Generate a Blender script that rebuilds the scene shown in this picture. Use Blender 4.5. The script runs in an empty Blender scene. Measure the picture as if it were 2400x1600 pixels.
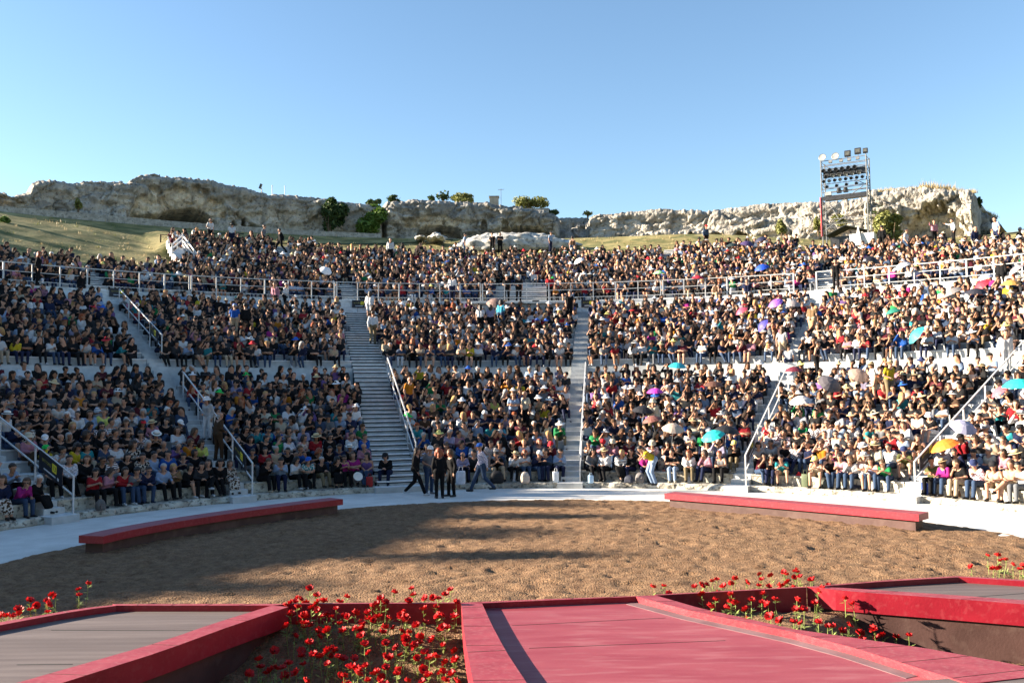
import bpy, bmesh, math, random
import numpy as np
from mathutils import Vector, Matrix, Euler, noise
R = math.radians
random.seed(7); RNG = np.random.default_rng(7)
S = bpy.context.scene
COL = S.collection
# ------------------------------------------------------------------ camera geometry
H, FPX, TH, RO = 3.43, 2064.0, R(3.39), R(0.57)
CX, CY = 0.69, 16.96            # centre of the orchestra
RB = 15.35                       # radius of the stone kerb

def ray(x, y):
    a, b = x - 1200.0, 800.0 - y
    A = (a * math.cos(RO) + b * math.sin(RO)) / FPX
    B = (-a * math.sin(RO) + b * math.cos(RO)) / FPX
    return (A, math.cos(TH) - B * math.sin(TH), B * math.cos(TH) + math.sin(TH))

def P(x, y, z=0.0):
    r = ray(x, y); t = (z - H) / r[2]
    return Vector((r[0] * t, r[1] * t, z))

def at_rho(x, y, rho):
    "point of the sight line at a plan distance rho from the orchestra centre (far side)"
    r = ray(x, y)
    a = r[0] ** 2 + r[1] ** 2; b = -2 * (r[0] * CX + r[1] * CY); c = CX ** 2 + CY ** 2 - rho ** 2
    t = (-b + math.sqrt(max(b * b - 4 * a * c, 0))) / (2 * a)
    return Vector((r[0] * t, r[1] * t, H + r[2] * t))

def at_d(x, y, d):
    r = ray(x, y); t = d / r[1]
    return Vector((r[0] * t, d, H + r[2] * t))

def project(p):
    X, Y, Z = p[0], p[1], p[2] - H
    d = Y * math.cos(TH) + Z * math.sin(TH); v = Z * math.cos(TH) - Y * math.sin(TH)
    a, b = FPX * X / d, FPX * v / d
    return (1200 + a * math.cos(RO) - b * math.sin(RO), 800 - (a * math.sin(RO) + b * math.cos(RO)))

def pol(rho, phi, z=0.0):
    return Vector((CX + rho * math.sin(phi), CY + rho * math.cos(phi), z))

def phi_of(p):
    return math.atan2(p[0] - CX, p[1] - CY)

def rho_of(p):
    return math.hypot(p[0] - CX, p[1] - CY)

def smooth(e0, e1, x):
    t = min(max((x - e0) / (e1 - e0), 0.0), 1.0)
    return t * t * (3 - 2 * t)

def fbm(p, o=4):
    s, a, q = 0.0, 0.5, Vector(p)
    for _ in range(o):
        s += a * noise.noise(q); a *= .5; q = q * 2.03
    return s

# ------------------------------------------------------------------ tiers of the theatre
KERB_Z = 0.20
LOW = [(15.95 + .755 * k, .54 + .335 * k) for k in range(11)]         # seat fronts (rho, z)
LAND_R, LAND_Z = 25.0, 4.68
MID = [(25.6 + .76 * j, 5.04 + .30 * j) for j in range(11)]
WALK_R, WALK_Z = 34.1, 8.80
UPP = [(35.7 + .74 * i, 9.16 + .32 * i) for i in range(16)]

def surf(rho):
    "height one stands on at plan radius rho"
    if rho < RB: return 0.0
    if rho < LOW[0][0]: return KERB_Z
    best = KERB_Z
    for tab, r0, z0 in ((LOW, 0, 0), (MID, LAND_R, LAND_Z), (UPP, WALK_R, WALK_Z)):
        if r0 and rho >= r0: best = z0
        for r, z in tab:
            if rho >= r: best = z
    return best

def on_tier(x, y, dz=0.0):
    rho = 15.4; last = None
    while rho < 60:
        q = at_rho(x, y, rho)
        if q.z <= surf(rho) + dz + .02: return q
        last = q; rho += .05
    return last

def n_upper(phi):
    d = math.degrees(phi)
    if d < -30: return 5
    if d < -18: return 15
    if d < -4: return 13
    if d < 14: return 12
    if d < 24: return 13
    if d < 36: return 9
    return 7

# stair flights of the lower and middle tiers: (rail angle, width)
STAIRS = [(R(-58.8), .62), (R(-37.4), .60), (R(-15.3), 1.5), (R(6.5), .72), (R(28.5), .62), (R(49.1), .66)]
PH0, PH1 = R(-76), R(66)

def in_stair(rho, phi, pad=.10):
    for a, w in STAIRS:
        p_ = pad if phi > R(-30) else .24
        if -w - p_ < (phi - a) * rho < p_ * .6: return True
    return False

# plank flights of the upper tier (pixel x0,x1 at row i0..i1)
# ------------------------------------------------------------------ materials
MATS = {}
def nodes_of(m):
    m.use_nodes = True
    nt = m.node_tree; return nt, nt.nodes, nt.links, nt.nodes['Principled BSDF']

def mat(name, c1, c2=None, scale=6.0, rough=.8, bump=0.0, bscale=None, detail=6.0, stretch=None, spec=.3, c3=None, s3=40.0, f3=.5, bdist=.03, r3=(.52, .66)):
    if name in MATS: return MATS[name]
    R3 = r3
    m = bpy.data.materials.new(name); nt, N, L, b = nodes_of(m)
    b.inputs['Roughness'].default_value = rough
    b.inputs['Specular IOR Level'].default_value = spec
    tc = N.new('ShaderNodeTexCoord'); src = tc.outputs['Object']
    if stretch:
        mp = N.new('ShaderNodeMapping'); mp.inputs['Scale'].default_value = stretch
        L.new(src, mp.inputs['Vector']); src = mp.outputs['Vector']
    if c2 is None:
        c2 = tuple(min(1, c * 1.25) for c in c1); 
    n = N.new('ShaderNodeTexNoise'); n.inputs['Scale'].default_value = scale; n.inputs['Detail'].default_value = detail
    L.new(src, n.inputs['Vector'])
    r = N.new('ShaderNodeValToRGB'); r.color_ramp.elements[0].position = .35; r.color_ramp.elements[1].position = .65
    r.color_ramp.elements[0].color = (*c1, 1); r.color_ramp.elements[1].color = (*c2, 1)
    L.new(n.outputs['Fac'], r.inputs['Fac']); col = r.outputs['Color']
    if c3 is not None:
        n3 = N.new('ShaderNodeTexNoise'); n3.inputs['Scale'].default_value = s3; n3.inputs['Detail'].default_value = 3
        L.new(src, n3.inputs['Vector'])
        r3 = N.new('ShaderNodeValToRGB'); r3.color_ramp.elements[0].position = R3[0]; r3.color_ramp.elements[1].position = R3[1]
        L.new(n3.outputs['Fac'], r3.inputs['Fac'])
        ml = N.new('ShaderNodeMath'); ml.operation = 'MULTIPLY'; ml.inputs[1].default_value = f3; L.new(r3.outputs['Color'], ml.inputs[0])
        mx = N.new('ShaderNodeMix'); mx.data_type = 'RGBA'; L.new(ml.outputs[0], mx.inputs['Factor'])
        L.new(col, mx.inputs[6]); mx.inputs[7].default_value = (*c3, 1); col = mx.outputs[2]
    L.new(col, b.inputs['Base Color'])
    if bump:
        bn = N.new('ShaderNodeTexNoise'); bn.inputs['Scale'].default_value = bscale or scale * 3; bn.inputs['Detail'].default_value = 5
        L.new(src, bn.inputs['Vector'])
        bp = N.new('ShaderNodeBump'); bp.inputs['Strength'].default_value = bump; bp.inputs['Distance'].default_value = bdist
        L.new(bn.outputs['Fac'], bp.inputs['Height']); L.new(bp.outputs['Normal'], b.inputs['Normal'])
    MATS[name] = m; return m

def tint_mat(name, rough=.85, spec=.25, pattern=None, p2=(.75, .75, .75)):
    "cloth, skin, hair: the colour is the object's own colour"
    if name in MATS: return MATS[name]
    m = bpy.data.materials.new(name); nt, N, L, b = nodes_of(m)
    b.inputs['Roughness'].default_value = rough; b.inputs['Specular IOR Level'].default_value = spec
    oi = N.new('ShaderNodeObjectInfo'); tc = N.new('ShaderNodeTexCoord')
    n = N.new('ShaderNodeTexNoise'); n.inputs['Scale'].default_value = 14; L.new(tc.outputs['Object'], n.inputs['Vector'])
    mr = N.new('ShaderNodeMapRange'); mr.inputs['To Min'].default_value = .75; mr.inputs['To Max'].default_value = 1.2
    L.new(n.outputs['Fac'], mr.inputs['Value'])
    mx = N.new('ShaderNodeMix'); mx.data_type = 'RGBA'; mx.blend_type = 'MULTIPLY'; mx.inputs['Factor'].default_value = 1
    L.new(oi.outputs['Color'], mx.inputs[6]); L.new(mr.outputs['Result'], mx.inputs[7]); col = mx.outputs[2]
    if pattern:
        if pattern == 'stripes':
            w = N.new('ShaderNodeTexWave'); w.bands_direction = 'Z'; w.inputs['Scale'].default_value = 5.5
            L.new(tc.outputs['Object'], w.inputs['Vector']); f = w.outputs['Fac']
        elif pattern == 'checks':
            w = N.new('ShaderNodeTexChecker'); w.inputs['Scale'].default_value = 22
            L.new(tc.outputs['Object'], w.inputs['Vector']); f = w.outputs['Fac']
        else:
            w = N.new('ShaderNodeTexVoronoi'); w.inputs['Scale'].default_value = 16
            L.new(tc.outputs['Object'], w.inputs['Vector']); f = w.outputs['Distance']
        r = N.new('ShaderNodeValToRGB'); r.color_ramp.elements[0].position = .45; r.color_ramp.elements[1].position = .55
        L.new(f, r.inputs['Fac'])
        m2 = N.new('ShaderNodeMix'); m2.data_type = 'RGBA'; L.new(r.outputs['Color'], m2.inputs['Factor'])
        L.new(col, m2.inputs[6]); m2.inputs[7].default_value = (*p2, 1); col = m2.outputs[2]
    L.new(col, b.inputs['Base Color'])
    MATS[name] = m; return m

M_WHITE = mat('white_painted_board', (.60, .60, .59), (.74, .74, .73), 3.0, .55, .15, 30, stretch=(1, 1, 1), c3=(.40, .39, .37), s3=5, f3=.5)
M_RISER = mat('shade_toned_riser', (.38, .39, .39), (.50, .51, .50), 3.0, .6, .1, 30)  # white boards toned down: the shade on the risers is in the colour
M_GAP = mat('gap_shade_and_joint', (.012, .02, .022), (.02, .03, .032), 4, .9)
M_RAIL = mat('white_painted_rail', (.46, .46, .455), (.58, .58, .575), 8, .4)
M_STONE = mat('rough_limestone', (.30, .27, .22), (.60, .56, .47), 2.4, .95, .9, 14, c3=(.07, .065, .055), s3=9, f3=.85)
M_PATH = mat('white_gravel', (.54, .52, .48), (.66, .64, .60), 1.3, .95, .25, 60, c3=(.42, .39, .34), s3=28, f3=.35)
M_RED = mat('red_painted_board', (.225, .007, .018), (.285, .011, .024), 2.0, .45, .08, 30, c3=(.30, .04, .05), s3=13, f3=.45, spec=.4)
M_REDTOP = mat('worn_red_board', (.235, .030, .045), (.31, .052, .068), 2.2, .5, .1, 40, c3=(.37, .15, .15), s3=15, f3=.4, spec=.4, stretch=(1, 2.2, 1))
M_PINKDECK = mat('worn_red_deck', (.235, .037, .052), (.285, .060, .075), 1.6, .5, .1, 30, c3=(.33, .12, .13), s3=3.0, f3=.5, stretch=(.5, 3.0, 1), spec=.4)
M_BROWN = mat('brown_painted_base', (.055, .027, .023), (.085, .044, .038), 1.6, .6, .1, 30, c3=(.12, .075, .062), s3=4, f3=.45)
M_GREYDECK = mat('weathered_grey_deck', (.095, .073, .068), (.15, .12, .112), 1.3, .6, .12, 30, c3=(.10, .078, .074), s3=2.4, f3=.6, stretch=(.3, 6, 1), spec=.4)
M_METAL = mat('galvanised_steel', (.10, .105, .11), (.17, .175, .18), 9, .45, spec=.6)
M_BLACKMETAL = mat('black_lamp_metal', (.012, .012, .014), (.03, .03, .034), 9, .4, spec=.5)
M_BLACKSIGN = mat('black_signboard', (.010, .011, .018), (.02, .021, .03), 3, .4)
M_SIGNYEL = mat('yellow_sign_square', (.72, .60, .03), (.78, .66, .05), 3, .5)
M_SIGNDIM = mat('olive_sign_lettering', (.26, .23, .05), (.32, .28, .07), 3, .5)
M_SIGNWHITE = mat('pale_sign_lettering', (.55, .58, .62), (.65, .68, .7), 3, .5)
M_SIGNGREEN = mat('green_sign_panel', (.005, .22, .15), (.008, .26, .18), 3, .5)
M_GLASS = mat('pale_lamp_glass', (.22, .23, .22), (.32, .33, .31), 6, .15, spec=.8)
M_BARK = mat('bark', (.10, .07, .045), (.17, .12, .08), 9, .95, .5)

def leaf_mat(name, c1, c2):
    if name in MATS: return MATS[name]
    m = mat(name, c1, c2, 2.2, .6, spec=.35)
    nt = m.node_tree; b = nt.nodes['Principled BSDF']
    b.inputs['Subsurface Weight'].default_value = 0
    tr = nt.nodes.new('ShaderNodeBsdfTranslucent'); mx = nt.nodes.new('ShaderNodeMixShader'); mx.inputs[0].default_value = .22
    rc = [n for n in nt.nodes if n.type == 'VALTORGB'][0]
    nt.links.new(rc.outputs['Color'], tr.inputs['Color'])
    out = nt.nodes['Material Output']
    nt.links.new(b.outputs[0], mx.inputs[1]); nt.links.new(tr.outputs[0], mx.inputs[2]); nt.links.new(mx.outputs[0], out.inputs['Surface'])
    return m
M_LEAF = leaf_mat('green_leaf', (.06, .12, .018), (.13, .21, .035))
M_LEAFD = leaf_mat('dark_green_leaf', (.022, .05, .014), (.06, .095, .025))
M_LEAFO = leaf_mat('olive_leaf', (.13, .145, .035), (.25, .25, .075))
M_DRY = leaf_mat('dry_grass', (.30, .22, .10), (.42, .33, .17))
M_STEM = leaf_mat('poppy_stem', (.14, .20, .04), (.30, .36, .11))
M_PETAL = leaf_mat('poppy_petal', (.46, .006, .008), (.64, .02, .022))
M_PETALD = mat('poppy_heart', (.02, .008, .008), (.05, .02, .01), 20, .8)

# ------------------------------------------------------------------ mesh helpers
class MB:
    "collects shapes and links them as one mesh object"
    def __init__(s): s.v = []; s.f = []; s.m = []; s.mats = []
    def mi(s, m):
        if m not in s.mats: s.mats.append(m)
        return s.mats.index(m)
    def add(s, vs, fs, m):
        o = len(s.v); s.v += [tuple(v) for v in vs]; k = s.mi(m)
        for f in fs: s.f.append(tuple(i + o for i in f)); s.m.append(k)
    def box(s, c, d, m, rot=None, bev=0):
        hx, hy, hz = d[0] / 2, d[1] / 2, d[2] / 2
        vs = [Vector((x, y, z)) for z in (-hz, hz) for x, y in ((-hx, -hy), (hx, -hy), (hx, hy), (-hx, hy))]
        if rot is not None: vs = [rot @ v for v in vs]
        c = Vector(c); s.add([v + c for v in vs], [(3, 2, 1, 0), (4, 5, 6, 7), (0, 1, 5, 4), (1, 2, 6, 5), (2, 3, 7, 6), (3, 0, 4, 7)], m)
    def tube(s, pts, r, m, n=6, r2=None, cap=True):
        pts = [Vector(p) for p in pts]; rings = []; L = len(pts)
        for i, p in enumerate(pts):
            d = (pts[min(i + 1, L - 1)] - pts[max(i - 1, 0)]).normalized()
            u = d.cross(Vector((0, 0, 1)))
            if u.length < .01: u = d.cross(Vector((1, 0, 0)))
            u.normalize(); w = d.cross(u)
            rr = r if r2 is None else r + (r2 - r) * i / (L - 1)
            rings.append([p + (u * math.cos(2 * math.pi * k / n) + w * math.sin(2 * math.pi * k / n)) * rr for k in range(n)])
        vs = [q for g in rings for q in g]; fs = []
        for i in range(L - 1):
            for k in range(n):
                a, b = i * n + k, i * n + (k + 1) % n
                fs.append((a, b, b + n, a + n))
        if cap: fs += [tuple(range(n))[::-1], tuple((L - 1) * n + k for k in range(n))]
        s.add(vs, fs, m)
    def sector(s, r0, r1, p0, p1, z0, z1, m, seg=None, mtop=None):
        "annular block around the orchestra centre"
        n = seg or max(1, int(abs(p1 - p0) / R(1.5)) + 1)
        vs = []
        for i in range(n + 1):
            a = p0 + (p1 - p0) * i / n
            vs += [pol(r0, a, z0), pol(r1, a, z0), pol(r1, a, z1), pol(r0, a, z1)]
        fs = []; ft = []
        for i in range(n):
            b = 4 * i
            fs += [(b, b + 4, b + 5, b + 1), (b + 1, b + 5, b + 6, b + 2), (b + 3, b + 7, b + 4, b)]
            ft.append((b + 2, b + 6, b + 7, b + 3))
        fs += [(0, 1, 2, 3), (4 * n + 3, 4 * n + 2, 4 * n + 1, 4 * n)]
        if mtop and mtop is not m:
            o = len(s.v); s.add(vs, fs, m); k = s.mi(mtop)
            for f in ft: s.f.append(tuple(i + o for i in f)); s.m.append(k)
        else: s.add(vs, fs + ft, m)
    def lathe(s, prof, m, n=12, mtx=None):
        vs = []
        for r, z in prof:
            for k in range(n):
                v = Vector((r * math.cos(2 * math.pi * k / n), r * math.sin(2 * math.pi * k / n), z))
                vs.append(mtx @ v if mtx else v)
        fs = []
        for i in range(len(prof) - 1):
            for k in range(n):
                a, b = i * n + k, i * n + (k + 1) % n
                fs.append((a, b, b + n, a + n))
        s.add(vs, fs, m)
    def prism(s, poly, z0, z1, m, mtop=None):
        n = len(poly)
        vs = [Vector((p[0], p[1], z0)) for p in poly] + [Vector((p[0], p[1], z1)) for p in poly]
        s.add(vs, [tuple(range(n))[::-1]] + [(i, (i + 1) % n, (i + 1) % n + n, i + n) for i in range(n)], m)
        o = len(s.v) - 2 * n; s.f.append(tuple(o + n + i for i in range(n))); s.m.append(s.mi(mtop or m))
    def build(s, name, parent=None, smooth=False, loc=None):
        me = bpy.data.meshes.new(name)
        vs = s.v
        if loc is not None: L = Vector(loc); vs = [(v[0] - L[0], v[1] - L[1], v[2] - L[2]) for v in vs]
        me.from_pydata(vs, [], s.f)
        for m in s.mats: me.materials.append(m)
        me.polygons.foreach_set('material_index', s.m)
        if smooth: me.polygons.foreach_set('use_smooth', [True] * len(s.f))
        me.update()
        o = bpy.data.objects.new(name, me); COL.objects.link(o)
        if parent is not None: o.parent = parent
        elif loc is not None: o.location = loc
        return o

def tag(o, label=None, cat=None, group=None, kind=None):
    if label: o['label'] = label
    if cat: o['category'] = cat
    if group: o['group'] = group
    if kind: o['kind'] = kind
    return o

def empty(name, loc, label=None, cat=None, group=None, rz=0.0):
    o = bpy.data.objects.new(name, None); COL.objects.link(o); o.empty_display_size = .2
    o.location = loc; o.rotation_euler = (0, 0, rz)
    return tag(o, label, cat, group)

def raw_obj(name, v, f, mats, parent=None, smooth=False, mi=None):
    me = bpy.data.meshes.new(name); me.from_pydata(v, [], f)
    for m in mats: me.materials.append(m)
    if mi is not None: me.polygons.foreach_set('material_index', mi)
    if smooth: me.polygons.foreach_set('use_smooth', [True] * len(me.polygons))
    me.update(); o = bpy.data.objects.new(name, me); COL.objects.link(o)
    if parent is not None: o.parent = parent
    return o

def grid_faces(nu, nv, closed=False):
    return [(i * nv + j, i * nv + j + 1, (i + 1) * nv + j + 1, (i + 1) * nv + j) for i in range(nu - 1) for j in range(nv - 1)]

# ------------------------------------------------------------------ camera, light, sky
cam = bpy.data.cameras.new('camera'); co = bpy.data.objects.new('camera', cam); COL.objects.link(co)
cam.sensor_width = 36; cam.lens = 36 * FPX / 2400; cam.clip_end = 3000; cam.clip_start = .1
fwd = Vector((0, math.cos(TH), math.sin(TH))); up0 = Vector((0, -math.sin(TH), math.cos(TH))); rt0 = Vector((1, 0, 0))
rt = rt0 * math.cos(RO) + up0 * math.sin(RO) * 1.0
up = -rt0 * math.sin(RO) + up0 * math.cos(RO)
# image content turned counter-clockwise by RO: the camera itself is turned clockwise
rt, up = rt0 * math.cos(RO) - up0 * math.sin(RO), rt0 * math.sin(RO) + up0 * math.cos(RO)
Mx = Matrix((rt, up, -fwd)).transposed().to_4x4(); Mx.translation = Vector((0, 0, H))
co.matrix_world = Mx; S.camera = co

SUN_EL, SUN_AZ = R(17), R(4)      # azimuth measured from -x towards +y
to_sun = Vector((-math.cos(SUN_EL) * math.cos(SUN_AZ), math.cos(SUN_EL) * math.sin(SUN_AZ), math.sin(SUN_EL)))
sl = bpy.data.lights.new('sun', 'SUN'); so = bpy.data.objects.new('sun', sl); COL.objects.link(so)
sl.energy = 5.0; sl.angle = R(.5); sl.color = (1.0, .86, .68)
so.rotation_euler = to_sun.to_track_quat('Z', 'Y').to_euler(); so.location = (-60, 20, 40)
w = bpy.data.worlds.new('World'); S.world = w; w.use_nodes = True
nt = w.node_tree; bg = nt.nodes['Background']
sky = nt.nodes.new('ShaderNodeTexSky'); sky.sky_type = 'NISHITA'; sky.sun_disc = False
sky.sun_elevation = SUN_EL; sky.sun_rotation = math.atan2(to_sun.x, to_sun.y)
sky.altitude = 0; sky.air_density = 1.0; sky.dust_density = .1; sky.ozone_density = 1.8
hs = nt.nodes.new('ShaderNodeHueSaturation'); hs.inputs['Saturation'].default_value = 1.06; hs.inputs['Hue'].default_value = .499
nt.links.new(sky.outputs['Color'], hs.inputs['Color']); nt.links.new(hs.outputs['Color'], bg.inputs['Color']); bg.inputs['Strength'].default_value = .053
S.view_settings.view_transform = 'Standard'; S.view_settings.look = 'None'
S.view_settings.exposure = 2.38; S.view_settings.gamma = 1; S.view_settings.use_curve_mapping = False
S.render.film_transparent = False
S.cycles.max_bounces = 5; S.cycles.diffuse_bounces = 3; S.cycles.glossy_bounces = 2; S.cycles.transmission_bounces = 2
S.cycles.use_denoising = True
# ================================================================== THE SETTING
def top_rho(phi):
    i = n_upper(phi); return UPP[i - 1][0] + .75, UPP[i - 1][1]
def lerp(a, b, t): return a + (b - a) * t
def terr(rho, phi):
    d = math.degrees(phi); ad = abs(d)
    rt_, zt_ = top_rho(phi)
    zc = 16.55 + .03 * smooth(-52, -46, d) - 2.0 * smooth(12, 34, d)
    if rho < 11.2: return -.7
    if rho < RB - .3: z = -.06
    elif rho < rt_: z = max(-.06, .427 * (rho - RB) - .75)
    elif rho < 57.2: z = lerp(zt_ - .12, zc, (rho - rt_) / (57.2 - rt_))
    elif rho < 66: z = zc
    else: z = zc + 3.0 * smooth(66, 90, rho) - 3.5 * smooth(150, 900, rho)
    if rho > rt_ + .4 and rho < 140: z += .35 * fbm((rho * math.sin(phi) * .16, rho * math.cos(phi) * .16, 1.7), 3) * smooth(rt_ + .4, rt_ + 4, rho) * (1 - .85 * smooth(50, 56, rho) * (1 - smooth(58, 62, rho)))
    lim0, lim1 = (90.0, 92.2) if d < 0 else (80, 120)
    k = 1 - smooth(lim0, lim1, ad) if d > 0 else (1 - smooth(90.3, 91.9, ad)) * (1 - .07 * smooth(83, 88.5, ad))
    return -.06 + (z + .06) * k
rhos = [0, 6, 11, 14.5, 15.0, 15.4, 17, 20, 23, 25, 28, 31, 34] + [35 + .75 * i for i in range(32)] + [60, 62, 64, 66, 68, 71, 75, 80, 90, 105, 130, 170, 240, 400, 800, 1900]
phis = [R(-180 + 5 * i) for i in range(16)] + [R(-98 + 1.2 * i) for i in range(int(160 / 1.2))] + [R(63 + 3 * i) for i in range(40)]
phis = sorted(p for p in phis if p < R(180)) + [R(180)]
vs = [pol(r, p, terr(r, p) if 0 < r else -.7) for p in phis for r in rhos]
m_ground = mat('dry_grass_ground', (.185, .15, .052), (.31, .26, .108), .55, .95, .8, 7, c3=(.07, .085, .022), s3=.9, f3=.85, r3=(.44, .62))
g = raw_obj('terrain', vs, grid_faces(len(phis), len(rhos)), [m_ground], smooth=True); tag(g, kind='structure')
# pale gravel path round the orchestra and below the platforms
b = MB(); n = 180
b.add([pol(q, -math.pi + 2 * math.pi * i / n, 0) for i in range(n) for q in (11.35, RB + .25)], [(2 * i, 2 * i + 1, 2 * ((i + 1) % n) + 1, 2 * ((i + 1) % n)) for i in range(n)], M_PATH)
o = b.build('path'); tag(o, kind='structure')
o.data.materials[0] = M_PATH
# orchestra of brown pellets, trodden and uneven
M_SAND = mat('brown_pellet_sand', (.165, .090, .046), (.265, .160, .086), 5.0, .95, 1.0, 30, c3=(.07, .034, .015), s3=24, f3=.5, bdist=.06, r3=(.50, .62), detail=9)
SC, SR = (CX + .1, CY + .05), 11.75
xs = np.arange(SC[0] - SR, SC[0] + SR + .05, .085); ys = np.arange(4.2, SC[1] + SR + .05, .085)
feet = []
for _ in range(350):
    a, q = random.uniform(0, 6.28), SR * math.sqrt(random.random()); feet.append((SC[0] + q * math.cos(a), SC[1] + q * math.sin(a), random.uniform(0, 6.28), random.uniform(.015, .045)))
Z = np.zeros((len(xs), len(ys)))
for i, x in enumerate(xs):
    for j, y in enumerate(ys):
        Z[i, j] = .03 * noise.noise((x * .7, y * .7, 0)) + .02 * noise.noise((x * 2.3, y * 2.3, 4)) + .034 * noise.noise((x * 3.6, y * 5.0, 9)) + .030 * noise.noise((x * 7.5, y * 9, 3)) - .09 * max(0, noise.noise((x * 1.7, y * 3.0, 13)) - .2) - .09 * max(0, noise.noise((x * 3.6, y * 5.6, 17)) - .24) + .02 * abs(noise.noise((x * 2.8, y * 4.0, 23)))
for fx, fy, fa, fd in feet:
    i0, j0 = int((fx - xs[0]) / .085), int((fy - ys[0]) / .085)
    for i in range(max(0, i0 - 5), min(len(xs), i0 + 6)):
        for j in range(max(0, j0 - 5), min(len(ys), j0 + 6)):
            dx, dy = xs[i] - fx, ys[j] - fy
            u, v = dx * math.cos(fa) + dy * math.sin(fa), -dx * math.sin(fa) + dy * math.cos(fa)
            q = (u / .14) ** 2 + (v / .085) ** 2
            Z[i, j] += fd * (-math.exp(-q) + .55 * math.exp(-((math.sqrt(q) - 1.6) ** 2) * 3))
def bed_z(x, y):
    "the flower beds slope down towards the stage front"
    if 2.5 < x < 10 and y < 13.4:
        return lerp(.10, -.40, smooth(0, 1.0, (x - 4.55) + (13.1 - y) * .9))
    if -5.3 < x < 10 and y < 13.12:
        return lerp(.14, -.34, smooth(13.0, 11.4, y))
    return 0.0
ids = -np.ones(Z.shape, int); vs = []
for i, x in enumerate(xs):
    for j, y in enumerate(ys):
        rr = math.hypot(x - SC[0], y - SC[1]) + .12 * noise.noise((x * .8, y * .8, 3))
        if rr < SR + .1:
            ids[i, j] = len(vs); vs.append((x, y, bed_z(x, y) + .05 * smooth(SR, SR - .5, rr) - .012 + Z[i, j] * smooth(SR + .1, SR - .5, rr)))
fs = [(ids[i, j], ids[i + 1, j], ids[i + 1, j + 1], ids[i, j + 1]) for i in range(len(xs) - 1) for j in range(len(ys) - 1) if min(ids[i, j], ids[i + 1, j], ids[i + 1, j + 1], ids[i, j + 1]) >= 0]
o = raw_obj('sand', vs, fs, [M_SAND], smooth=True); tag(o, kind='structure')

# ------------------------------------------------------------------ tiers
edges = [PH0] + [a for a, w_ in STAIRS] + [PH1]
BLOCK = ['in the outermost shaded block', 'behind the dark bench', 'beside the wide plank stairs', 'between the wide and straight stairs',
         'in the turquoise umbrella block', 'behind the sunlit bench', 'in the orange umbrella block']
BL_OF = lambda rho, phi: sum(1 for a, w_ in STAIRS if phi > a - w_ / 2 / rho)
def tier_mesh(rows, r_start, z_start, r_end, z_end, p0f, p1f, stone_rows=0):
    b = MB(); tab = list(rows) + [(r_end, z_end)]
    for k in range(len(rows)):
        r0, z0 = tab[k]; r1 = tab[k + 1][0]; low = tab[k - 1][1] if k else z_start
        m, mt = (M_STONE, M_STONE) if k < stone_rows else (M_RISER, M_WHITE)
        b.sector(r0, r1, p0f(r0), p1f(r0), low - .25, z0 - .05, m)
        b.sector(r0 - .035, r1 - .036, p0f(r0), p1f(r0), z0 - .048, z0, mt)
    return b
for bi in range(7):
    L0 = (lambda r, bi=bi: PH0) if bi == 0 else (lambda r, bi=bi: STAIRS[bi - 1][0] + .02 / r)
    L1 = (lambda r, bi=bi: PH1) if bi == 6 else (lambda r, bi=bi: STAIRS[bi][0] - (STAIRS[bi][1] + .02) / r)
    b = tier_mesh(LOW, RB, KERB_Z, LAND_R, LAND_Z, L0, L1, 2)
    tag(b.build('seating_tier'), 'lower white seating tier with two stone steps ' + BLOCK[bi], 'seating', 'lower seating tiers')
    b = tier_mesh(MID, LAND_R, LAND_Z, WALK_R - .02, MID[-1][1] + .001, L0, L1)
    b.sector(LAND_R, MID[0][0] + .1, L0(25), L1(25), LAND_Z - 1.2, LAND_Z, M_RISER, mtop=M_WHITE)
    tag(b.build('seating_tier'), 'middle white seating tier ' + BLOCK[bi].replace('block', 'block, above its landing wall'), 'seating', 'middle seating tiers')
    # kerb of rough stone
    nu = int((L1(RB) - L0(RB)) * RB / .10); sec = [(0, -.03), (-.02, .05), (0, .12), (.01, .165), (.06, .195), (.16, .2), (.3, .2), (.62, .2), (.64, -.03)]
    vs = []
    for i in range(nu + 1):
        p = L0(RB) + (L1(RB) - L0(RB)) * i / nu
        for q, (dr, z) in enumerate(sec):
            e = 0 if q > 5 else 1
            nz = noise.noise((p * RB * 2.1, z * 5, 3)) * .07 + noise.noise((p * RB * 6, z * 9, 5)) * .035
            vs.append(pol(RB + dr + nz * e, p, z + (.03 * noise.noise((p * RB * 4, dr * 9, 8)) if 0 < q < 7 else 0)))
    o = raw_obj('stone_kerb', vs, grid_faces(nu + 1, len(sec)), [M_STONE]); tag(o, 'rough pitted limestone kerb under the front seats ' + BLOCK[bi], 'kerb', 'stone kerbs')
UB = [R(-56), R(-30), R(-18), R(-4), R(14), R(24), R(36), R(60)]
UNM = ['above the bare grass slope', 'below the rock grotto', 'below the ivy', 'below the white boulders', 'beside the empty plank bay', 'below the lamp tower', 'at the sunlit far end']
UGAPS = []   # (phi0, phi1, i0, i1) empty plank flights in the upper tier
def pg(x0, x1, y, rho): return phi_of(at_rho(x0 / .98, y / .98, rho)), phi_of(at_rho(x1 / .98, y / .98, rho))
for x0, x1, y, i0, i1 in ((203, 231, 628, 0, 3), (640, 668, 595, 9, 14), (780, 812, 655, 0, 3), (1138, 1262, 655, 0, 3), (1523, 1548, 590, 9, 13), (1880, 1925, 632, 0, 4)):
    rm = UPP[(i0 + i1) // 2][0]; UGAPS.append((*pg(x0, x1, y, rm), i0, i1))
for k in range(7):
    nn = n_upper((UB[k] + UB[k + 1]) / 2)
    b = tier_mesh(UPP[:nn], WALK_R, WALK_Z, UPP[nn - 1][0] + .76, UPP[nn - 1][1], lambda r: UB[k], lambda r: UB[k + 1])
    tag(b.build('seating_tier'), 'upper white seating tier ' + UNM[k], 'seating', 'upper seating tiers')
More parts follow.
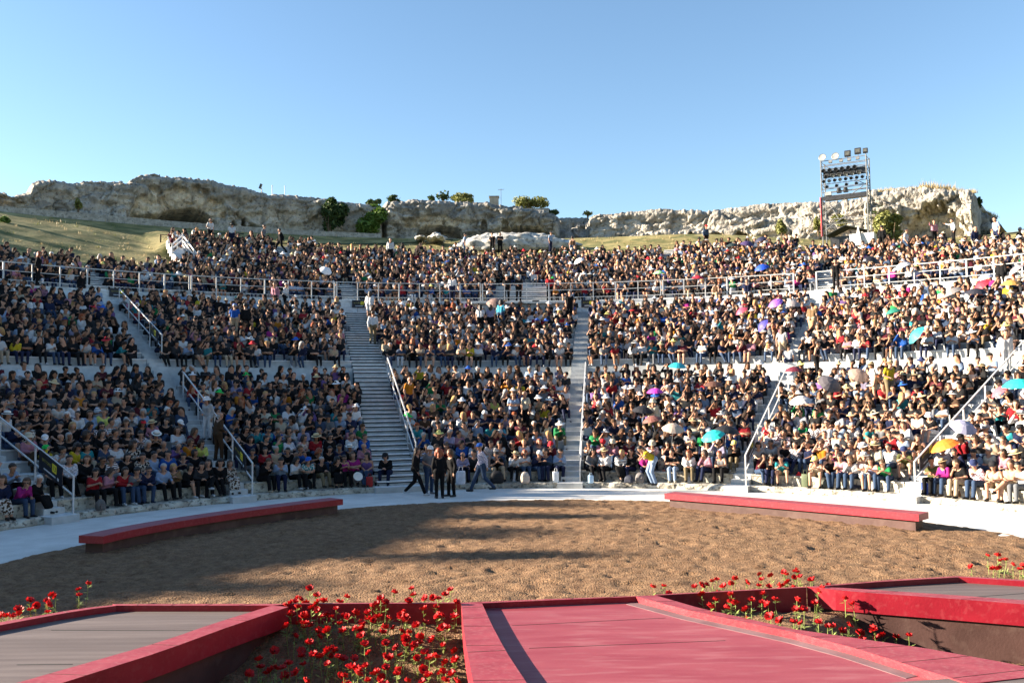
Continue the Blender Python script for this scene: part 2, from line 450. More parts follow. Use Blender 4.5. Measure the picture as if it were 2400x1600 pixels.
# walkway and its white wall
b = MB(); ph = R(-60)
while ph < R(60):
    b.sector(WALK_R - .06, WALK_R + .02, ph, ph + R(3.95), MID[-1][1] - .3, WALK_Z + .004, M_WHITE, seg=2)
    for zz in (.33, .66): b.sector(WALK_R - .075, WALK_R - .061, ph, ph + R(3.95), MID[-1][1] + zz, MID[-1][1] + zz + .012, M_RISER, seg=2)
    ph += R(4)
tag(b.build('walkway_wall'), 'long white board wall below the walkway railing', 'wall')
b = MB(); b.sector(WALK_R + .021, UPP[0][0] + .1, R(-60), R(60), WALK_Z - .3, WALK_Z, M_RISER, mtop=M_WHITE)
o = b.build('walkway'); tag(o, kind='structure')

# ------------------------------------------------------------------ stairs
SNAME = ['narrow white block stairs beside the outermost shaded block', 'narrow white block stairs behind the dark bench', 'wide white plank stairs with dark gaps',
         'straight grey stairs up the middle', 'white stairs beside the turquoise umbrella', 'white stairs beside the orange umbrella']
def plank_flight(b, tab, p0, p1, zlow):
    "open plank steps: a pale tread, a short riser board and a near-black fill that paints the shade under the nosing"
    for k, (r0, z0, r1) in enumerate(tab):
        lo = tab[k - 1][1] if k else zlow
        b.sector(r0 + .05, r1 + .04, p0(r0), p1(r0), lo - .12, z0 - .055, M_GAP)  # solid near-black block, the gap's shade painted as its colour
        b.sector(r0 + .02, r0 + .048, p0(r0), p1(r0), lo + .004, z0 - .098, M_RISER)
        b.sector(r0 - .03, r1 - .035, p0(r0), p1(r0), z0 - .05, z0, M_WHITE)
for si, (a, w_) in enumerate(STAIRS):
    p0 = lambda r: a - w_ / r
    p1 = lambda r: a
    for which, rows, zs, rend in (('lower', LOW, KERB_Z, LAND_R), ('upper', MID, LAND_Z, WALK_R - .08)):
        tab = []
        prev = zs; step = rows[1][0] - rows[0][0]
        for k, (r, z) in enumerate(rows):
            tab.append((r - step * .48, (prev + z) / 2)); tab.append((r + .0, z)); prev = z
        if which == 'lower':
            tab += [(rows[-1][0] + .35, rows[-1][1] + .2), (rows[-1][0] + .7, rows[-1][1] + .4), (rows[-1][0] + 1.05, rows[-1][1] + .62), (rows[-1][0] + 1.38, rows[-1][1] + .80), (LAND_R - .05, LAND_Z)]
        tab = [(r, z, (tab[i + 1][0] if i + 1 < len(tab) else rend + (.55 if which == 'lower' else 0))) for i, (r, z) in enumerate(tab)]
        b = MB()
        if si == 2: plank_flight(b, tab, p0, p1, zs)
        else:
            mr, mt = (M_RISER, M_WHITE)
            for k, (r0, z0, r1) in enumerate(tab):
                b.sector(r0, r1 + .002 * k, p0(r0), p1(r0), z0 - .42, z0, mr, mtop=mt)
        if which == 'lower':
            b.sector(RB - .32, rows[0][0] - .25, p0(RB) - .008, p1(RB) + .006, -.02, KERB_Z + .004, M_RISER, mtop=M_WHITE)
        nm = SNAME[si] + (', lower flight' if which == 'lower' else ', upper flight')
        tag(b.build('staircase'), nm, 'stairs', 'stairs between the seating blocks')
GN = ['at the bare slope end', 'climbing to the grass below the grotto', 'above the wide plank stairs', 'forming a wide empty bay mid-tier', 'high under the small dark cave', 'below the lamp tower']
for gi, (p0_, p1_, i0, i1) in enumerate(UGAPS):
    b = MB(); tab = []; prev = UPP[i0 - 1][1] if i0 else WALK_Z
    for i in range(i0, i1 + 1):
        r, z = UPP[i]; tab += [(r - .40, (prev + z) / 2 + .012), (r - .04, z + .012)]; prev = z
    tab = [(r, z, tab[i + 1][0] if i + 1 < len(tab) else r + .5) for i, (r, z) in enumerate(tab)]
    plank_flight(b, tab, lambda r: p0_, lambda r: p1_, UPP[i0 - 1][1] if i0 else WALK_Z)
    tag(b.build('staircase'), 'white slatted plank steps left empty, ' + GN[gi], 'stairs', 'empty plank flights in the upper tier')
def in_gap(i, rho, phi):
    return any(i0 <= i <= i1 and p0_ - .15 / rho < phi < p1_ + .15 / rho for p0_, p1_, i0, i1 in UGAPS)

# ------------------------------------------------------------------ railings
def bar(b, p, q, wx, m=None):
    p, q = Vector(p), Vector(q); d = q - p; L = d.length; d.normalize()
    x = d.cross(Vector((0, 0, 1)))
    x = Vector((1, 0, 0)) if x.length < .01 else x.normalized()
    y = x.cross(d); rot = Matrix((x, d, y)).transposed()
    b.box((p + q) / 2, (wx, L, wx), m or M_RAIL, rot)
RAILS = [(-58, -31.2, 'running past the bare grass slope'), (-31, -18.2, 'below the grotto'), (-18, -4.2, 'above the wide plank stairs'), (-4, 13.3, 'around the empty plank bay'), (13.5, 25.5, 'above the turquoise umbrella block'), (27.5, 60, 'beyond the lamp tower steps')]
for d0, d1, nm in RAILS:
    t = empty('railing', pol(WALK_R, R((d0 + d1) / 2), WALK_Z), 'white walkway railing of posts and three rails ' + nm, 'railing', 'walkway railings')
    nseg = max(1, round((R(d1 - d0) * WALK_R) / 1.22)); T0 = t.location
    pts = [pol(WALK_R + .03, R(d0 + (d1 - d0) * i / nseg), WALK_Z) - T0 for i in range(nseg + 1)]
    for i, p in enumerate(pts):
        b = MB(); ww = .05 if i % 3 else .07
        b.box(p + Vector((0, 0, .46)), (ww, ww, 1.14), M_RAIL, Matrix.Rotation(-R(d0 + (d1 - d0) * i / nseg), 3, 'Z')); b.build('post', t)
    for hz, wd in ((1.02, .042), (.62, .03), (.20, .03)):
        b = MB()
        for i in range(nseg): bar(b, pts[i] + Vector((0, 0, hz)), pts[i + 1] + Vector((0, 0, hz)), wd)
        b.build('rail', t)

def text_mesh(name, s, size, m, parent, mtx, depth=.002):
    cu = bpy.data.curves.new(name, 'FONT'); cu.body = s; cu.size = size; cu.align_x = 'CENTER'; cu.align_y = 'CENTER'; cu.extrude = depth
    tmp = bpy.data.objects.new('tmp', cu); COL.objects.link(tmp)
    dg = bpy.context.evaluated_depsgraph_get(); me = bpy.data.meshes.new_from_object(tmp.evaluated_get(dg))
    bpy.data.objects.remove(tmp); bpy.data.curves.remove(cu)
    me.transform(mtx); me.materials.clear(); me.materials.append(m)
    o = bpy.data.objects.new(name, me); COL.objects.link(o)
    if parent: o.parent = parent
    return o

def sign(loc, xdir, ydir, w_, h_, num, label):
    "black board with lettering and a yellow number square; xdir runs along the lettering"
    x = Vector(xdir).normalized(); y = Vector(ydir); n = x.cross(y).normalized(); y = y.normalized()
    Mt = Matrix((x, y, n)).transposed().to_4x4()
    t = empty('signboard', loc, label, 'sign', 'black block number signs')
    b = MB(); b.box((0, 0, 0), (w_, h_, .02), M_BLACKSIGN); o = b.build('panel', t); o.data.transform(Mt)
    b = MB(); b.box((w_ * .17, h_ * .12, .013), (h_ * .42, h_ * .42, .004), M_SIGNYEL); o = b.build('number_square', t); o.data.transform(Mt)
    text_mesh('number', num, h_ * .36, M_BLACKSIGN, t, Mt @ Matrix.Translation((w_ * .17, h_ * .11, .018)))
    text_mesh('lettering', 'SETTORE', h_ * .22, M_SIGNDIM, t, Mt @ Matrix.Translation((-w_ * .17, h_ * .12, .013)))
    b = MB(); b.box((-w_ * .03, -h_ * .28, .013), (w_ * .5, h_ * .07, .004), M_SIGNWHITE); b.box((w_ * .33, -h_ * .28, .013), (h_ * .14, h_ * .14, .004), M_SIGNWHITE)
    o = b.build('pale_line', t); o.data.transform(Mt)
    return t

def stair_rail(a, r0, r1, nm, num=None, s_at=0):
    z = lambda r: .28 + .427 * (r - RB) if r < LAND_R - .3 else LAND_Z + .36 + .368 * (r - 25.6)
    base = pol(r0, a, z(r0)); t = empty('railing', base, nm, 'railing', 'sloping stair railings')
    k = max(1, round((r1 - r0) / 1.9))
    for i in range(k + 1):
        r = r0 + (r1 - r0) * i / k; q = pol(r, a, z(r)) - base; b = MB()
        b.box(q + Vector((0, 0, .44)), (.042, .042, 1.2), M_RAIL, Matrix.Rotation(-a, 3, 'Z')); b.build('post', t)
    for hz, wd in ((1.03, .042), (.50, .036)):
        b = MB(); bar(b, pol(r0, a, z(r0) + hz) - base, pol(r1, a, z(r1) + hz) - base, wd); b.build('rail', t)
    if num:
        ra, rb = r0 + .3, r0 + 1.75; rm = (ra + rb) / 2
        d = pol(rb, a, z(rb)) - pol(ra, a, z(ra))
        off = pol(1, a + math.pi / 2) - pol(0, a + math.pi / 2)
        off.z = 0
        side = 1 if a > 0 else -1
        c = pol(rm, a, z(rm) + .79) - off * .06 * side * (1 if a > 0 else -1) * side
        # lettering faces the side one sees from the orchestra
        if a < 0: sign(pol(rm, a, z(rm) + .79) - Vector((off.x, off.y, 0)) * .05, -d, (0, 0, 1), 1.25, .55, num, 'black sloping sign with yellow square on the ' + nm.split(' railing')[0].split('white ')[1] + ' rail')
        else: sign(pol(rm, a, z(rm) + .79) - Vector((off.x, off.y, 0)) * .05, d, (0, 0, 1), 1.25, .55, num, 'black sloping sign with yellow square on the ' + nm.split(' railing')[0].split('white ')[1] + ' rail')
stair_rail(R(-58.8), RB - .15, 24.6, 'sloping white outermost shaded stair railing of posts and two bars', '13')
stair_rail(R(-37.4), RB - .15, 22.6, 'sloping white dark bench stair railing of posts and two bars', '12')
stair_rail(R(-37.4), 25.6, 32.9, 'sloping white upper flight railing above the dark bench stairs', '8')
stair_rail(R(-15.3), RB + .8, 24.3, 'sloping white wide plank stair railing of posts and two bars')
stair_rail(R(6.5), RB - .2, 23.6, 'sloping white straight middle stair railing of posts and two bars')
stair_rail(R(28.5), RB - .15, 22.8, 'sloping white turquoise umbrella stair railing of posts and two bars', '10')
stair_rail(R(49.1), RB - .15, 24.4, 'sloping white orange umbrella stair railing of posts and two bars', '11')
for x, y, num, lb in ((272, 672, '7', 'beside the top of the dark bench stairs'), (826, 698, '6', 'at the top of the wide plank stairs'), (1352, 697, '5', 'above the straight middle stairs')):
    q = at_rho(x / .98, y / .98, WALK_R - .14); a = phi_of(q)
    sign(q, (math.cos(a), -math.sin(a), 0), (0, 0, 1), .85, .42, num, 'black wall sign with yellow number square ' + lb)
q = at_rho(558, 700.5, WALK_R - .14); a = phi_of(q)
Mt = Matrix(((math.cos(a), -math.sin(a), 0), (0, 0, 1), (-math.sin(a), -math.cos(a), 0))).transposed().to_4x4()
t = empty('exit_sign', q, 'green exit sign with white figure and arrow on the walkway wall', 'sign')
b = MB(); b.box((0, 0, 0), (.40, .36, .012), M_RAIL); o = b.build('border', t); o.data.transform(Mt)
b = MB(); b.box((0, 0, .010), (.32, .28, .006), M_SIGNGREEN); o = b.build('panel', t); o.data.transform(Mt)
b = MB(); b.box((-.07, -.02, .017), (.06, .15, .004), M_RAIL); b.box((-.07, .085, .017), (.045, .045, .004), M_RAIL); b.box((.07, -.02, .017), (.09, .025, .004), M_RAIL)
b.add([(.10, .03, .019), (.10, -.07, .019), (.15, -.02, .019)], [(0, 1, 2)], M_RAIL); o = b.build('pictogram', t); o.data.transform(Mt)
# ================================================================== ROCKS, WALL AND HILLTOP
def rock_mat():
    m = bpy.data.materials.new('weathered_limestone'); nt, N, L, b = nodes_of(m)
    b.inputs['Roughness'].default_value = .95; b.inputs['Specular IOR Level'].default_value = .15
    tc = N.new('ShaderNodeTexCoord'); at = N.new('ShaderNodeAttribute'); at.attribute_name = 'warm'
    def nz(sc, det=6, st=None):
        n = N.new('ShaderNodeTexNoise'); n.inputs['Scale'].default_value = sc; n.inputs['Detail'].default_value = det
        if st:
            mp = N.new('ShaderNodeMapping'); mp.inputs['Scale'].default_value = st; L.new(tc.outputs['Object'], mp.inputs['Vector']); L.new(mp.outputs['Vector'], n.inputs['Vector'])
        else: L.new(tc.outputs['Object'], n.inputs['Vector'])
        return n
    def ramp(src, p0, p1, c0=(0, 0, 0), c1=(1, 1, 1)):
        r = N.new('ShaderNodeValToRGB'); r.color_ramp.elements[0].position = p0; r.color_ramp.elements[1].position = p1
        r.color_ramp.elements[0].color = (*c0, 1); r.color_ramp.elements[1].color = (*c1, 1); L.new(src, r.inputs['Fac']); return r.outputs['Color']
    def mix(f, a, c):
        x = N.new('ShaderNodeMix'); x.data_type = 'RGBA'
        L.new(f, x.inputs['Factor'])
        for k, v in ((6, a), (7, c)):
            if isinstance(v, tuple): x.inputs[k].default_value = (*v, 1)
            else: L.new(v, x.inputs[k])
        return x.outputs[2]
    grey = ramp(nz(.8).outputs['Fac'], .32, .68, (.24, .23, .215), (.47, .445, .40))
    warm = ramp(nz(1.0).outputs['Fac'], .3, .7, (.52, .40, .26), (.74, .64, .49))
    base = mix(at.outputs['Fac'], grey, warm)
    a2 = N.new('ShaderNodeAttribute'); a2.attribute_name = 'lichen'
    base = mix(a2.outputs['Fac'], base, (.12, .118, .112))
    streak = ramp(nz(.9, 5, (1.6, 1.6, .22)).outputs['Fac'], .50, .66)
    sm = N.new('ShaderNodeMath'); sm.operation = 'MULTIPLY'; sm.inputs[1].default_value = .6; L.new(streak, sm.inputs[0])
    base = mix(sm.outputs[0], base, (.085, .083, .08))
    pale = ramp(nz(2.4, 5).outputs['Fac'], .52, .68)
    pm = N.new('ShaderNodeMath'); pm.operation = 'MULTIPLY'; pm.inputs[1].default_value = .3; L.new(pale, pm.inputs[0])
    base = mix(pm.outputs[0], base, (.58, .56, .51))
    pit = ramp(nz(5.5, 3).outputs['Fac'], .60, .68)
    pt = N.new('ShaderNodeMath'); pt.operation = 'MULTIPLY'; pt.inputs[1].default_value = .7; L.new(pit, pt.inputs[0])
    base = mix(pt.outputs[0], base, (.06, .055, .05))
    L.new(base, b.inputs['Base Color'])
    bn = nz(2.6, 8); bp = N.new('ShaderNodeBump'); bp.inputs['Strength'].default_value = .9; bp.inputs['Distance'].default_value = .25
    L.new(bn.outputs['Fac'], bp.inputs['Height']); L.new(bp.outputs['Normal'], b.inputs['Normal'])
    return m
M_ROCK = rock_mat()
def interp(tab, u, k):
    if u <= tab[0][0]: return tab[0][k]
    for a, c in zip(tab, tab[1:]):
        if u <= c[0]:
            t = (u - a[0]) / (c[0] - a[0]); return a[k] + (c[k] - a[k]) * t
    return tab[-1][k]
def cliff(label, tab, rho, caves=(), warm=(), rough=1.0, bulge=.5, step=2.0, wbase=.0, nz_rows=48, seed=0.0, ledges=()):
    """tab: (u, top v, base v) outline of one rock face; it stands at plan radius rho, has real caves and a top that runs back"""
    u0, u1 = tab[0][0], tab[-1][0]; nu = int((u1 - u0) / step) + 1
    rows = nz_rows; back = 9; vs = []; W = []; LI = []
    for i in range(nu):
        u = u0 + (u1 - u0) * i / (nu - 1)
        vt, vb = interp(tab, u, 1), interp(tab, u, 2)
        pt, pb = at_rho(u / .98, vt / .98, rho), at_rho(u / .98, vb / .98, rho)
        ph = phi_of(pb); endf = min(1, (u - u0) / 10, (u1 - u) / 10)
        zt = pt.z + .18 * noise.noise((math.floor(u / 17 + noise.noise((u * .09, seed, 1)) * 1.2) * 3.7, seed, 2.2)) + .10 * noise.noise((u * .15, seed, 5)) + .04 * noise.noise((u * .6, seed, 8)); zb = pb.z - 1.4
        for j in range(rows):
            t = j / (rows - 1); z = zb + (zt - zb) * t; v = vb + (vt - vb) * (z - pb.z) / max(.1, zt - pb.z)
            q = Vector((rho * ph * .55, 3.1 + seed, z * .8))
            rough_ = rough * (1 - .55 * smooth(.84, 1, t))
            off = -bulge * smooth(.25, .85, t) + .8 * rough * fbm(q * .4, 3) + .22 * rough_ * fbm(q * 2.2 + Vector((5, 1, 0)), 3)
            for sx_, sz_, am, cr in ((.36, .50, .95, .5), (1.0, 1.5, .40, .35)):
                wq = .5 * noise.noise((rho * ph * sx_ * 1.5, seed + 2, z * sz_ * 1.5))
                dv, vp = noise.voronoi((rho * ph * sx_ + wq, seed, z * sz_ + wq * .6))
                off += rough_ * am * (noise.noise(vp[0] * 7.31)) + rough_ * cr * max(0, .14 - (dv[1] - dv[0])) * 3
            off += .22 * rough_ * noise.noise((rho * ph * .25, seed, z * 3.0))
            off += .5 * smooth(.86, 1, t) ** 2 * 1.1
            for lu0, lu1, lv, dep in ledges:
                if lu0 < u < lu1 and v > lv: off -= dep
            wv = wbase; inside = 0
            for uc, hw, cb, ct, dep in caves:
                if v < cb + 14:
                    e = ((u - uc) / hw) ** 2 + (max(0.0, (cb - v)) / (cb - ct)) ** 2
                    e += (.08 if dep > 10 else .25) * noise.noise((u * .12, v * .12, seed + uc))
                    off += dep * smooth(1.06, .90, e)
                    if dep > 2: inside = max(inside, smooth(1.06, .95, e))
            for uc, hw, wb, wt, dep in warm:
                e = ((u - uc) / hw) ** 2 + ((v - (wb + wt) / 2) / ((wb - wt) / 2)) ** 2 + .5 * noise.noise((u * .05, v * .05, seed))
                k = smooth(1.1, .8, e); wv = max(wv, k); off += dep * k
            r = rho + off + (1 - max(0, endf)) * 2.0 * (1 if t > .1 else 0)
            vs.append(pol(r, ph, z)); LI.append(.7 * (1 - wbase) * smooth(.62, .84, t + .22 * noise.noise((u * .06, t * 2, seed + 4)))); W.append((1 - inside) * wv * (.75 + .5 * noise.noise((u * .08, v * .08, 3))))
        r0 = rho_of(vs[-1])
        for j in range(1, back + 1):
            rr = r0 + .7 * j ** 1.3; dz = .25 * fbm((rho * ph * .5, rr * .5, seed), 3) - .05 * j
            if j == back: dz = -3.0
            vs.append(pol(rr, ph, zt + dz)); W.append(wbase * .5); LI.append(.5 * (1 - wbase))
    o = raw_obj('cliff', vs, grid_faces(nu, rows + back), [M_ROCK], smooth=False)
    a = o.data.attributes.new('warm', 'FLOAT', 'POINT'); a.data.foreach_set('value', np.clip(W, 0, 1).astype(np.float32))
    a = o.data.attributes.new('lichen', 'FLOAT', 'POINT'); a.data.foreach_set('value', np.clip(LI, 0, 1).astype(np.float32))
    o.data.polygons.foreach_set('use_smooth', [True] * len(o.data.polygons))
    tag(o, label, 'cliff', kind='structure'); return o
cliff('grey ridge with the big grotto', [(-60, 432, 470), (0, 446, 474), (30, 452, 478), (62, 445, 482), (72, 420, 484), (90, 415, 486), (140, 418, 490), (240, 418, 498), (290, 418, 501), (312, 404, 503), (322, 402, 504), (420, 407, 512), (470, 412, 516), (520, 425, 520), (560, 434, 524), (600, 445, 527), (660, 450, 530), (720, 455, 534), (765, 462, 537), (800, 468, 538), (850, 474, 540), (885, 474, 541)],
      60.5, caves=[(420, 74, 522, 479, 18.0), (316, 9, 505, 494, 1.6), (535, 9, 527, 508, 1.2), (560, 5, 528, 500, 1.4), (578, 12, 530, 517, 1.2), (208, 14, 496, 486, .8)],
      warm=[(402, 110, 548, 430, .7)], bulge=.7, wbase=.34, rough=.8, seed=1.3)
cliff('lower pale spur before the ridge', [(-60, 455, 478), (0, 462, 480), (60, 458, 484), (110, 452, 487), (170, 440, 492), (230, 432, 497), (275, 428, 500), (300, 440, 503)], 59.3, bulge=-.6, rough=.9, wbase=.3, seed=7.7, nz_rows=26)
cliff('grey overhanging rock between ivy and boulders', [(878, 470, 535), (890, 463, 536), (930, 461, 538), (1000, 463, 540), (1070, 464, 545), (1120, 466, 548), (1135, 474, 549), (1180, 475, 551), (1230, 480, 553), (1262, 488, 554), (1285, 494, 555)],
      60.5, caves=[(1010, 50, 534, 521, 2.6), (1205, 52, 546, 521, 2.6), (1238, 20, 556, 536, 3.5), (1112, 7, 520, 508, .9), (1160, 8, 522, 508, .9)], warm=[(990, 70, 528, 498, .25), (1205, 60, 545, 518, .3)], bulge=1.0, wbase=.08, seed=3.1)
cliff('low receding grey rock', [(1255, 484, 552), (1280, 492, 554), (1330, 493, 556), (1362, 490, 558), (1380, 488, 558)], 63.5, bulge=-1.2, rough=.8, wbase=.25, seed=9.3, nz_rows=26)
cliff('long sunlit cream rock face', [(1345, 500, 556), (1362, 489, 557), (1400, 487, 557), (1450, 481, 556), (1500, 476, 557), (1560, 477, 558), (1640, 478, 559), (1680, 472, 559), (1740, 465, 558), (1800, 461, 557), (1860, 459, 556), (1900, 460, 556), (1960, 452, 556), (2000, 446, 556)],
      61.5, bulge=-.4, wbase=.34, rough=.85, seed=5.9)
cliff('lower cream rock ledge with two small caves', [(1425, 552, 558), (1450, 540, 558), (1485, 528, 558), (1520, 524, 558), (1580, 524, 559), (1640, 526, 560), (1680, 520, 560), (1712, 513, 559), (1735, 503, 558), (1780, 497, 558), (1850, 495, 557), (1905, 493, 557), (1990, 488, 557), (2000, 490, 557)],
      59.4, caves=[(1590, 16, 561, 534, 4.0), (1702, 25, 562, 534, 4.5), (1648, 11, 546, 535, .7), (1752, 10, 552, 540, .7), (1540, 12, 556, 544, .6)], bulge=-.2, wbase=.42, rough=.8, seed=15.2, nz_rows=26)
cliff('tall overhanging rock beyond the tower', [(1985, 447, 562), (2010, 441, 564), (2060, 437, 566), (2110, 434, 568), (2130, 430, 569), (2160, 436, 569), (2200, 438, 570), (2235, 440, 570), (2243, 448, 570), (2249, 470, 571), (2252, 500, 572)],
      56.5, caves=[(2158, 78, 585, 474, 1.3)], bulge=1.1, rough=.75, wbase=.3, seed=2.2, ledges=[(1985, 2075, 480, .8)])
cliff('small dark rock at the far end', [(2238, 486, 564), (2250, 484, 564), (2262, 488, 563), (2280, 497, 561), (2290, 505, 560)], 58.2, bulge=.4, wbase=.1, seed=4.4, nz_rows=22)
cliff('pale rock just entering the picture', [(2310, 548, 556), (2330, 530, 556), (2352, 520, 556), (2400, 512, 556)], 62, bulge=-.8, wbase=.6, seed=6.4, nz_rows=18)
# low stone wall on the terrace edge
M_WALL = mat('grey_rubble_masonry', (.24, .225, .20), (.40, .38, .34), 3.5, .95, .8, 12, c3=(.09, .085, .075), s3=7, f3=.7)
b = MB(); U = [-60 + 12 * i for i in range(80)]
tabw = [(-60, 470, 482), (0, 473, 484), (200, 490, 500), (400, 508, 520), (560, 520, 532), (700, 529, 540), (880, 537, 545)]
prev = None; vs = []; sec_n = 6
for i in range(int(940 / 4)):
    u = -60 + 4 * i; pt, pb = at_rho(u / .98, interp(tabw, u, 1) / .98, 57.4), at_rho(u / .98, interp(tabw, u, 2) / .98, 57.4); p = phi_of(pb)
    zt = pt.z + .05 * noise.noise((u * .3, 0, 0))
    for dr, z in ((0, pb.z - .8), (.02 * noise.noise((u, 1, 1)), (pb.z + zt) / 2), (.0, zt), (.3, zt + .03), (.6, zt), (.6, pb.z - .8)):
        vs.append(pol(57.4 + dr + .03 * noise.noise((u * .4, z * 3, 0)), p, z))
tag(raw_obj('stone_wall', vs, grid_faces(int(940 / 4), 6), [M_WALL]), 'low grey rubble wall along the terrace below the grotto', 'wall')
# white boulders on the slope
def boulder(u0, u1, vt, vb, rho, label, n=1, seed=0):
    a, c = at_rho(u0 / .98, vb / .98, rho), at_rho(u1 / .98, vb / .98, rho); top = at_rho((u0 + u1) / 1.96, vt / .98, rho)
    L = (c - a).length; mid = (a + c) / 2; ht = top.z - mid.z
    bm = bmesh.new(); bmesh.ops.create_icosphere(bm, subdivisions=5, radius=1)
    ang = math.atan2(c.y - a.y, c.x - a.x); Rm = Matrix.Rotation(ang, 3, 'Z')
    for v in bm.verts:
        d = v.co.normalized(); x = d.x * L / 2
        prof = 1 + .45 * fbm((d.x * 2.2, d.y * 2, seed), 3)
        q = Vector((d.x * L / 2, d.y * 1.6, max(-.5, d.z) * ht * prof * (1 - .5 * max(0, d.x) ** 2)))
        dv = noise.voronoi((q.x * 1.25 + seed, q.y * 1.25, q.z * 1.9))[0]; q += d * (.30 * fbm((q.x * 1.3, q.y * 1.3, q.z * 2 + seed), 4) + .42 * min(.55, dv[1] - dv[0]) - .25)
        v.co = mid + Rm @ q + Vector((0, 0, -.1))
    me = bpy.data.meshes.new('boulder'); bm.to_mesh(me); bm.free()
    me.materials.append(mat('pale_boulder_stone', (.28, .275, .26), (.52, .51, .48), 1.7, .95, .9, 7, c3=(.10, .10, .10), s3=3.6, f3=.8)); me.polygons.foreach_set('use_smooth', [True] * len(me.polygons))
    o = bpy.data.objects.new('boulder', me); COL.objects.link(o); tag(o, label, 'boulder')
boulder(1038, 1345, 531, 563, 51.5, 'large white cracked boulder on the grass behind the two guards', seed=1)
boulder(975, 1030, 534, 546, 53, 'low flat cream boulder beside the large white one', seed=5)
boulder(950, 985, 539, 546, 53.5, 'small cream boulder lying alone on the grass', seed=8)

# ------------------------------------------------------------------ vegetation
def foliage(b, c, rad, n, m, size=.13, seed=0, flat=.0):
    rnd = random.Random(seed); lumps = []
    for _ in range(9):
        d = Vector((rnd.gauss(0, 1), rnd.gauss(0, 1), rnd.gauss(0, 1))).normalized() * rnd.uniform(.35, .75)
        lumps.append((d, rnd.uniform(.32, .55)))
    for _ in range(n):
        d, lr = rnd.choice(lumps); q = Vector((rnd.gauss(0, 1), rnd.gauss(0, 1), rnd.gauss(0, 1))).normalized() * lr * rnd.uniform(.55, 1.0)
        p = Vector(c) + Vector(((d.x + q.x) * rad[0], (d.y + q.y) * rad[1], (d.z + q.z) * rad[2]))
        if p.z < c[2] - rad[2]: continue
        s = size * rnd.uniform(.6, 1.4); nrm = (q + Vector((rnd.gauss(0, .5), rnd.gauss(0, .5), rnd.gauss(.3, .5)))).normalized()
        x = nrm.cross(Vector((rnd.gauss(0, 1), rnd.gauss(0, 1), rnd.gauss(0, 1)))).normalized(); y = nrm.cross(x)
        b.add([p - x * s, p - y * s * .5, p + x * s, p + y * s * .5], [(0, 1, 2, 3)], m)
def bush(u0, u1, vt, vb, rho, label, m, n=1500, size=.14, name='bush', cat='bush', depth=None, seed=0):
    a, c = at_rho(u0 / .98, vb / .98, rho), at_rho(u1 / .98, vb / .98, rho); top = at_rho((u0 + u1) / 1.96, vt / .98, rho)
    base = (a + c) / 2; L = (c - a).length / 2; ht = (top.z - base.z) / 2
    t = empty(name, base, label, cat)
    b = MB(); foliage(b, (0, 0, ht), (L, depth or L * .8, ht * 1.05), n, m, size, seed); b.build('foliage', t)
    b = MB()
    for k in range(5):
        an = k * 1.3 + seed; b.tube([(0, 0, -.3), (math.cos(an) * L * .2, math.sin(an) * L * .2, ht * .6), (math.cos(an) * L * .55, math.sin(an) * L * .4, ht * 1.3)], .05, M_BARK, 5, .015)
    b.build('stem', t)
    return t
bush(722, 800, 456, 525, 59.2, 'dark green ivy clump hanging on the ridge end', M_LEAFD, 3200, .16, 'ivy_bush', seed=1)
bush(735, 775, 470, 538, 58.6, 'lower trailing ivy below the ridge end', M_LEAFD, 1400, .15, 'ivy_bush', seed=21)
bush(812, 888, 462, 536, 59.4, 'bright green ivy clump beside the overhanging rock', M_LEAF, 3600, .16, 'ivy_bush', seed=2)
bush(830, 880, 468, 500, 60.5, 'pale green ivy top over the rock edge', M_LEAF, 1400, .14, 'ivy_bush', seed=22)
bush(835, 880, 455, 472, 64, 'small shrub on the skyline above the ivy', M_LEAFD, 500, .13, seed=3)
bush(886, 930, 447, 466, 66, 'dark flat shrub on the skyline beside the ivy', M_LEAFD, 600, .13, seed=4)
bush(1002, 1032, 437, 466, 64, 'sparse upright shrub on the skyline', M_LEAFD, 260, .14, seed=5)
bush(980, 1004, 449, 466, 64, 'low shrub beside the sparse upright one', M_LEAFD, 250, .12, seed=6)
bush(1026, 1106, 441, 474, 63.5, 'round olive shrub on top of the overhanging rock', M_LEAFO, 1800, .13, seed=7)
bush(1172, 1264, 446, 486, 64.5, 'broad green shrub behind the low parapet', M_LEAFO, 2200, .13, seed=8)
bush(1235, 1285, 476, 498, 63.0, 'dark trailing shrub at the parapet end', M_LEAFD, 600, .12, seed=9)
bush(1338, 1362, 484, 496, 65, 'small brown shrub on the low rock', M_LEAFO, 240, .11, seed=10)
bush(2000, 2100, 486, 566, 50.0, 'large olive bush behind the white kiosk', M_LEAFO, 5200, .14, seed=11)
bush(1778, 1812, 505, 545, 58.3, 'round green bush on the cream rock face', M_LEAFO, 900, .11, seed=12)
bush(1868, 1892, 496, 535, 58.3, 'drooping brown bush beside the tower', M_LEAFO, 500, .12, seed=13)
bush(2238, 2258, 452, 478, 57.5, 'dark shrub growing from the rock corner', M_LEAFD, 400, .1, seed=14)
bush(170, 190, 455, 485, 59.0, 'yellow green shrub in the ridge hollow', M_LEAFO, 350, .11, seed=15)
bush(0, 26, 498, 514, 52, 'low green weed bush on the shaded slope', M_LEAF, 400, .12, seed=16)
bush(1910, 1950, 490, 520, 57.6, 'low bush seen through the tower legs', M_LEAFO, 600, .12, seed=17)
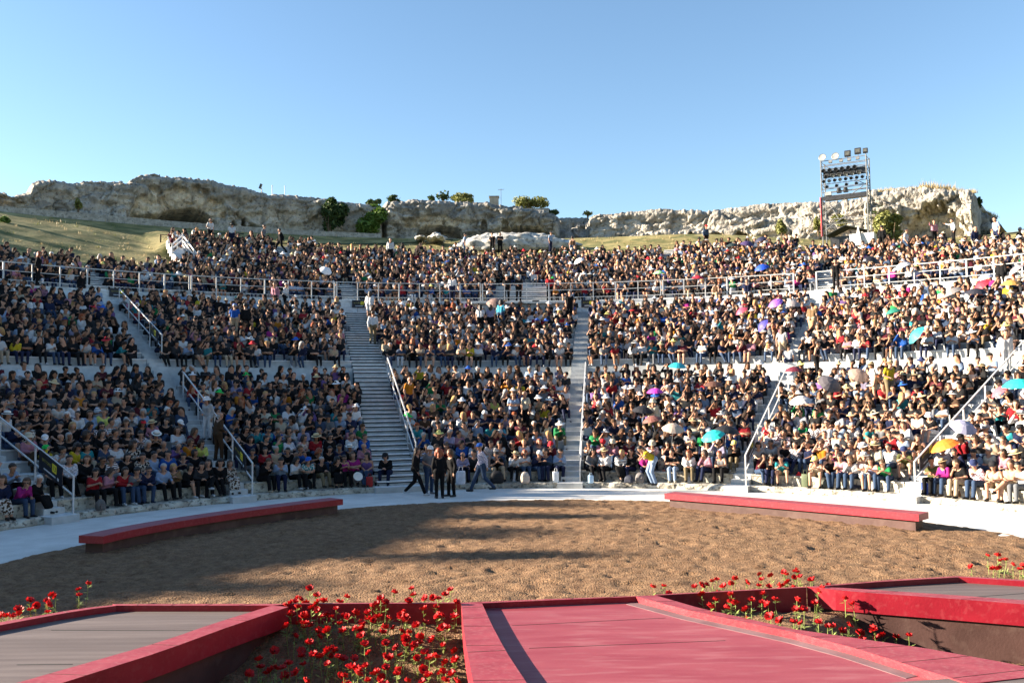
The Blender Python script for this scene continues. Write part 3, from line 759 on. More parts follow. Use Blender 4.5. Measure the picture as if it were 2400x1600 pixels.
# palm
pb_ = at_rho(2015 / .98, 500 / .98, 55.0); t = empty('palm_tree', pb_, 'yellow green fan palm standing against the cream rock', 'palm')
b = MB(); b.tube([(0, 0, -1.2), (.03, 0, -.4), (0, 0, .2)], .16, M_BARK, 8, .12); b.build('trunk', t)
b = MB()
for k in range(26):
    an = k * 2.4; el = random.uniform(-.5, 1.2); L = random.uniform(.6, .95); d = Vector((math.cos(an) * math.cos(el), math.sin(an) * math.cos(el), math.sin(el)))
    c = Vector((0, 0, .25)) + d * L * .45; x = d.cross(Vector((0, 0, 1))).normalized()
    for q in range(-5, 6):
        e = (d + x * q * .17).normalized(); tip = c + e * L * .62; w2 = x.cross(e).normalized() * .0 + x * .022
        b.add([c - w2, c + w2, tip - Vector((0, 0, .1))], [(0, 1, 2)], M_LEAF)
    b.tube([(0, 0, .2), c], .012, M_STEM, 4)
b.build('crown', t)
# dry grass tufts on the rock top and slope
b = MB()
def tuft(p, h, n, m, rnd):
    for _ in range(n):
        q = Vector(p) + Vector((rnd.gauss(0, .12), rnd.gauss(0, .12), 0)); e = Vector((rnd.gauss(0, .25), rnd.gauss(0, .25), 1)) * h * rnd.uniform(.5, 1.1)
        x = Vector((rnd.gauss(0, 1), rnd.gauss(0, 1), 0)).normalized() * .018
        b.add([q - x, q + x, q + e], [(0, 1, 2)], m)
rnd = random.Random(3)
tabr = [(1985, 447), (2010, 441), (2060, 437), (2110, 434), (2130, 430), (2160, 436), (2200, 438), (2235, 442)]
for _ in range(240):
    u = rnd.uniform(1995, 2240); q = at_rho(u / .98, (interp(tabr, u, 1) + 2) / .98, 57.3 + rnd.uniform(0, 1.2)); tuft(q, rnd.uniform(.15, .55) * (1.4 if 2110 < u < 2190 else .8), 9, M_DRY, rnd)
for _ in range(60):
    u = rnd.uniform(2245, 2288); q = at_rho(u / .98, interp([(2240, 487), (2262, 490), (2290, 503)], u, 1) / .98, 59); tuft(q, rnd.uniform(.15, .4), 9, M_DRY, rnd)
for _ in range(900):
    d = rnd.uniform(-46, 44); p_ = R(d); r0 = top_rho(p_)[0]; rr = rnd.uniform(r0 + .5, 57); tuft(pol(rr, p_, terr(rr, p_) - .02), rnd.uniform(.08, .28), 8, M_DRY if rnd.random() < .75 else M_LEAFO, rnd)
o = b.build('dry_grass'); tag(o, 'dry grass tufts on the slope and rock tops', 'grass', kind='stuff')
# unseen growth along the hill crest, added to break up the shadow edge
def tree(p, ht, rad, label, seed):
    t = empty('pine_tree', p, label, 'tree', 'trees on the hill beside the theatre'); rn = random.Random(seed)
    b = MB(); b.tube([(0, 0, -.5), (.1, 0, ht * .4), (-.05, .1, ht * .85)], .28, M_BARK, 8, .08)
    for k in range(7):
        an = k * 2.2 + seed; z0 = ht * (.35 + .07 * k); b.tube([(0, 0, z0), (math.cos(an) * rad * .5, math.sin(an) * rad * .5, z0 + ht * .12), (math.cos(an) * rad * .85, math.sin(an) * rad * .85, z0 + ht * .2)], .09, M_BARK, 5, .03)
    b.build('trunk', t)
    b = MB(); foliage(b, (0, 0, ht * .68), (rad, rad, ht * .34), 2600, M_LEAFD, .34, seed); b.build('crown', t)
SB = ['low dark unseen shrub on the hill crest nearest the ridge', 'broad unseen scrub bush along the shading hill crest', 'round unseen olive scrub on the shading hill crest', 'small unseen scrub bush on the hill crest', 'dense dark unseen scrub above the shaded block', 'thin unseen scrub bush on the falling hill', 'last unseen scrub bush at the hill end']
for k, (d, r, ht, rad) in enumerate([(-50, 58.2, 1.1, 1.6), (-53.5, 58.6, 1.9, 1.4), (-57, 58.0, 1.3, 2.0), (-60.5, 58.4, 2.2, 1.3), (-63.5, 58.2, 1.4, 1.8), (-66.5, 58.5, 2.0, 1.5), (-69.5, 58.0, 1.2, 2.0), (-72.5, 58.4, 2.1, 1.4), (-75.5, 58.2, 1.5, 1.8), (-78.5, 58.5, 2.0, 1.3), (-81.5, 58.1, 1.2, 1.8), (-84.5, 58.3, 1.7, 1.4), (-87.5, 58.2, 1.1, 1.7)]):
    t = empty('unseen_scrub', pol(r, R(d), terr(r, R(d))), SB[k % 7] + ('' if k < 7 else ', farther along'), 'bush', 'unseen scrub added to break up the hill shadow')
    b = MB(); foliage(b, (0, 0, ht * .5), (rad, rad * .7, ht * .6), 420, M_LEAFD, .15, 60 + k); b.build('foliage', t)
    b = MB(); b.tube([(0, 0, -.3), (.1, 0, ht * .4), (.3, .1, ht * .8)], .06, M_BARK, 5, .02); b.build('stem', t)

# ------------------------------------------------------------------ hut, aerial, poles, guard sculpture
hp = at_rho(1135 / .98, 466 / .98, 66); t = empty('stone_hut', hp, 'small beige rooftop hut on the skyline', 'hut')
M_HUT = mat('beige_plaster', (.34, .29, .22), (.44, .38, .30), 3, .9, .3)
b = MB(); b.box((0, 0, 0), (.86, .8, 1.0), M_HUT); b.build('wall', t)
b = MB(); b.box((0, 0, .54), (.98, .92, .08), M_WALL); b.build('roof', t)
pr = at_rho(1215 / .98, 486 / .98, 62.2); b = MB(); a = phi_of(pr)
b.box(pr + Vector((0, 0, -.1)), (3.6, .3, .75), M_WALL, Matrix.Rotation(-a, 3, 'Z')); tag(b.build('parapet_wall'), 'low block parapet in front of the broad green shrub', 'wall')
ap = at_rho(1151 / .98, 470 / .98, 65.5); t = empty('tv_aerial', ap, 'thin rooftop TV aerial beside the beige hut', 'aerial')
b = MB(); b.tube([(0, 0, -.3), (0, 0, 1.5)], .022, M_METAL, 5); b.build('mast', t)
b = MB(); b.tube([(-.28, 0, 1.42), (.3, 0, 1.46)], .016, M_METAL, 4)
for k in range(6): b.tube([(-.25 + .1 * k, -.2, 1.42), (-.25 + .1 * k, .2, 1.44)], .01, M_METAL, 4)
b.build('dipole_array', t)
for u, vt, lb in ((625, 427, 'thin grey pole on the ridge'), (654, 428, 'second thin grey pole, farther from the lamp post')):
    q = at_rho(u / .98, 450 / .98, 62); b = MB(); top = at_rho(u / .98, vt / .98, 62); b.tube([q - q, top - q], .028, M_METAL, 6); b.tube([top - q - Vector((0, 0, .02)), top - q + Vector((0, 0, .04))], .045, M_METAL, 6)
    tag(b.build('pole', loc=None), lb, 'pole').location = q
q = at_rho(602 / .98, 442 / .98, 61.8); t = empty('lamp_post', q, 'short dark floodlight post on the ridge', 'lamp')
b = MB(); b.tube([(0, 0, -.2), (-.05, 0, .35)], .04, M_BLACKMETAL, 6); b.build('post', t)
b = MB(); b.box((-.12, -.05, .52), (.16, .2, .42), M_BLACKMETAL, Matrix.Rotation(.35, 3, 'Y')); b.build('lamp_head', t)

# ------------------------------------------------------------------ lighting tower
tp = at_rho(1942 / .98, 540 / .98, 50.0); PHT = R(31); dT = tp.y
TZ = at_rho(1938 / .98, 364 / .98, 50.0).z - tp.z
t = empty('lighting_tower', tp, 'tall steel scaffold tower carrying rows of stage lamps', 'tower', rz=-PHT)
TW, TD = 3.05, 1.3
M_RAILRED = mat('red_cable_cover', (.50, .03, .04), (.58, .05, .06), 5, .6)
for sx in (-1, 1):
    for y in (0, TD):
        b = MB(); b.tube([(sx * TW / 2, y, -1.6), (sx * TW / 2, y, TZ + .1)], .045, M_METAL, 7)
        b.build('leg', t)
for y in (0, TD):
    for dz in (0, -.40, -.62, -1.68, -2.05, -2.28, -4.25, -4.6):
        b = MB(); b.tube([(-TW / 2, y, TZ + dz), (TW / 2, y, TZ + dz)], .028, M_METAL, 6); b.build('crossbar', t)
for sx in (-1, 1):
    for dz in (0, -.9, -1.68, -2.54, -3.4, -4.25):
        b = MB(); b.tube([(sx * TW / 2, 0, TZ + dz), (sx * TW / 2, TD, TZ + dz)], .022, M_METAL, 5)
        if dz > -4: b.tube([(sx * TW / 2, 0, TZ + dz), (sx * TW / 2, TD, TZ + dz - .85)], .018, M_METAL, 5)
        b.build('side_brace', t)
for p_, q_ in (((-TW / 2 + .15, 0, TZ - 5.0), (TW / 2 - .1, 0, TZ - 3.2)), ((-TW / 2, 0, TZ - 3.9), (TW / 2 - .25, 0, TZ - 2.1)), ((-TW / 2 + .45, .05, TZ - 3.0), (-TW / 2 + 1.1, .05, TZ - 4.25)), ((-TW / 2, TD, TZ - .05), (TW / 2, TD, TZ - 1.9))):
    b = MB(); b.tube([p_, q_], .03, M_METAL, 6); b.build('diagonal_brace', t)
b = MB(); b.box((0, TD / 2, TZ - 2.62), (TW - .12, TD, .10), M_BLACKMETAL); b.box((0, -.02, TZ - 2.72), (TW - .12, .04, .30), M_BLACKMETAL); b.build('platform', t)
b = MB(); b.box((.05, .12, TZ - .98), (TW - .15, .06, .50), M_BLACKMETAL); b.build('back_panel', t)
b = MB(); b.tube([(-TW / 2 - .08, -.05, TZ - 2.6), (-TW / 2 - .06, -.05, TZ - 5.4)], .05, M_RAILRED, 6); b.build('cable_cover', t)
def small_lamp(x, z, r, front=True):
    r *= 1.2
    o = MB(); mt = Matrix.Translation((x, -.10, z)) @ Matrix.Rotation(R(90 + 14), 4, 'X')
    o.lathe([(r * .5, -.22), (r * .8, -.16), (r * .9, 0), (r, .10), (r * .86, .10), (r * .8, .02)], M_BLACKMETAL, 10, mt)
    L_ = o.build('stage_lamp', t)
    g_ = MB(); g_.lathe([(.001, .03), (r * .8, .03)], M_BLACKMETAL if not front else M_GLASS, 10, mt); g_.build('lens', L_)
    y_ = MB(); y_.tube([(x - r * 1.15, -.1, z), (x - r * 1.1, -.02, z + r * 1.3), (x + r * 1.1, -.02, z + r * 1.3), (x + r * 1.15, -.1, z)], .012, M_METAL, 4); y_.build('yoke', L_)
for k in range(6): small_lamp(-1.32 + k * .42, TZ - .73, .125, False)
for k in range(6): small_lamp(-1.15 + k * .44, TZ - 1.18, .12, k > 0)
for k in range(8): small_lamp(-1.32 + k * .37, TZ - 1.50, .10, k in (1, 3))
for k in range(4): small_lamp(-1.12 + k * .66, TZ - 1.90, .095, False)
for x in (-.33, .12):
    b = MB(); b.box((x, 0, TZ - 2.32), (.30, .28, .20), M_BLACKMETAL); b.tube([(x, -.05, TZ - 2.3), (x, -.12, TZ - 2.08)], .14, M_BLACKMETAL, 10, .13); b.build('moving_head_lamp', t)
b = MB(); b.box((-1.05, 0, TZ - 2.4), (.4, .3, .25), M_GLASS); b.build('equipment_case', t)
for x, z in ((-.85, -.12), (-.12, -.14), (.42, -.14), (.98, -.13)):
    b = MB(); b.box((x, -.05, TZ + z), (.24, .14, .17), M_METAL, Matrix.Rotation(R(-20), 3, 'X')); o = b.build('small_floodlight', t)
    b = MB(); b.box((x, -.125, TZ + z - .03), (.19, .01, .12), M_GLASS, Matrix.Rotation(R(-20), 3, 'X')); b.build('lens', o)
for x, z in ((-1.38, .26), (-.5, .22)):
    b = MB(); mt = Matrix.Translation((x, -.08, TZ + z)) @ Matrix.Rotation(R(78), 4, 'X')
    b.lathe([(.05, -.2), (.12, -.16), (.2, -.06), (.25, .02), (.27, .03), (.25, .04)], M_METAL, 16, mt); o = b.build('round_floodlight', t)
    b = MB(); b.lathe([(.001, .0), (.12, .015), (.245, .025)], M_GLASS, 16, mt); b.build('reflector', o)
for x, z, s in ((.32, .30, .42), (1.0, .38, .42), (1.5, .34, .32)):
    b = MB(); b.box((x, 0, TZ + z), (s, .22, s * .95), M_BLACKMETAL, Matrix.Rotation(R(-10), 3, 'X')); o = b.build('square_floodlight', t)
    b = MB(); b.box((x, -.12, TZ + z), (s * .72, .02, s * .62), mat('dim_lamp_front', (.05, .055, .05), (.10, .10, .085), 9, .2, spec=.6), Matrix.Rotation(R(-10), 3, 'X')); b.build('lens', o)
    b = MB(); b.tube([(x, .05, TZ), (x, .05, TZ + z)], .025, M_METAL, 5); b.build('bracket', o)
# dark awning under the tower
aw = at_rho(1945 / .98, 530 / .98, 50.5); t = empty('awning', aw, 'dark pitched canvas awning under the lighting tower', 'awning', rz=-PHT)
M_AWN = mat('black_canvas', (.012, .018, .022), (.02, .03, .035), 4, .8)
b = MB(); b.add([(-1.35, -.5, -.25), (.0, -.5, .35), (1.5, -.5, -.15), (1.5, 1.2, -.15), (0, 1.2, .35), (-1.35, 1.2, -.25), (-1.35, -.5, -.29), (.0, -.5, .31), (1.5, -.5, -.19), (1.5, 1.2, -.19), (0, 1.2, .31), (-1.35, 1.2, -.29)], [(0, 1, 4, 5), (1, 2, 3, 4), (6, 11, 10, 7), (7, 10, 9, 8), (0, 6, 7, 1), (1, 7, 8, 2)], M_AWN); b.build('canopy', t)
for x, z in ((-1.3, -.3), (1.45, -.2)):
    b = MB(); b.tube([(x, -.45, -1.4), (x, -.45, z)], .025, M_METAL, 5); b.build('pole', t)
b = MB(); b.box((0, .4, -.75), (2.3, .7, .8), M_BLACKMETAL); b.build('equipment_rack', t)
# white kiosk block
kp = at_rho(1980 / .98, 574 / .98, 48.0); t = empty('white_kiosk', kp, 'plain white box kiosk at the foot of the tower', 'kiosk', rz=-PHT)
b = MB(); b.box((0, .6, .35), (1.55, 1.2, 1.5), M_RAIL); b.build('wall', t)
b = MB(); b.box((0, .6, 1.12), (1.6, 1.25, .04), M_RAIL); b.build('roof', t)
b = MB(); b.prism([(-.42, -.1), (-.06, -.1), (-.1, .02), (-.38, .02)], .9, 1.0, M_RAIL); b.add([(-.45, -.25, .3), (.05, -.25, .3), (-.2, -.05, 1.75), (-.45, .15, .3), (.05, .15, .3)], [(0, 1, 2), (1, 4, 2), (4, 3, 2), (3, 0, 2)], M_RAIL); b.build('folded_parasol', t)
# white side stair with railings on the slope
q = at_rho(425 / .98, 603 / .98, 40.5); t = empty('ramp_stair', q, 'white boarded side stair with sloping handrails on the grass', 'stairs', 'separate slope stair')
def up(u, v, r=40.5): return at_rho(u / .98, v / .98, r) - q
b = MB(); A, B_, C_, D_ = up(396, 580), up(413, 566, 41.8), up(432, 585, 41.8), up(425, 607)
bk = Vector((.25, .6, 0))
b.add([A, B_, C_, D_, A + bk, B_ + bk, C_ + bk, D_ + bk], [(0, 3, 2, 1), (4, 5, 6, 7), (0, 1, 5, 4), (1, 2, 6, 5), (2, 3, 7, 6), (3, 0, 4, 7)], M_RAIL); b.build('side_panel', t)
for u0, v0, u1, v1, r0, r1 in ((396, 562, 420, 540, 40.5, 42), (396, 571, 420, 550, 40.5, 42), (420, 540, 463, 598, 42, 40.6), (420, 552, 456, 602, 42, 40.6), (420, 562, 448, 604, 42, 40.6)):
    b = MB(); bar(b, up(u0, v0, r0), up(u1, v1, r1), .07); b.build('handrail', t)
for u0, v0, v1, r in ((396, 560, 584, 40.5), (408, 550, 572, 41.3), (420, 539, 566, 42), (432, 555, 585, 41.6), (445, 573, 600, 41.1), (456, 588, 608, 40.7)):
    b = MB(); bar(b, up(u0, v1, r), up(u0, v0, r), .07); b.build('post', t)
# gate frame and hose on the grass
for u0, u1, v0, v1, lb in ((366, 400, 538, 562, 'low wooden gate frame standing on the grass slope'),):
    q = at_rho(383 / .98, 562 / .98, 49); t = empty('gate_frame', q, lb, 'gate'); zt = at_rho(383 / .98, 538 / .98, 49).z - q.z
    for x in (-.42, .42):
        b = MB(); b.box((x, 0, zt / 2 - .2), (.07, .07, zt + .4), M_BARK); b.build('post', t)
    b = MB(); b.box((0, 0, .06), (.9, .06, .08), M_RAIL); b.box((0, 0, zt - .04), (.9, .05, .05), M_BARK); b.build('crossbar', t)
M_HOSE = mat('dark_green_hose', (.02, .035, .02), (.03, .05, .03), 6, .5)
for lb, pts in (('dark irrigation hose curving below the stone wall', [(437, 556), (436, 545), (442, 540), (470, 537), (520, 535), (560, 537)]), ('long dark hose lying across the sunlit grass', [(600, 558), (700, 560), (800, 561), (900, 559), (990, 555), (1040, 550)])):
    b = MB(); pp = []
    for u, v in pts:
        best = None; rr = 44.0
        while rr < 58:
            c_ = at_rho(u / .98, v / .98, rr)
            if c_.z <= terr(rr, phi_of(c_)) + .1: best = c_; break
            rr += .1
        if best: pp.append(best)
    if len(pp) > 1: b.tube(pp, .06, M_HOSE, 6); tag(b.build('hose', smooth=True), lb, 'hose', 'hoses on the slope')

# belt of trees behind the camera, added to cut the sky fill
b = MB(); rn = random.Random(77)
for k in range(26):
    p_ = R(112 + 136 * k / 25 + rn.uniform(-2, 2)); rr = rn.uniform(36, 42); c = pol(rr, p_, 0); hh = rn.uniform(17, 23)
    b.tube([c, c + Vector((.2, .1, hh * .5)), c + Vector((0, 0, hh * .85))], .3, M_BARK, 6, .1)
    foliage(b, c + Vector((0, 0, hh * .52)), (3.6, 3.6, hh * .5), 560, M_LEAFD, .8, 300 + k)
tag(b.build('added_treeline'), 'belt of dark evergreen trees added unseen behind the stage to cut sky light', 'trees', kind='stuff')
# ================================================================== BENCHES AND STAGE PLATFORMS
def quad_curve(a, m, b, n=16):
    out = []
    for i in range(n + 1):
        t = i / n; out.append(a * (2 * (t - .5) * (t - 1)) + m * (4 * t * (1 - t)) + b * (2 * t * (t - .5)))
    return out
def strip_block(b, f, k, z0, z1, m, mtop, ends=True):
    "block between two plan curves (front f, back k)"
    n = len(f); vs = []
    for p, q in zip(f, k): vs += [(p.x, p.y, z0), (q.x, q.y, z0), (q.x, q.y, z1), (p.x, p.y, z1)]
    fs = []; ft = []
    for i in range(n - 1):
        o = 4 * i; fs += [(o, o + 1, o + 5, o + 4), (o + 1, o + 2, o + 6, o + 5), (o, o + 4, o + 7, o + 3)]; ft.append((o + 3, o + 7, o + 6, o + 2))
    fs += [(0, 3, 2, 1), (4 * n - 4, 4 * n - 3, 4 * n - 2, 4 * n - 1)]
    o = len(b.v); b.add(vs, fs, m); k_ = b.mi(mtop)
    for q in ft: b.f.append(tuple(i + o for i in q)); b.m.append(k_)
def offset_curve(c, d):
    out = []
    for i, p in enumerate(c):
        t = (c[min(i + 1, len(c) - 1)] - c[max(i - 1, 0)]).normalized(); out.append(p + Vector((-t.y, t.x, 0)) * d)
    return out
BZ = .43
M_BORDER = mat('dusty_dark_border', (.15, .088, .095), (.23, .145, .15), 2.2, .7, .1, 30)
for nm, F, lb in (('a', [(242, 1256), (490, 1210), (804, 1169)], 'long curved red topped bench lying in the shade on the sand'), ('b', [(1557, 1156), (1825, 1177), (2153, 1205)], 'long curved red topped bench standing in full sun on the sand')):
    f = quad_curve(*[P(x, y, BZ) for x, y in F]); mid = f[8].copy(); mid.z = 0
    bk = offset_curve(f, .62)
    t = empty('stage_bench', (mid.x, mid.y, 0), lb, 'bench', 'curved stage benches')
    sh = lambda c: [p - mid for p in c]
    b = MB(); strip_block(b, sh(f), sh(bk), BZ - .165, BZ, M_RED, M_REDTOP); b.build('seat', t)
    tr = lambda c: [c[0] + (c[1] - c[0]).normalized() * .12] + c[1:-1] + [c[-1] - (c[-1] - c[-2]).normalized() * .12]
    b = MB(); strip_block(b, sh(tr(offset_curve(f, .10))), sh(tr(offset_curve(f, .54))), -.06, BZ - .167, M_BROWN, M_BROWN); b.build('base', t)
    b = MB()
    for i in (8,):
        tt = (f[i + 1] - f[i - 1]).normalized(); nn = Vector((-tt.y, tt.x, 0)); rot = Matrix((tt, nn, Vector((0, 0, 1)))).transposed()
        b.box(f[i] - mid + Vector((0, 0, -.0825)) + nn * .31, (.008, .626, .168), M_BROWN, rot)
    b.build('board_joint', t)
PZ = .45
def pp(L, z=PZ): return [P(x, y, z) for x, y in L]
def resample(c, n):
    d = [0]
    for a, e in zip(c, c[1:]): d.append(d[-1] + (e - a).length)
    out = []
    for i in range(n + 1):
        s = d[-1] * i / n; k = 0
        while k < len(d) - 2 and d[k + 1] < s: k += 1
        t = (s - d[k]) / max(1e-6, d[k + 1] - d[k]); out.append(c[k].lerp(c[k + 1], t))
    return out
def curb(t, name, outer, inner, z0=PZ - .28, z1=PZ, n=14, m=M_RED, mt=M_REDTOP):
    o_, i_ = resample(outer, n), resample(inner, n); b = MB(); strip_block(b, o_, i_, z0, z1, m, mt); c_ = b.build(name, t); j = MB()
    for i in range(2, n, 3):
        a_, e_ = o_[i], i_[i]; d_ = e_ - a_
        j.box((a_ + e_) / 2 + Vector((0, 0, .0005)), (d_.length * .98, .007, .004), M_BROWN, Matrix.Rotation(math.atan2(d_.y, d_.x), 3, 'Z'))
    j.build('board_joint', c_); return c_
def ext(c, d):
    "carry a curve on past its last point (out of the picture, towards the stage front)"
    return c + [c[-1] + (c[-1] - c[-2]).normalized() * d]
# --- platform on the shaded side
lo_out = ext(pp([(264, 1417), (186, 1425), (95, 1441), (0, 1457)]), 3.0); lo_in = ext(pp([(273, 1418.5), (190, 1429), (95, 1446), (0, 1464)]), 3.0)
ro_out = ext(pp([(676, 1421), (530, 1470), (380, 1525), (143, 1600)]), 2.2); ro_in = ext(pp([(637, 1418), (500, 1460), (380, 1502), (36, 1600)]), 2.2)
bk_out = pp([(264, 1414.5), (470, 1414), (676, 1414)]); bk_in = pp([(270, 1418), (470, 1418), (640, 1418)])
# keep the side curbs a real width
def widen(o_, w, sgn): 
    return [p + Vector((sgn * -(o_[min(i + 1, len(o_) - 1)] - o_[max(i - 1, 0)]).normalized().y, sgn * (o_[min(i + 1, len(o_) - 1)] - o_[max(i - 1, 0)]).normalized().x, 0)) * w for i, p in enumerate(o_)]
t = empty('stage_platform', (0, 0, 0), 'low stage platform with weathered grey boards and red curbs', 'platform', 'stage platforms')
poly = lo_in[::-1] + [bk_in[1]] + ro_in
b = MB(); b.prism([(p.x, p.y) for p in poly], -.6, PZ - .085, M_BROWN, M_GREYDECK); b.build('deck', t)
curb(t, 'curb', lo_in, lo_out); curb(t, 'curb', ro_out, ro_in); curb(t, 'curb', bk_out, bk_in)
rb_o = offset_curve(resample(ro_out, 14), -.0); base_f = [p + (q - p).normalized() * .14 for p, q in zip(resample(ro_out, 14), resample(ro_in, 14))]
b = MB(); strip_block(b, base_f, [p + (q - p).normalized() * .2 for p, q in zip(resample(ro_out, 14), resample(ro_in, 14))], -.6, PZ - .281, M_BROWN, M_BROWN); b.build('base_board', t)
b = MB(); J0 = P(120, 1476, PZ - .085); J1 = P(478, 1477, PZ - .085); J2 = P(40, 1557, PZ - .085); J3 = P(170, 1556, PZ - .085)
for a_, c_ in ((J0, J1), (J2, J3)): b.box((a_ + c_) / 2, ((c_ - a_).length, .012, .006), M_GAP, Matrix.Rotation(math.atan2(c_.y - a_.y, c_.x - a_.x), 3, 'Z'))
b.build('board_joint', t)
# --- middle platform
lo_out = ext(pp([(1081, 1412), (1086, 1470), (1092, 1515), (1109, 1600)]), 2.5); lo_in = ext(pp([(1129, 1411), (1151, 1460), (1185, 1524), (1235, 1600)]), 2.5)
ro_in = pp([(1490, 1397), (1617, 1430), (1740, 1456), (1860, 1481), (2000, 1517), (2151, 1564)]); ro_out = pp([(1536, 1394), (1640, 1424), (1740, 1446), (1860, 1473), (2060, 1502), (2176, 1519), (2364, 1553), (2480, 1577)])
bk_out = pp([(1081, 1411), (1280, 1403), (1536, 1394)]); bk_in = pp([(1129, 1412.5), (1300, 1405), (1492, 1397)])
t = empty('stage_platform', (0, 0, 0), 'worn pink red stage platform fanning out between two flower beds', 'platform', 'stage platforms')
front = pp([(2480, 1577), (2400, 1576), (2200, 1589), (2047, 1600), (1700, 1632)])
poly = lo_in[::-1] + [bk_in[1]] + ro_in + pp([(2300, 1572)]) + front[1:]
b = MB(); b.prism([(p.x, p.y) for p in poly], -.6, PZ - .085, M_BROWN, M_PINKDECK); b.build('deck', t)
curb(t, 'curb', lo_in, lo_out)
curb(t, 'curb', bk_out, bk_in); curb(t, 'curb', ro_out, ext(ro_in, .6), n=24)
b = MB(); e_i = offset_curve(resample(ro_in, 24), -.19); strip_block(b, e_i, offset_curve(resample(ro_in, 24), -.003), PZ - .12, PZ - .081, M_BORDER, M_BORDER); b.build('deck_border', t)
b = MB(); e_b = [P(x, y, PZ - .085) for x, y in ((1135, 1423), (1300, 1416.5), (1490, 1408))]; strip_block(b, offset_curve(resample(e_b, 8), -.10), resample(e_b, 8), PZ - .12, PZ - .081, M_BORDER, M_BORDER); b.build('deck_border', t)
b = MB()
for a_, c_ in (((1160, 1465.5), (1226, 1463)), ((1155, 1526), (1180, 1524))): pass
for (x0, y0, x1, y1), z in (((1084, 1423, 1130, 1421), PZ + .001), ((1087, 1466, 1152, 1466), PZ + .001), ((1097, 1527, 1184, 1523), PZ + .001), ((1200, 1465, 1560, 1447), PZ - .084), ((1240, 1518, 1700, 1500), PZ - .084)):
    a_, c_ = P(x0, y0, z), P(x1, y1, z); b.box((a_ + c_) / 2, ((c_ - a_).length, .008, .004), M_GAP if z < PZ else M_BROWN, Matrix.Rotation(math.atan2(c_.y - a_.y, c_.x - a_.x), 3, 'Z'))
b.build('board_joint', t)
# --- platform on the sunny side
f_out = ext(pp([(1891, 1374), (1980, 1384), (2060, 1390), (2230, 1402), (2400, 1415)]), 3.0); f_in = ext(pp([(1976, 1376.5), (2060, 1382), (2230, 1393), (2400, 1405.5)]), 3.0)
bk_out = pp([(1891, 1374), (2060, 1360), (2243, 1349)]); bk_in = pp([(1910, 1374.6), (2060, 1362.5), (2246, 1351.5)])
s_out = ext(pp([(2243, 1349), (2320, 1353), (2400, 1358)]), 3.0); s_in = ext(pp([(2246, 1351.5), (2320, 1356), (2400, 1361)]), 3.0)
t = empty('stage_platform', (0, 0, 0), 'stage platform with a bright sunlit red fascia and grey deck', 'platform', 'stage platforms')
poly = f_in + s_in[::-1] + bk_in[::-1][1:]
b = MB(); b.prism([(p.x, p.y) for p in poly], -.6, PZ - .085, M_BROWN, M_GREYDECK); b.build('deck', t)
curb(t, 'curb', f_out, f_in, z0=PZ - .30); curb(t, 'curb', bk_in, bk_out); curb(t, 'curb', s_in, s_out)
fo = resample(f_out, 16); b = MB(); strip_block(b, offset_curve(fo, .04), offset_curve(fo, .12), -.6, PZ - .301, M_BROWN, M_BROWN); b.build('base_board', t)
b = MB(); a_, c_ = P(2285, 1398, PZ - .085), P(2400, 1390, PZ - .085); b.box((a_ + c_) / 2, ((c_ - a_).length + 1, .012, .006), M_GAP, Matrix.Rotation(math.atan2(c_.y - a_.y, c_.x - a_.x), 3, 'Z')); b.build('board_joint', t)
# edging boards behind the two flower beds
for L, lb in (([(673, 1414), (880, 1413), (1080, 1412)], 'dark red edging board behind the big poppy bed'), ([(1537, 1394), (1720, 1384), (1890, 1375)], 'dark red edging board behind the sunny poppy bed')):
    o_ = resample(pp(L), 8); b = MB(); strip_block(b, offset_curve(o_, -.001), offset_curve(o_, .05), -.05, PZ - .002, M_RED, M_REDTOP); tag(b.build('edging_board'), lb, 'edging', 'edging boards of the beds')
# grey stage floor nearest the camera
b = MB(); fl = pp([(1700, 1634), (2047, 1601.5), (2200, 1590.5), (2400, 1577.5), (2620, 1562)], PZ - .01)
b.prism([(p.x, p.y) for p in fl] + [(6, 5), (-1.5, 5), (-1.0, 7.2)], -.05, PZ - .01, M_BROWN, M_GREYDECK); o = b.build('stage_floor'); tag(o, kind='structure')

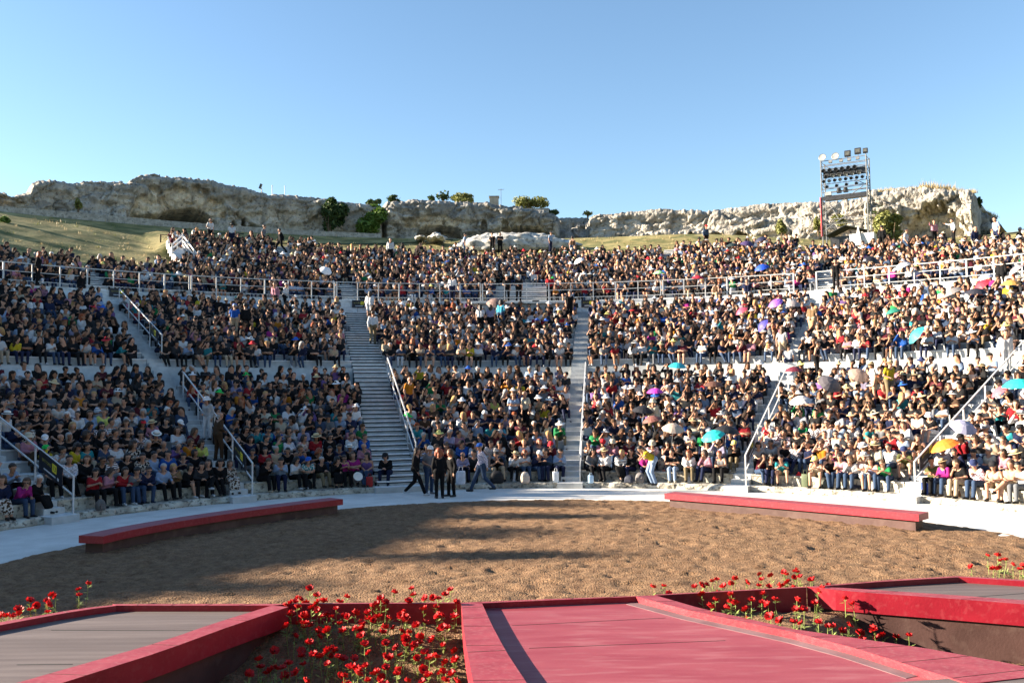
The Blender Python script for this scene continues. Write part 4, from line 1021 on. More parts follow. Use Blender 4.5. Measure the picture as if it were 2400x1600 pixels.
# ------------------------------------------------------------------ poppies
BEDS = [
 ('poppies in the big bed', 'red poppy', [(760 + x / 4.704, 1360 + y / 4.704) for x, y in ((250,190),(170,245),(130,320),(30,390),(215,400),(345,375),(480,360),(570,270),(620,250),(520,290),(775,140),(930,235),(980,170),(1115,200),(1200,195),(1335,165),(1395,105),(1095,325),(1235,300),(1455,250),(850,390),(915,440),(705,420),(590,410),(540,440),(490,430),(1300,390),(1435,410),(1115,470),(1015,510),(935,580),(850,565),(765,530),(640,580),(1050,635),(905,650),(1195,660),(1310,520),(1350,530),(1270,555),(1315,720),(345,530),(420,480),(400,560),(205,570),(170,485),(35,565),(395,625),(445,710),(125,775),(30,790),(495,800),(680,700),(795,745),(990,720),(1000,750),(890,720),(835,830),(660,850),(720,870),(1020,860),(1115,800),(1160,870),(1230,850),(1340,915),(1500,800),(1505,845),(1450,890),(1510,950),(1285,1030),(1410,1045),(1090,985),(810,990),(800,1040),(915,1110),(205,870),(330,870),(455,950),(355,980),(265,960),(215,1060),(370,1040),(580,1010),(640,1080),(1330,1110),(1450,1120),(1080,1120),(480,1110))]
  + [(380 + x / 5.6, 1360 + y / 5.6) for x, y in ((1780,235),(2030,205),(1880,310),(2040,300),(2120,285),(1690,310),(1740,290),(1770,360),(1960,370),(1690,435),(1845,495),(2160,450),(1800,565),(1860,620),(1945,600),(2040,670),(2170,660),(2060,745),(1630,610),(1925,830),(2180,935),(2280,915),(1475,930),(1825,940),(1830,1000),(1990,990),(2080,1010),(1265,1045),(1295,1150),(1420,1190),(1590,1150),(1660,1100),(1850,1110),(2170,1100),(1135,1240),(1760,1230),(2330,1260),(1880,1325))]),
 ('poppies in the sunny bed', 'red poppy', [(1640 + x / 5.6, 1300 + y / 5.6) for x, y in ((90,400),(20,405),(225,330),(315,420),(465,325),(415,390),(790,260),(935,280),(1105,230),(1140,265),(1280,230),(1320,290),(1475,315),(1155,370),(1225,430),(1220,480),(905,420),(780,410),(30,530),(240,520),(205,600),(415,525),(400,620),(470,650),(350,705),(830,520),(815,630),(900,655),(990,595),(1275,600),(605,730),(925,815),(1370,725),(1550,480),(1690,410),(1510,640),(1060,870),(1235,890),(1330,905),(1560,900),(1910,580),(2020,640),(2160,630),(1960,930),(1870,1010),(2100,1040),(2290,980),(2330,1100))]
  + [(1980 + x / 4.9, 1280 + y / 4.9) for x, y in ((400,740),(340,960),(595,1050),(710,1090))] + [(1530, 1376), (1556, 1374), (1568, 1393)]),
 ('poppies beyond the sunny platform', 'red poppy', [(1980 + x / 4.9, 1280 + y / 4.9) for x, y in ((1455,240),(1640,110),(1755,110),(1790,170),(1850,160),(1930,215),(1705,265),(1775,260),(2010,270),(2040,230))]),
 ('poppies beside the grey platform', 'red poppy', [(x / 5.6, 1360 + y / 5.6) for x, y in ((1155,50),(1035,125),(1040,200),(680,200),(730,215),(615,275),(630,325),(390,270),(400,390),(475,335),(235,385),(240,450),(285,390),(20,470),(75,480),(170,480),(625,420))])]
def petal_mesh(seed):
    rn = random.Random(seed); vs = []; fs = []
    for ring, (n, r, lift, s) in enumerate(((6, .068, .018, .052), (6, .052, .04, .044))):
        for k in range(n):
            a = 2 * math.pi * (k + .5 * ring) / n + rn.uniform(-.15, .15); o = len(vs); u = Vector((math.cos(a), math.sin(a), 0)); v = Vector((-u.y, u.x, 0))
            for q, (f, wd, z) in enumerate(((.1, .35, .0), (.55, .95, .6), (1.0, .75, 1.0))):
                zz = lift * z * rn.uniform(.7, 1.5)
                for e in (-1, 0, 1): vs.append(u * r * f * (1 - .08 * abs(e)) + v * s * wd * e * .9 + Vector((0, 0, zz + .010 * abs(e) * q + rn.uniform(-.004, .006))))
            fs += [(o + i * 3 + j, o + i * 3 + j + 1, o + i * 3 + j + 4, o + i * 3 + j + 3) for i in range(2) for j in range(2)]
    me = bpy.data.meshes.new('petals'); me.from_pydata(vs, [], fs); me.materials.append(M_PETAL); me.polygons.foreach_set('use_smooth', [True] * len(fs)); me.update(); return me
PETALS = [petal_mesh(k) for k in range(5)]
hb = MB(); hb.lathe([(.001, .022), (.010, .02), (.014, .01), (.012, .0)], M_PETALD, 7); _h = hb.build('heart'); HEART = _h.data; bpy.data.objects.remove(_h)
def stem_mesh(seed):
    rn = random.Random(seed); b = MB(); bx, by = rn.uniform(-.05, .05), rn.uniform(-.05, .05)
    b.tube([(bx, by, -.42), (bx * .7 + rn.uniform(-.02, .02), by * .7, -.25), (0, 0, -.10), (0, 0, -.002)], .0050, M_STEM, 4)
    for k in range(rn.randint(4, 6)):
        z = rn.uniform(-.26, -.03); a = rn.uniform(0, 6.28); d = Vector((math.cos(a), math.sin(a), rn.uniform(.1, .7)))
        for q in range(3):
            e = (d + Vector((rn.gauss(0, .4), rn.gauss(0, .4), rn.gauss(0, .3)))).normalized(); x = e.cross(Vector((0, 0, 1))).normalized() * .013; o = Vector((0, 0, z)); L = rn.uniform(.05, .11)
            b.add([o, o + e * L * .5 + x, o + e * L, o + e * L * .5 - x], [(0, 1, 2, 3)], M_STEM)
    o = b.build('stem'); me = o.data; bpy.data.objects.remove(o); return me
STEMS = [stem_mesh(k) for k in range(8)]
def poppy_label(gi, x, y):
    if gi == 0:
        a = 'in the shade of the grey platform' if (x < 800 and y > 1500) else 'at the red edging board' if y < 1440 else 'beside the pink platform curb' if x > 1015 else 'near the grey platform curb' if x < 830 else 'amid the open pellets of the bed'
        b_ = 'tall ' if y < 1395 else 'low ' if y > 1560 else ''
        return b_ + 'red artificial poppy ' + a + ' of the big bed'
    if gi == 1: return 'red artificial poppy ' + ('rising above the edging board of' if y < 1372 else 'casting its shadow on the sunlit fascia by' if x > 1880 else 'close to the pink curb in' if y > 1450 else 'before the edging board of') + ' the sunny bed'
    if gi == 2: return 'red artificial poppy on the sand beyond the sunny platform'
    return 'red artificial poppy on the sand beside the grey platform ' + ('corner' if x > 160 else 'curb' if x < 60 else 'in the dense clump')
for gi, (gname, kind, pts) in enumerate(BEDS):
    rj = random.Random(gi); pts = list(pts) + ([(x + rj.gauss(0, 14), y + rj.gauss(4, 9)) for x, y in pts if rj.random() < .38] if gi < 2 else [])
    pts = [(x, y) for x, y in pts if not (gi == 0 and x > 1074 and y > 1420) and not (gi == 1 and y > 1500)]
    for k, (x, y) in enumerate(pts):
        rn = random.Random(gi * 1000 + k); L_ = rn.uniform(.26, .42); hz = .45
        for _ in range(12):
            q = P(x, y, hz); hz = .6 * hz + .4 * (bed_z(q.x, q.y) + L_)
        q = P(x, y, hz)
        t = empty('poppy', (q.x, q.y, hz), poppy_label(gi, x, y), 'flower', gname + ', ' + poppy_label(gi, x, y).split('poppy ')[1], rz=rn.uniform(0, 6.28))
        sc = rn.uniform(.64, .98); tilt = Euler((rn.uniform(.05, .9), 0, rn.uniform(0, 6.28)))
        for nm, me in (('petals', PETALS[k % 5]), ('heart', HEART)):
            o = bpy.data.objects.new(nm, me); COL.objects.link(o); o.parent = t; o.rotation_euler = tilt; o.scale = (sc, sc, sc)
        o = bpy.data.objects.new('stem', STEMS[k % 8]); COL.objects.link(o); o.parent = t; o.scale = (1, 1, 1)

# ------------------------------------------------------------------ sound desk under its pale cover
q = at_rho(1195 / .98, 697 / .98, 33.2); a0, a1 = phi_of(at_rho(1098 / .98, 697 / .98, 33.2)), phi_of(at_rho(1294 / .98, 697 / .98, 33.2))
M_CANV = mat('cream_canvas', (.60, .56, .50), (.72, .68, .62), 3, .8, .3, 9)
t = empty('sound_desk', (0, 0, 0), 'long white sound desk with a cream cover at the walkway wall', 'desk')
b = MB(); b.sector(32.75, 33.9, a0, a1, MID[-1][1] - .5, q.z - .07, M_RISER); b.build('front_panel', t)
b = MB(); b.sector(32.6, 33.95, a0 - .012, a1 + .012, q.z - .06, q.z + .04, M_CANV); b.build('cover', t)
b = MB(); m_ = (a0 + a1) / 2 + .02; b.sector(33.0, 33.3, m_, m_ + .012, q.z + .042, q.z + .16, M_BLACKMETAL); b.build('console', t)
b = MB(); b.sector(33.1, 33.5, a0 + .02, a0 + .05, q.z + .16, q.z + .20, mat('tan_board', (.30, .19, .11), (.36, .24, .14), 4)); b.sector(33.25, 33.35, a0 + .034, a0 + .037, q.z + .04, q.z + .16, M_METAL); b.build('tan_board', t)

# ------------------------------------------------------------------ umbrellas
UMB = [  # u, v, colour, name, radius, lean x, lean towards stage, extra
 (1638, 1003, (.02, .50, .46), 'turquoise umbrella over the block it shades, cream rim', .52, -.25, .35),
 (2172, 1026, (.62, .16, .015), 'orange umbrella beside the steep stair rail', .55, -.3, .30),
 (2340, 888, (.02, .44, .42), 'large turquoise umbrella at the picture edge', .62, .05, .12),
 (1505, 901, (.55, .05, .42), 'magenta umbrella', .42, .0, .15),
 (1556, 843, (.02, .34, .42), 'blue green umbrella below the landing wall', .48, .1, .15),
 (1478, 945, (.012, .012, .016), 'black umbrella with a pale lining', .56, .1, .12),
 (1498, 966, (.20, .075, .06), 'rust brown umbrella just under the black one', .46, -.2, .15),
 (1640, 887, (.10, .045, .03), 'dark brown flat umbrella', .50, .05, .05),
 (1546, 986, (.42, .33, .27), 'beige checked umbrella near the woman with the blue bag', .52, .15, .3),
 (1838, 922, (.48, .46, .47), 'silver grey umbrella', .50, -.1, .3),
 (1824, 852, (.12, .015, .03), 'dark wine umbrella at the block corner', .44, 0, .1),
 (1905, 882, (.10, .09, .10), 'charcoal plaid umbrella tilted steeply', .55, .7, .5),
 (1972, 862, (.30, .21, .17), 'tan umbrella tilted beside the plaid one', .50, .55, .5),
 (1782, 697, (.24, .09, .46), 'violet umbrella', .46, -.35, .55),
 (1704, 715, (.55, .06, .11), 'coral red umbrella tilted beside the violet one', .40, -.5, .4),
 (1753, 748, (.06, .05, .30), 'indigo umbrella held almost sideways', .42, -.9, .5),
 (2052, 719, (.02, .17, .12), 'bottle green umbrella', .46, -.25, .1),
 (2106, 770, (.03, .38, .43), 'cyan umbrella held steeply sideways', .52, -.85, .5),
 (1138, 697, (.20, .125, .105), 'brown umbrella in front of the sound desk', .62, .0, .55),
 (1750, 616, (.01, .06, .45), 'royal blue umbrella', .50, -.2, .45),
 (1603, 640, (.50, .02, .04), 'small red umbrella behind the walkway railing', .44, .1, .1),
 (1514, 629, (.32, .60, .28), 'mint green umbrella', .46, 0, .1),
 (1330, 600, (.66, .64, .66), 'white umbrella among the upper rows', .44, -.5, .4),
 (748, 622, (.68, .68, .70), 'round white umbrella above the walkway railing', .44, .3, .8),
 (2256, 656, (.50, .02, .04), 'bright red umbrella tilted sideways below the railing', .50, -.6, .5),
 (2243, 674, (.02, .02, .03), 'black umbrella under the bright red one', .55, .1, .15),
 (2190, 672, (.16, .15, .15), 'dark grey umbrella lying low', .50, -.4, .3),
 (2322, 654, (.46, .24, .06), 'ochre umbrella', .52, .05, .15),
 (2262, 640, (.40, .42, .55), 'pale lilac umbrella', .45, -.2, .2),
 (2335, 622, (.26, .22, .24), 'grey checked umbrella at the railing end', .48, -.6, .3),
 (1822, 700, (.25, .22, .22), 'mottled grey umbrella beside the violet one', .46, .2, .3),
 (2298, 900, (.45, .10, .13), 'faded red umbrella seen from its edge', .40, -.5, .4),
 (2212, 982, (.30, .30, .42), 'slate lilac umbrella', .50, .5, .3),
 (1668, 993, (.012, .012, .014), 'flat black umbrella behind the turquoise one', .62, .1, .05),
 (2074, 612, (.42, .42, .45), 'silver umbrella on the upper rows', .5, -.3, .3),
 (1682, 566, (.015, .03, .03), 'black umbrella below the twin caves', .50, 0, .15),
 (1716, 562, (.05, .03, .10), 'dark purple umbrella below the twin caves', .55, .2, .3),
 (1748, 552, (.02, .02, .05), 'navy umbrella by the cave mouth', .50, -.3, .3),
 (2002, 598, (.012, .012, .02), 'black umbrella held by a standing man on the upper rows', .50, .5, .2),
]
M_FABRIC = tint_mat('umbrella_fabric', .6, .4); M_FABD = tint_mat('umbrella_fabric_dark', .7)
def umbrella_mesh(r):
    n = 8; vs = [(0, 0, .26 * r / .5)]; fs = []
    for ri, (f, z) in enumerate(((.38, .225), (.72, .13), (1.0, 0.0))):
        for k in range(16):
            a = 2 * math.pi * k / 16; sc = 1.0 if k % 2 == 0 else (.955 if ri == 2 else .985)
            vs.append((r * f * sc * math.cos(a), r * f * sc * math.sin(a), (z + (.012 if (k % 2 and ri == 2) else 0)) * r / .5))
    for k in range(16):
        fs.append((0, 1 + k, 1 + (k + 1) % 16))
        for q in range(2):
            o = 1 + 16 * q; fs.append((o + k, o + 16 + k, o + 16 + (k + 1) % 16, o + (k + 1) % 16))
    return vs, fs
for k, (u, v, c, lb, r, lx, ly) in enumerate(UMB):
    q = on_tier(u / .98, v / .98, 1.32) if v < 640 or v > 660 else on_tier(u / .98, v / .98, 1.25)
    a = phi_of(q); r *= .84
    t = empty('umbrella', q, 'open ' + lb + (' above the seated spectators' if len(lb.split()) < 6 else ''), 'umbrella', 'umbrellas held in the crowd')
    t.rotation_euler = (Matrix.Rotation(-a, 3, 'Z') @ Matrix.Rotation(lx, 3, 'Y') @ Matrix.Rotation(ly, 3, 'X')).to_euler()
    vs, fs = umbrella_mesh(r); o = raw_obj('canopy', vs, fs, [M_FABRIC], t); o.color = (*c, 1)
    b = MB()
    for i in range(8):
        an = 2 * math.pi * i / 8; b.tube([(0, 0, .20 * r / .5), (r * .72 * math.cos(an), r * .72 * math.sin(an), .115 * r / .5), (r * .98 * math.cos(an), r * .98 * math.sin(an), -.012)], .005, M_METAL, 3)
    b.build('ribs', t)
    b = MB(); b.tube([(0, 0, .30 * r / .5), (0, 0, -.62)], .009, M_METAL, 5); b.build('shaft', t)
    b = MB(); b.tube([(0, 0, -.62), (0, 0, -.70), (.03, 0, -.73)], .016, M_BLACKMETAL, 6); b.build('handle', t)
# ================================================================== PEOPLE
def snets(V, o, h):
    "surface nets of a sampled distance field (negative inside)"
    s = V < 0; nx, ny, nz = V.shape
    c = np.zeros((nx - 1, ny - 1, nz - 1), int)
    cor = [(i, j, k) for i in (0, 1) for j in (0, 1) for k in (0, 1)]
    def sub(A, q): return A[q[0]:nx - 1 + q[0], q[1]:ny - 1 + q[1], q[2]:nz - 1 + q[2]]
    for q in cor: c += sub(s, q)
    act = (c > 0) & (c < 8); idx = -np.ones(act.shape, int); idx[act] = np.arange(act.sum())
    ai = np.argwhere(act); acc = np.zeros((len(ai), 3)); cnt = np.zeros(len(ai))
    for p in cor:
        for ax in range(3):
            if p[ax]: continue
            q = list(p); q[ax] = 1
            va = V[ai[:, 0] + p[0], ai[:, 1] + p[1], ai[:, 2] + p[2]]; vb = V[ai[:, 0] + q[0], ai[:, 1] + q[1], ai[:, 2] + q[2]]
            m = (va < 0) != (vb < 0); t = va[m] / (va[m] - vb[m])
            pt = np.tile(np.array(p, float), (m.sum(), 1)); pt[:, ax] += t
            acc[m] += pt; cnt[m] += 1
    pos = (ai + acc / cnt[:, None]) * h + o
    F = []
    for ax in range(3):
        d = [0, 0, 0]; d[ax] = 1; u, v = (ax + 1) % 3, (ax + 2) % 3
        a = s[:nx - d[0], :ny - d[1], :nz - d[2]]; b = s[d[0]:, d[1]:, d[2]:]
        e = np.argwhere(a != b); e = e[(e[:, u] > 0) & (e[:, v] > 0)]
        e = e[(e[:, u] < V.shape[u] - 1) & (e[:, v] < V.shape[v] - 1)]
        def cell(du, dv):
            w_ = e.copy(); w_[:, u] -= du; w_[:, v] -= dv; return idx[w_[:, 0], w_[:, 1], w_[:, 2]]
        q = np.stack([cell(1, 1), cell(0, 1), cell(0, 0), cell(1, 0)], 1)
        flip = ~a[e[:, 0], e[:, 1], e[:, 2]]
        q[flip] = q[flip][:, ::-1]; F.append(q)
    F = np.concatenate(F)
    return pos, F[(F >= 0).all(1)]

def sdf_mesh(prims, h, cut=None, k=.022, pad=.05):
    """prims: (a, b, ra, rb, region). Smooth union -> vertices, quads, region per face"""
    A = np.array([[*p[0]] for p in prims], float); B = np.array([[*p[1]] for p in prims], float); rr = np.array([[p[2], p[3]] for p in prims])
    lo = np.minimum(A - rr[:, :1], B - rr[:, 1:]).min(0) - pad - h; hi = np.maximum(A + rr[:, :1], B + rr[:, 1:]).max(0) + pad + h
    n = np.ceil((hi - lo) / h).astype(int) + 1
    ax = [lo[i] + h * np.arange(n[i]) for i in range(3)]
    V = np.full(n, .3)
    for a, b, (ra, rb) in zip(A, B, rr):
        m = max(ra, rb) + .09
        sl = []
        for i in range(3):
            i0 = max(0, int((min(a[i], b[i]) - m - lo[i]) / h)); i1 = min(n[i], int((max(a[i], b[i]) + m - lo[i]) / h) + 2); sl.append(slice(i0, i1))
        X, Y, Z = np.meshgrid(ax[0][sl[0]], ax[1][sl[1]], ax[2][sl[2]], indexing='ij')
        d = b - a; L2 = max(1e-9, d @ d); t = np.clip(((X - a[0]) * d[0] + (Y - a[1]) * d[1] + (Z - a[2]) * d[2]) / L2, 0, 1)
        D = np.sqrt((X - a[0] - t * d[0]) ** 2 + (Y - a[1] - t * d[1]) ** 2 + (Z - a[2] - t * d[2]) ** 2) - (ra + (rb - ra) * t)
        O = V[tuple(sl)]; hh = np.clip(.5 + .5 * (O - D) / k, 0, 1)
        V[tuple(sl)] = O * (1 - hh) + D * hh - k * hh * (1 - hh)
    if cut is not None:
        X, Y, Z = np.meshgrid(*ax, indexing='ij'); V = np.maximum(V, cut(X, Y, Z))
    v, f = snets(V, lo, h)
    reg = None
    if len(prims[0]) > 4:
        c = v[f].mean(1); best = np.full(len(c), 9.); reg = np.zeros(len(c), int)
        for p in prims:
            a, b = np.array(p[0], float), np.array(p[1], float); d = b - a; t = np.clip((c - a) @ d / max(1e-9, d @ d), 0, 1)
            D = np.linalg.norm(c - a - t[:, None] * d, axis=1) - (p[2] + (p[3] - p[2]) * t)
            m = D < best; best[m] = D[m]; reg[m] = p[4]
    return v, f, reg

V3 = lambda *a: np.array(a, float)
def rx(p, o, a):
    "turn p about the x axis through o (positive leans towards -y)"
    q = np.array(p) - o; c, s = math.cos(a), math.sin(a); return o + np.array([q[0], q[1] * c - q[2] * s, q[1] * s + q[2] * c])
def pose(name):
    """joint positions; the figure faces -y.  Seated: origin on the seat, feet .33 below.  Standing: origin on the ground"""
    J = {}; sit = not name.startswith('st') or name == 'stretch'
    lean = {'elbows': .62, 'chin': .42, 'knees': .22, 'phone': .20, 'clasp': .40, 'stbend': 1.0, 'shade': .05, 'stwalk': .08, 'lapf': .38, 'crossb': -.04, 'phonef': .45, 'sidef': .30}.get(name, .10)
    full = name; name = {'lapf': 'lap', 'crossb': 'cross', 'phonef': 'phone', 'sidef': 'side'}.get(name, name)
    lw = 1.0
    if sit:
        J['hip'] = [V3(s * .09, 0, .10) for s in (-1, 1)]
        sp = {'elbows': .17, 'knees': .16, 'cross': .10, 'clasp': .15, 'legx': .08}.get(name, .11)
        J['knee'] = [V3(s * sp, -.41, .14) for s in (-1, 1)]; J['ank'] = [V3(s * sp * .95, -.47, -.25) for s in (-1, 1)]
        if name == 'legx':
            J['knee'][1] = V3(-.02, -.43, .22); J['ank'][1] = V3(-.20, -.60, -.02); J['knee'][0] = V3(-.08, -.42, .13)
        if name == 'side':
            J['knee'] = [V3(-.16, -.40, .13), V3(.02, -.42, .13)]; J['ank'] = [V3(-.02, -.52, -.25), V3(.10, -.50, -.25)]
        if name == 'stretch':
            J['knee'] = [V3(-.12, -.44, .10), V3(.12, -.44, .10)]; J['ank'] = [V3(-.14, -.74, -.22), V3(.13, -.70, -.23)]
        o = V3(0, 0, .1); base = .1
    else:
        J['hip'] = [V3(s * .09, 0, .90) for s in (-1, 1)]; J['knee'] = [V3(s * .10, -.02, .48) for s in (-1, 1)]; J['ank'] = [V3(s * .10, .02, .08) for s in (-1, 1)]
        if name == 'stwalk':
            J['knee'] = [V3(-.08, -.20, .50), V3(.08, .06, .47)]; J['ank'] = [V3(-.08, -.36, .09), V3(.08, .40, .14)]
        if name == 'stbend':
            J['knee'] = [V3(-.12, -.16, .48), V3(.12, -.12, .48)]; J['ank'] = [V3(-.13, .0, .08), V3(.13, .02, .08)]
        if name == 'stone': J['knee'][0] = V3(-.12, -.07, .48); J['ank'][0] = V3(-.15, -.06, .08)
        o = V3(0, 0, .9); base = .9
    T = lambda x, y, z: rx(V3(x, y, base + z), o, lean)
    J['waist'] = T(0, .01, .12); J['chest'] = T(0, -.01, .30); J['neck'] = T(0, -.01, .455)
    J['sh'] = [T(s * .165, 0, .41) for s in (-1, 1)]
    hl = lean * .45
    J['headC'] = J['neck'] + rx(V3(0, -.025, .145), V3(0, 0, 0), hl); J['hpitch'] = hl + (.25 if name in ('phone', 'stbend') else .0)
    W = {'lap': ((-.20, -.08, .20), (-.06, -.26, .11)), 'knees': ((-.23, -.12, .22), (-.15, -.36, .13)), 'elbows': ((-.20, -.30, .16), (-.03, -.46, .26)),
         'chin': ((-.19, -.27, .17), (-.05, -.30, .38)), 'cross': ((-.22, -.08, .22), (.06, -.18, .21)), 'phone': ((-.20, -.12, .20), (-.04, -.30, .27)),
         'clasp': ((-.21, -.22, .18), (-.02, -.42, .16)), 'legx': ((-.21, -.08, .20), (-.04, -.28, .17)), 'side': ((-.20, -.08, .20), (-.05, -.27, .10)),
         'shade': ((-.24, -.22, .36), (-.08, -.22, .60)), 'stretch': ((-.28, .10, .20), (-.26, .16, -.02)),
         'strelax': ((-.22, .03, .15), (-.20, -.05, -.10)), 'stone': ((-.24, .02, .16), (-.12, -.16, .10)), 'stcross': ((-.22, -.08, .20), (.05, -.19, .22)), 'stwalk': ((-.22, .06, .15), (-.20, -.02, -.09)), 'stbend': ((-.20, -.25, .25), (-.10, -.45, .05)), 'stpoint': ((-.30, -.10, .40), (-.40, -.30, .52))}[name]
    J['el'] = []; J['wr'] = []
    fwd = lambda p: (V3(p[0], p[1], base + p[2]) if sit or name == 'stbend' else T(*p))
    for s in (-1, 1):
        e, w_ = W
        if name == 'chin' and s == 1: e, w_ = ((-.22, -.14, .16), (-.10, -.36, .13))
        if name == 'shade' and s == 1: e, w_ = ((-.21, -.08, .20), (-.06, -.27, .11))
        if name == 'stone' and s == 1: e, w_ = ((-.22, .03, .15), (-.20, -.05, -.10))
        if name == 'stpoint' and s == 1: e, w_ = ((-.22, .02, .15), (-.19, -.08, -.09))
        if name == 'stwalk': w_ = (w_[0], w_[1] + s * .14, w_[2]); e = (e[0], e[1] + s * .05, e[2])
        if name in ('cross', 'stcross'): w_ = (w_[0], w_[1] + .03 * s, w_[2] + .025 * s)
        J['el'].append(fwd((-s * e[0] * -1 if False else (-e[0] if s == 1 else e[0]), e[1], e[2]))); J['wr'].append(fwd((-w_[0] if s == 1 else w_[0], w_[1], w_[2])))
    J['sit'] = sit; J['name'] = full
    return J
def head_mtx(J, yaw=0.0):
    return Matrix.Translation(Vector(J['headC'])) @ Matrix.Rotation(yaw, 4, 'Z') @ Matrix.Rotation(J['hpitch'], 4, 'X')
def hp(Mh, p): return np.array(Mh @ Vector(p))
def hand_dir(J, s):
    d = J['wr'][s] - J['el'][s]; return d / np.linalg.norm(d)
def body_prims(J, Mh, fat=1.0, reg=(0, 0, 0, 0)):
    sk, tp, bt, sh = reg; P_ = []
    for s in (0, 1):
        sx = -1 if s == 0 else 1
        P_ += [(J['hip'][s] + V3(0, .01, .0), J['waist'] + V3(sx * .065, 0, 0), .115 * fat, .095 * fat, bt), (J['waist'] + V3(sx * .062, 0, 0), J['chest'] + V3(sx * .075, 0, .0), .098 * fat, .105, tp)]
        P_ += [(J['chest'] + V3(sx * .06, 0, .02), J['sh'][s] - V3(sx * .03, 0, .005), .095, .062, tp)]
        P_ += [(J['hip'][s], J['knee'][s], .090, .056, bt), (J['knee'][s], J['ank'][s], .056, .037, bt)]
        d = V3(0, -1, 0) if not (J['name'] == 'stwalk') else V3(0, -1, 0)
        P_ += [(J['ank'][s] + V3(0, .03, -.045), J['ank'][s] + V3(sx * .02, -.15, -.052), .036, .028, sh)]
        P_ += [(J['sh'][s], J['el'][s], .047, .037, tp), (J['el'][s], J['wr'][s], .037, .026, sk)]
        hd = hand_dir(J, s); P_ += [(J['wr'][s], J['wr'][s] + hd * .07, .026, .030, sk)]
    P_ += [(J['neck'] - V3(0, 0, .05), J['headC'] + V3(0, .01, -.05), .053, .050, sk)]
    P_ += [(hp(Mh, (0, .018, .03)), hp(Mh, (0, -.012, .028)), .090, .084, sk), (hp(Mh, (0, -.03, -.055)), hp(Mh, (0, -.042, -.07)), .058, .046, sk)]
    P_ += [(hp(Mh, (0, -.088, .0)), hp(Mh, (0, -.104, -.024)), .010, .014, sk)]
    P_ += [(hp(Mh, (sx * .085, .01, .005)), hp(Mh, (sx * .087, .012, -.02)), .016, .014, sk) for sx in (-1, 1)]
    return P_
def fingers(J, s):
    "five bent fingers of one hand"
    b = MB(); hd = Vector(hand_dir(J, s)); w_ = Vector(J['wr'][s]) + hd * .075; side = hd.cross(Vector((0, 0, 1)))
    side = Vector((1, 0, 0)) if side.length < .1 else side.normalized()
    dn = side.cross(hd); dn = -dn if dn.z > 0 else dn
    for k, L in enumerate((.062, .072, .068, .052)):
        o = w_ + side * (-.026 + .0175 * k); b.tube([o - hd * .02, o + hd * L * .5 + dn * .008, o + hd * L * .85 + dn * .03], .0085, None, 5, .006)
    o = w_ - hd * .045 + side * (.028 if s == 0 else -.028) * (1)
    o2 = side * (.03 if s == 0 else -.03); b.tube([o, o + o2 + hd * .02, o + o2 * 1.1 + hd * .05 + dn * .01], .0095, None, 5, .007)
    return b.v, b.f
def tomesh(name, v, f, mats, mi=None):
    me = bpy.data.meshes.new(name)
    f = np.asarray(f); nv, nf = len(v), len(f)
    me.vertices.add(nv); me.vertices.foreach_set('co', np.asarray(v, np.float32).ravel())
    k = f.shape[1]; me.loops.add(nf * k); me.loops.foreach_set('vertex_index', f.ravel().astype(np.int32))
    me.polygons.add(nf); me.polygons.foreach_set('loop_start', np.arange(0, nf * k, k, dtype=np.int32)); me.polygons.foreach_set('loop_total', np.full(nf, k, np.int32))
    for m in mats: me.materials.append(m)
    if mi is not None: me.polygons.foreach_set('material_index', np.asarray(mi, np.int32))
    me.polygons.foreach_set('use_smooth', np.ones(nf, bool)); me.update(calc_edges=True); me.validate(); return me

M_SKIN = tint_mat('skin', .55, .35); M_EYE = mat('eye_dark', (.05, .03, .022), (.08, .05, .035), 30, .3); M_LIP = mat('lips', (.30, .09, .08), (.36, .12, .1), 20, .5)
M_CLOTH = tint_mat('cloth', .9, .15); M_STRIPE = tint_mat('striped_cloth', .9, .15, 'stripes'); M_CHECK = tint_mat('checked_cloth', .9, .15, 'checks', (.62, .58, .62)); M_PRINT = tint_mat('printed_cloth', .9, .15, 'print', (.5, .45, .4))
M_HAIR = tint_mat('hair', .55, .4); M_SHOE = tint_mat('shoe_leather', .5, .4); M_HAT = tint_mat('hat_felt', .85, .2); M_LENS = mat('dark_lens', (.006, .006, .008), (.012, .012, .014), 20, .15, spec=.7)
M_BAND = mat('hat_band', (.01, .01, .012), (.02, .02, .02), 20, .8)

def inflate(pr, d): return [(a, b, ra + d, rb + d) for a, b, ra, rb, *_ in pr]
def shirt_prims(J, sleeve, fat=1.0, hem=.0):
    P_ = []
    for s in (0, 1):
        sx = -1 if s == 0 else 1
        hipc = J['hip'][s] * .6 + J['waist'] * .4 + V3(sx * .02, 0, -.01 - hem)
        P_ += [(hipc, J['waist'] + V3(sx * .065, 0, 0), .122 * fat, .108 * fat), (J['waist'] + V3(sx * .062, 0, 0), J['chest'] + V3(sx * .075, 0, 0), .110 * fat, .117)]
        e = .0 if sleeve == 'tank' else .02
        P_ += [(J['chest'] + V3(sx * .06, 0, .0), J['sh'][s] - V3(sx * (.03 if e else .065), 0, .012), .106, .066 if e else .05)]
        if sleeve == 'short': P_ += [(J['sh'][s], J['sh'][s] * .38 + J['el'][s] * .62, .060, .058)]
        if sleeve == 'long': P_ += [(J['sh'][s], J['el'][s], .060, .053), (J['el'][s], J['el'][s] * .08 + J['wr'][s] * .92, .053, .040)]
    return P_
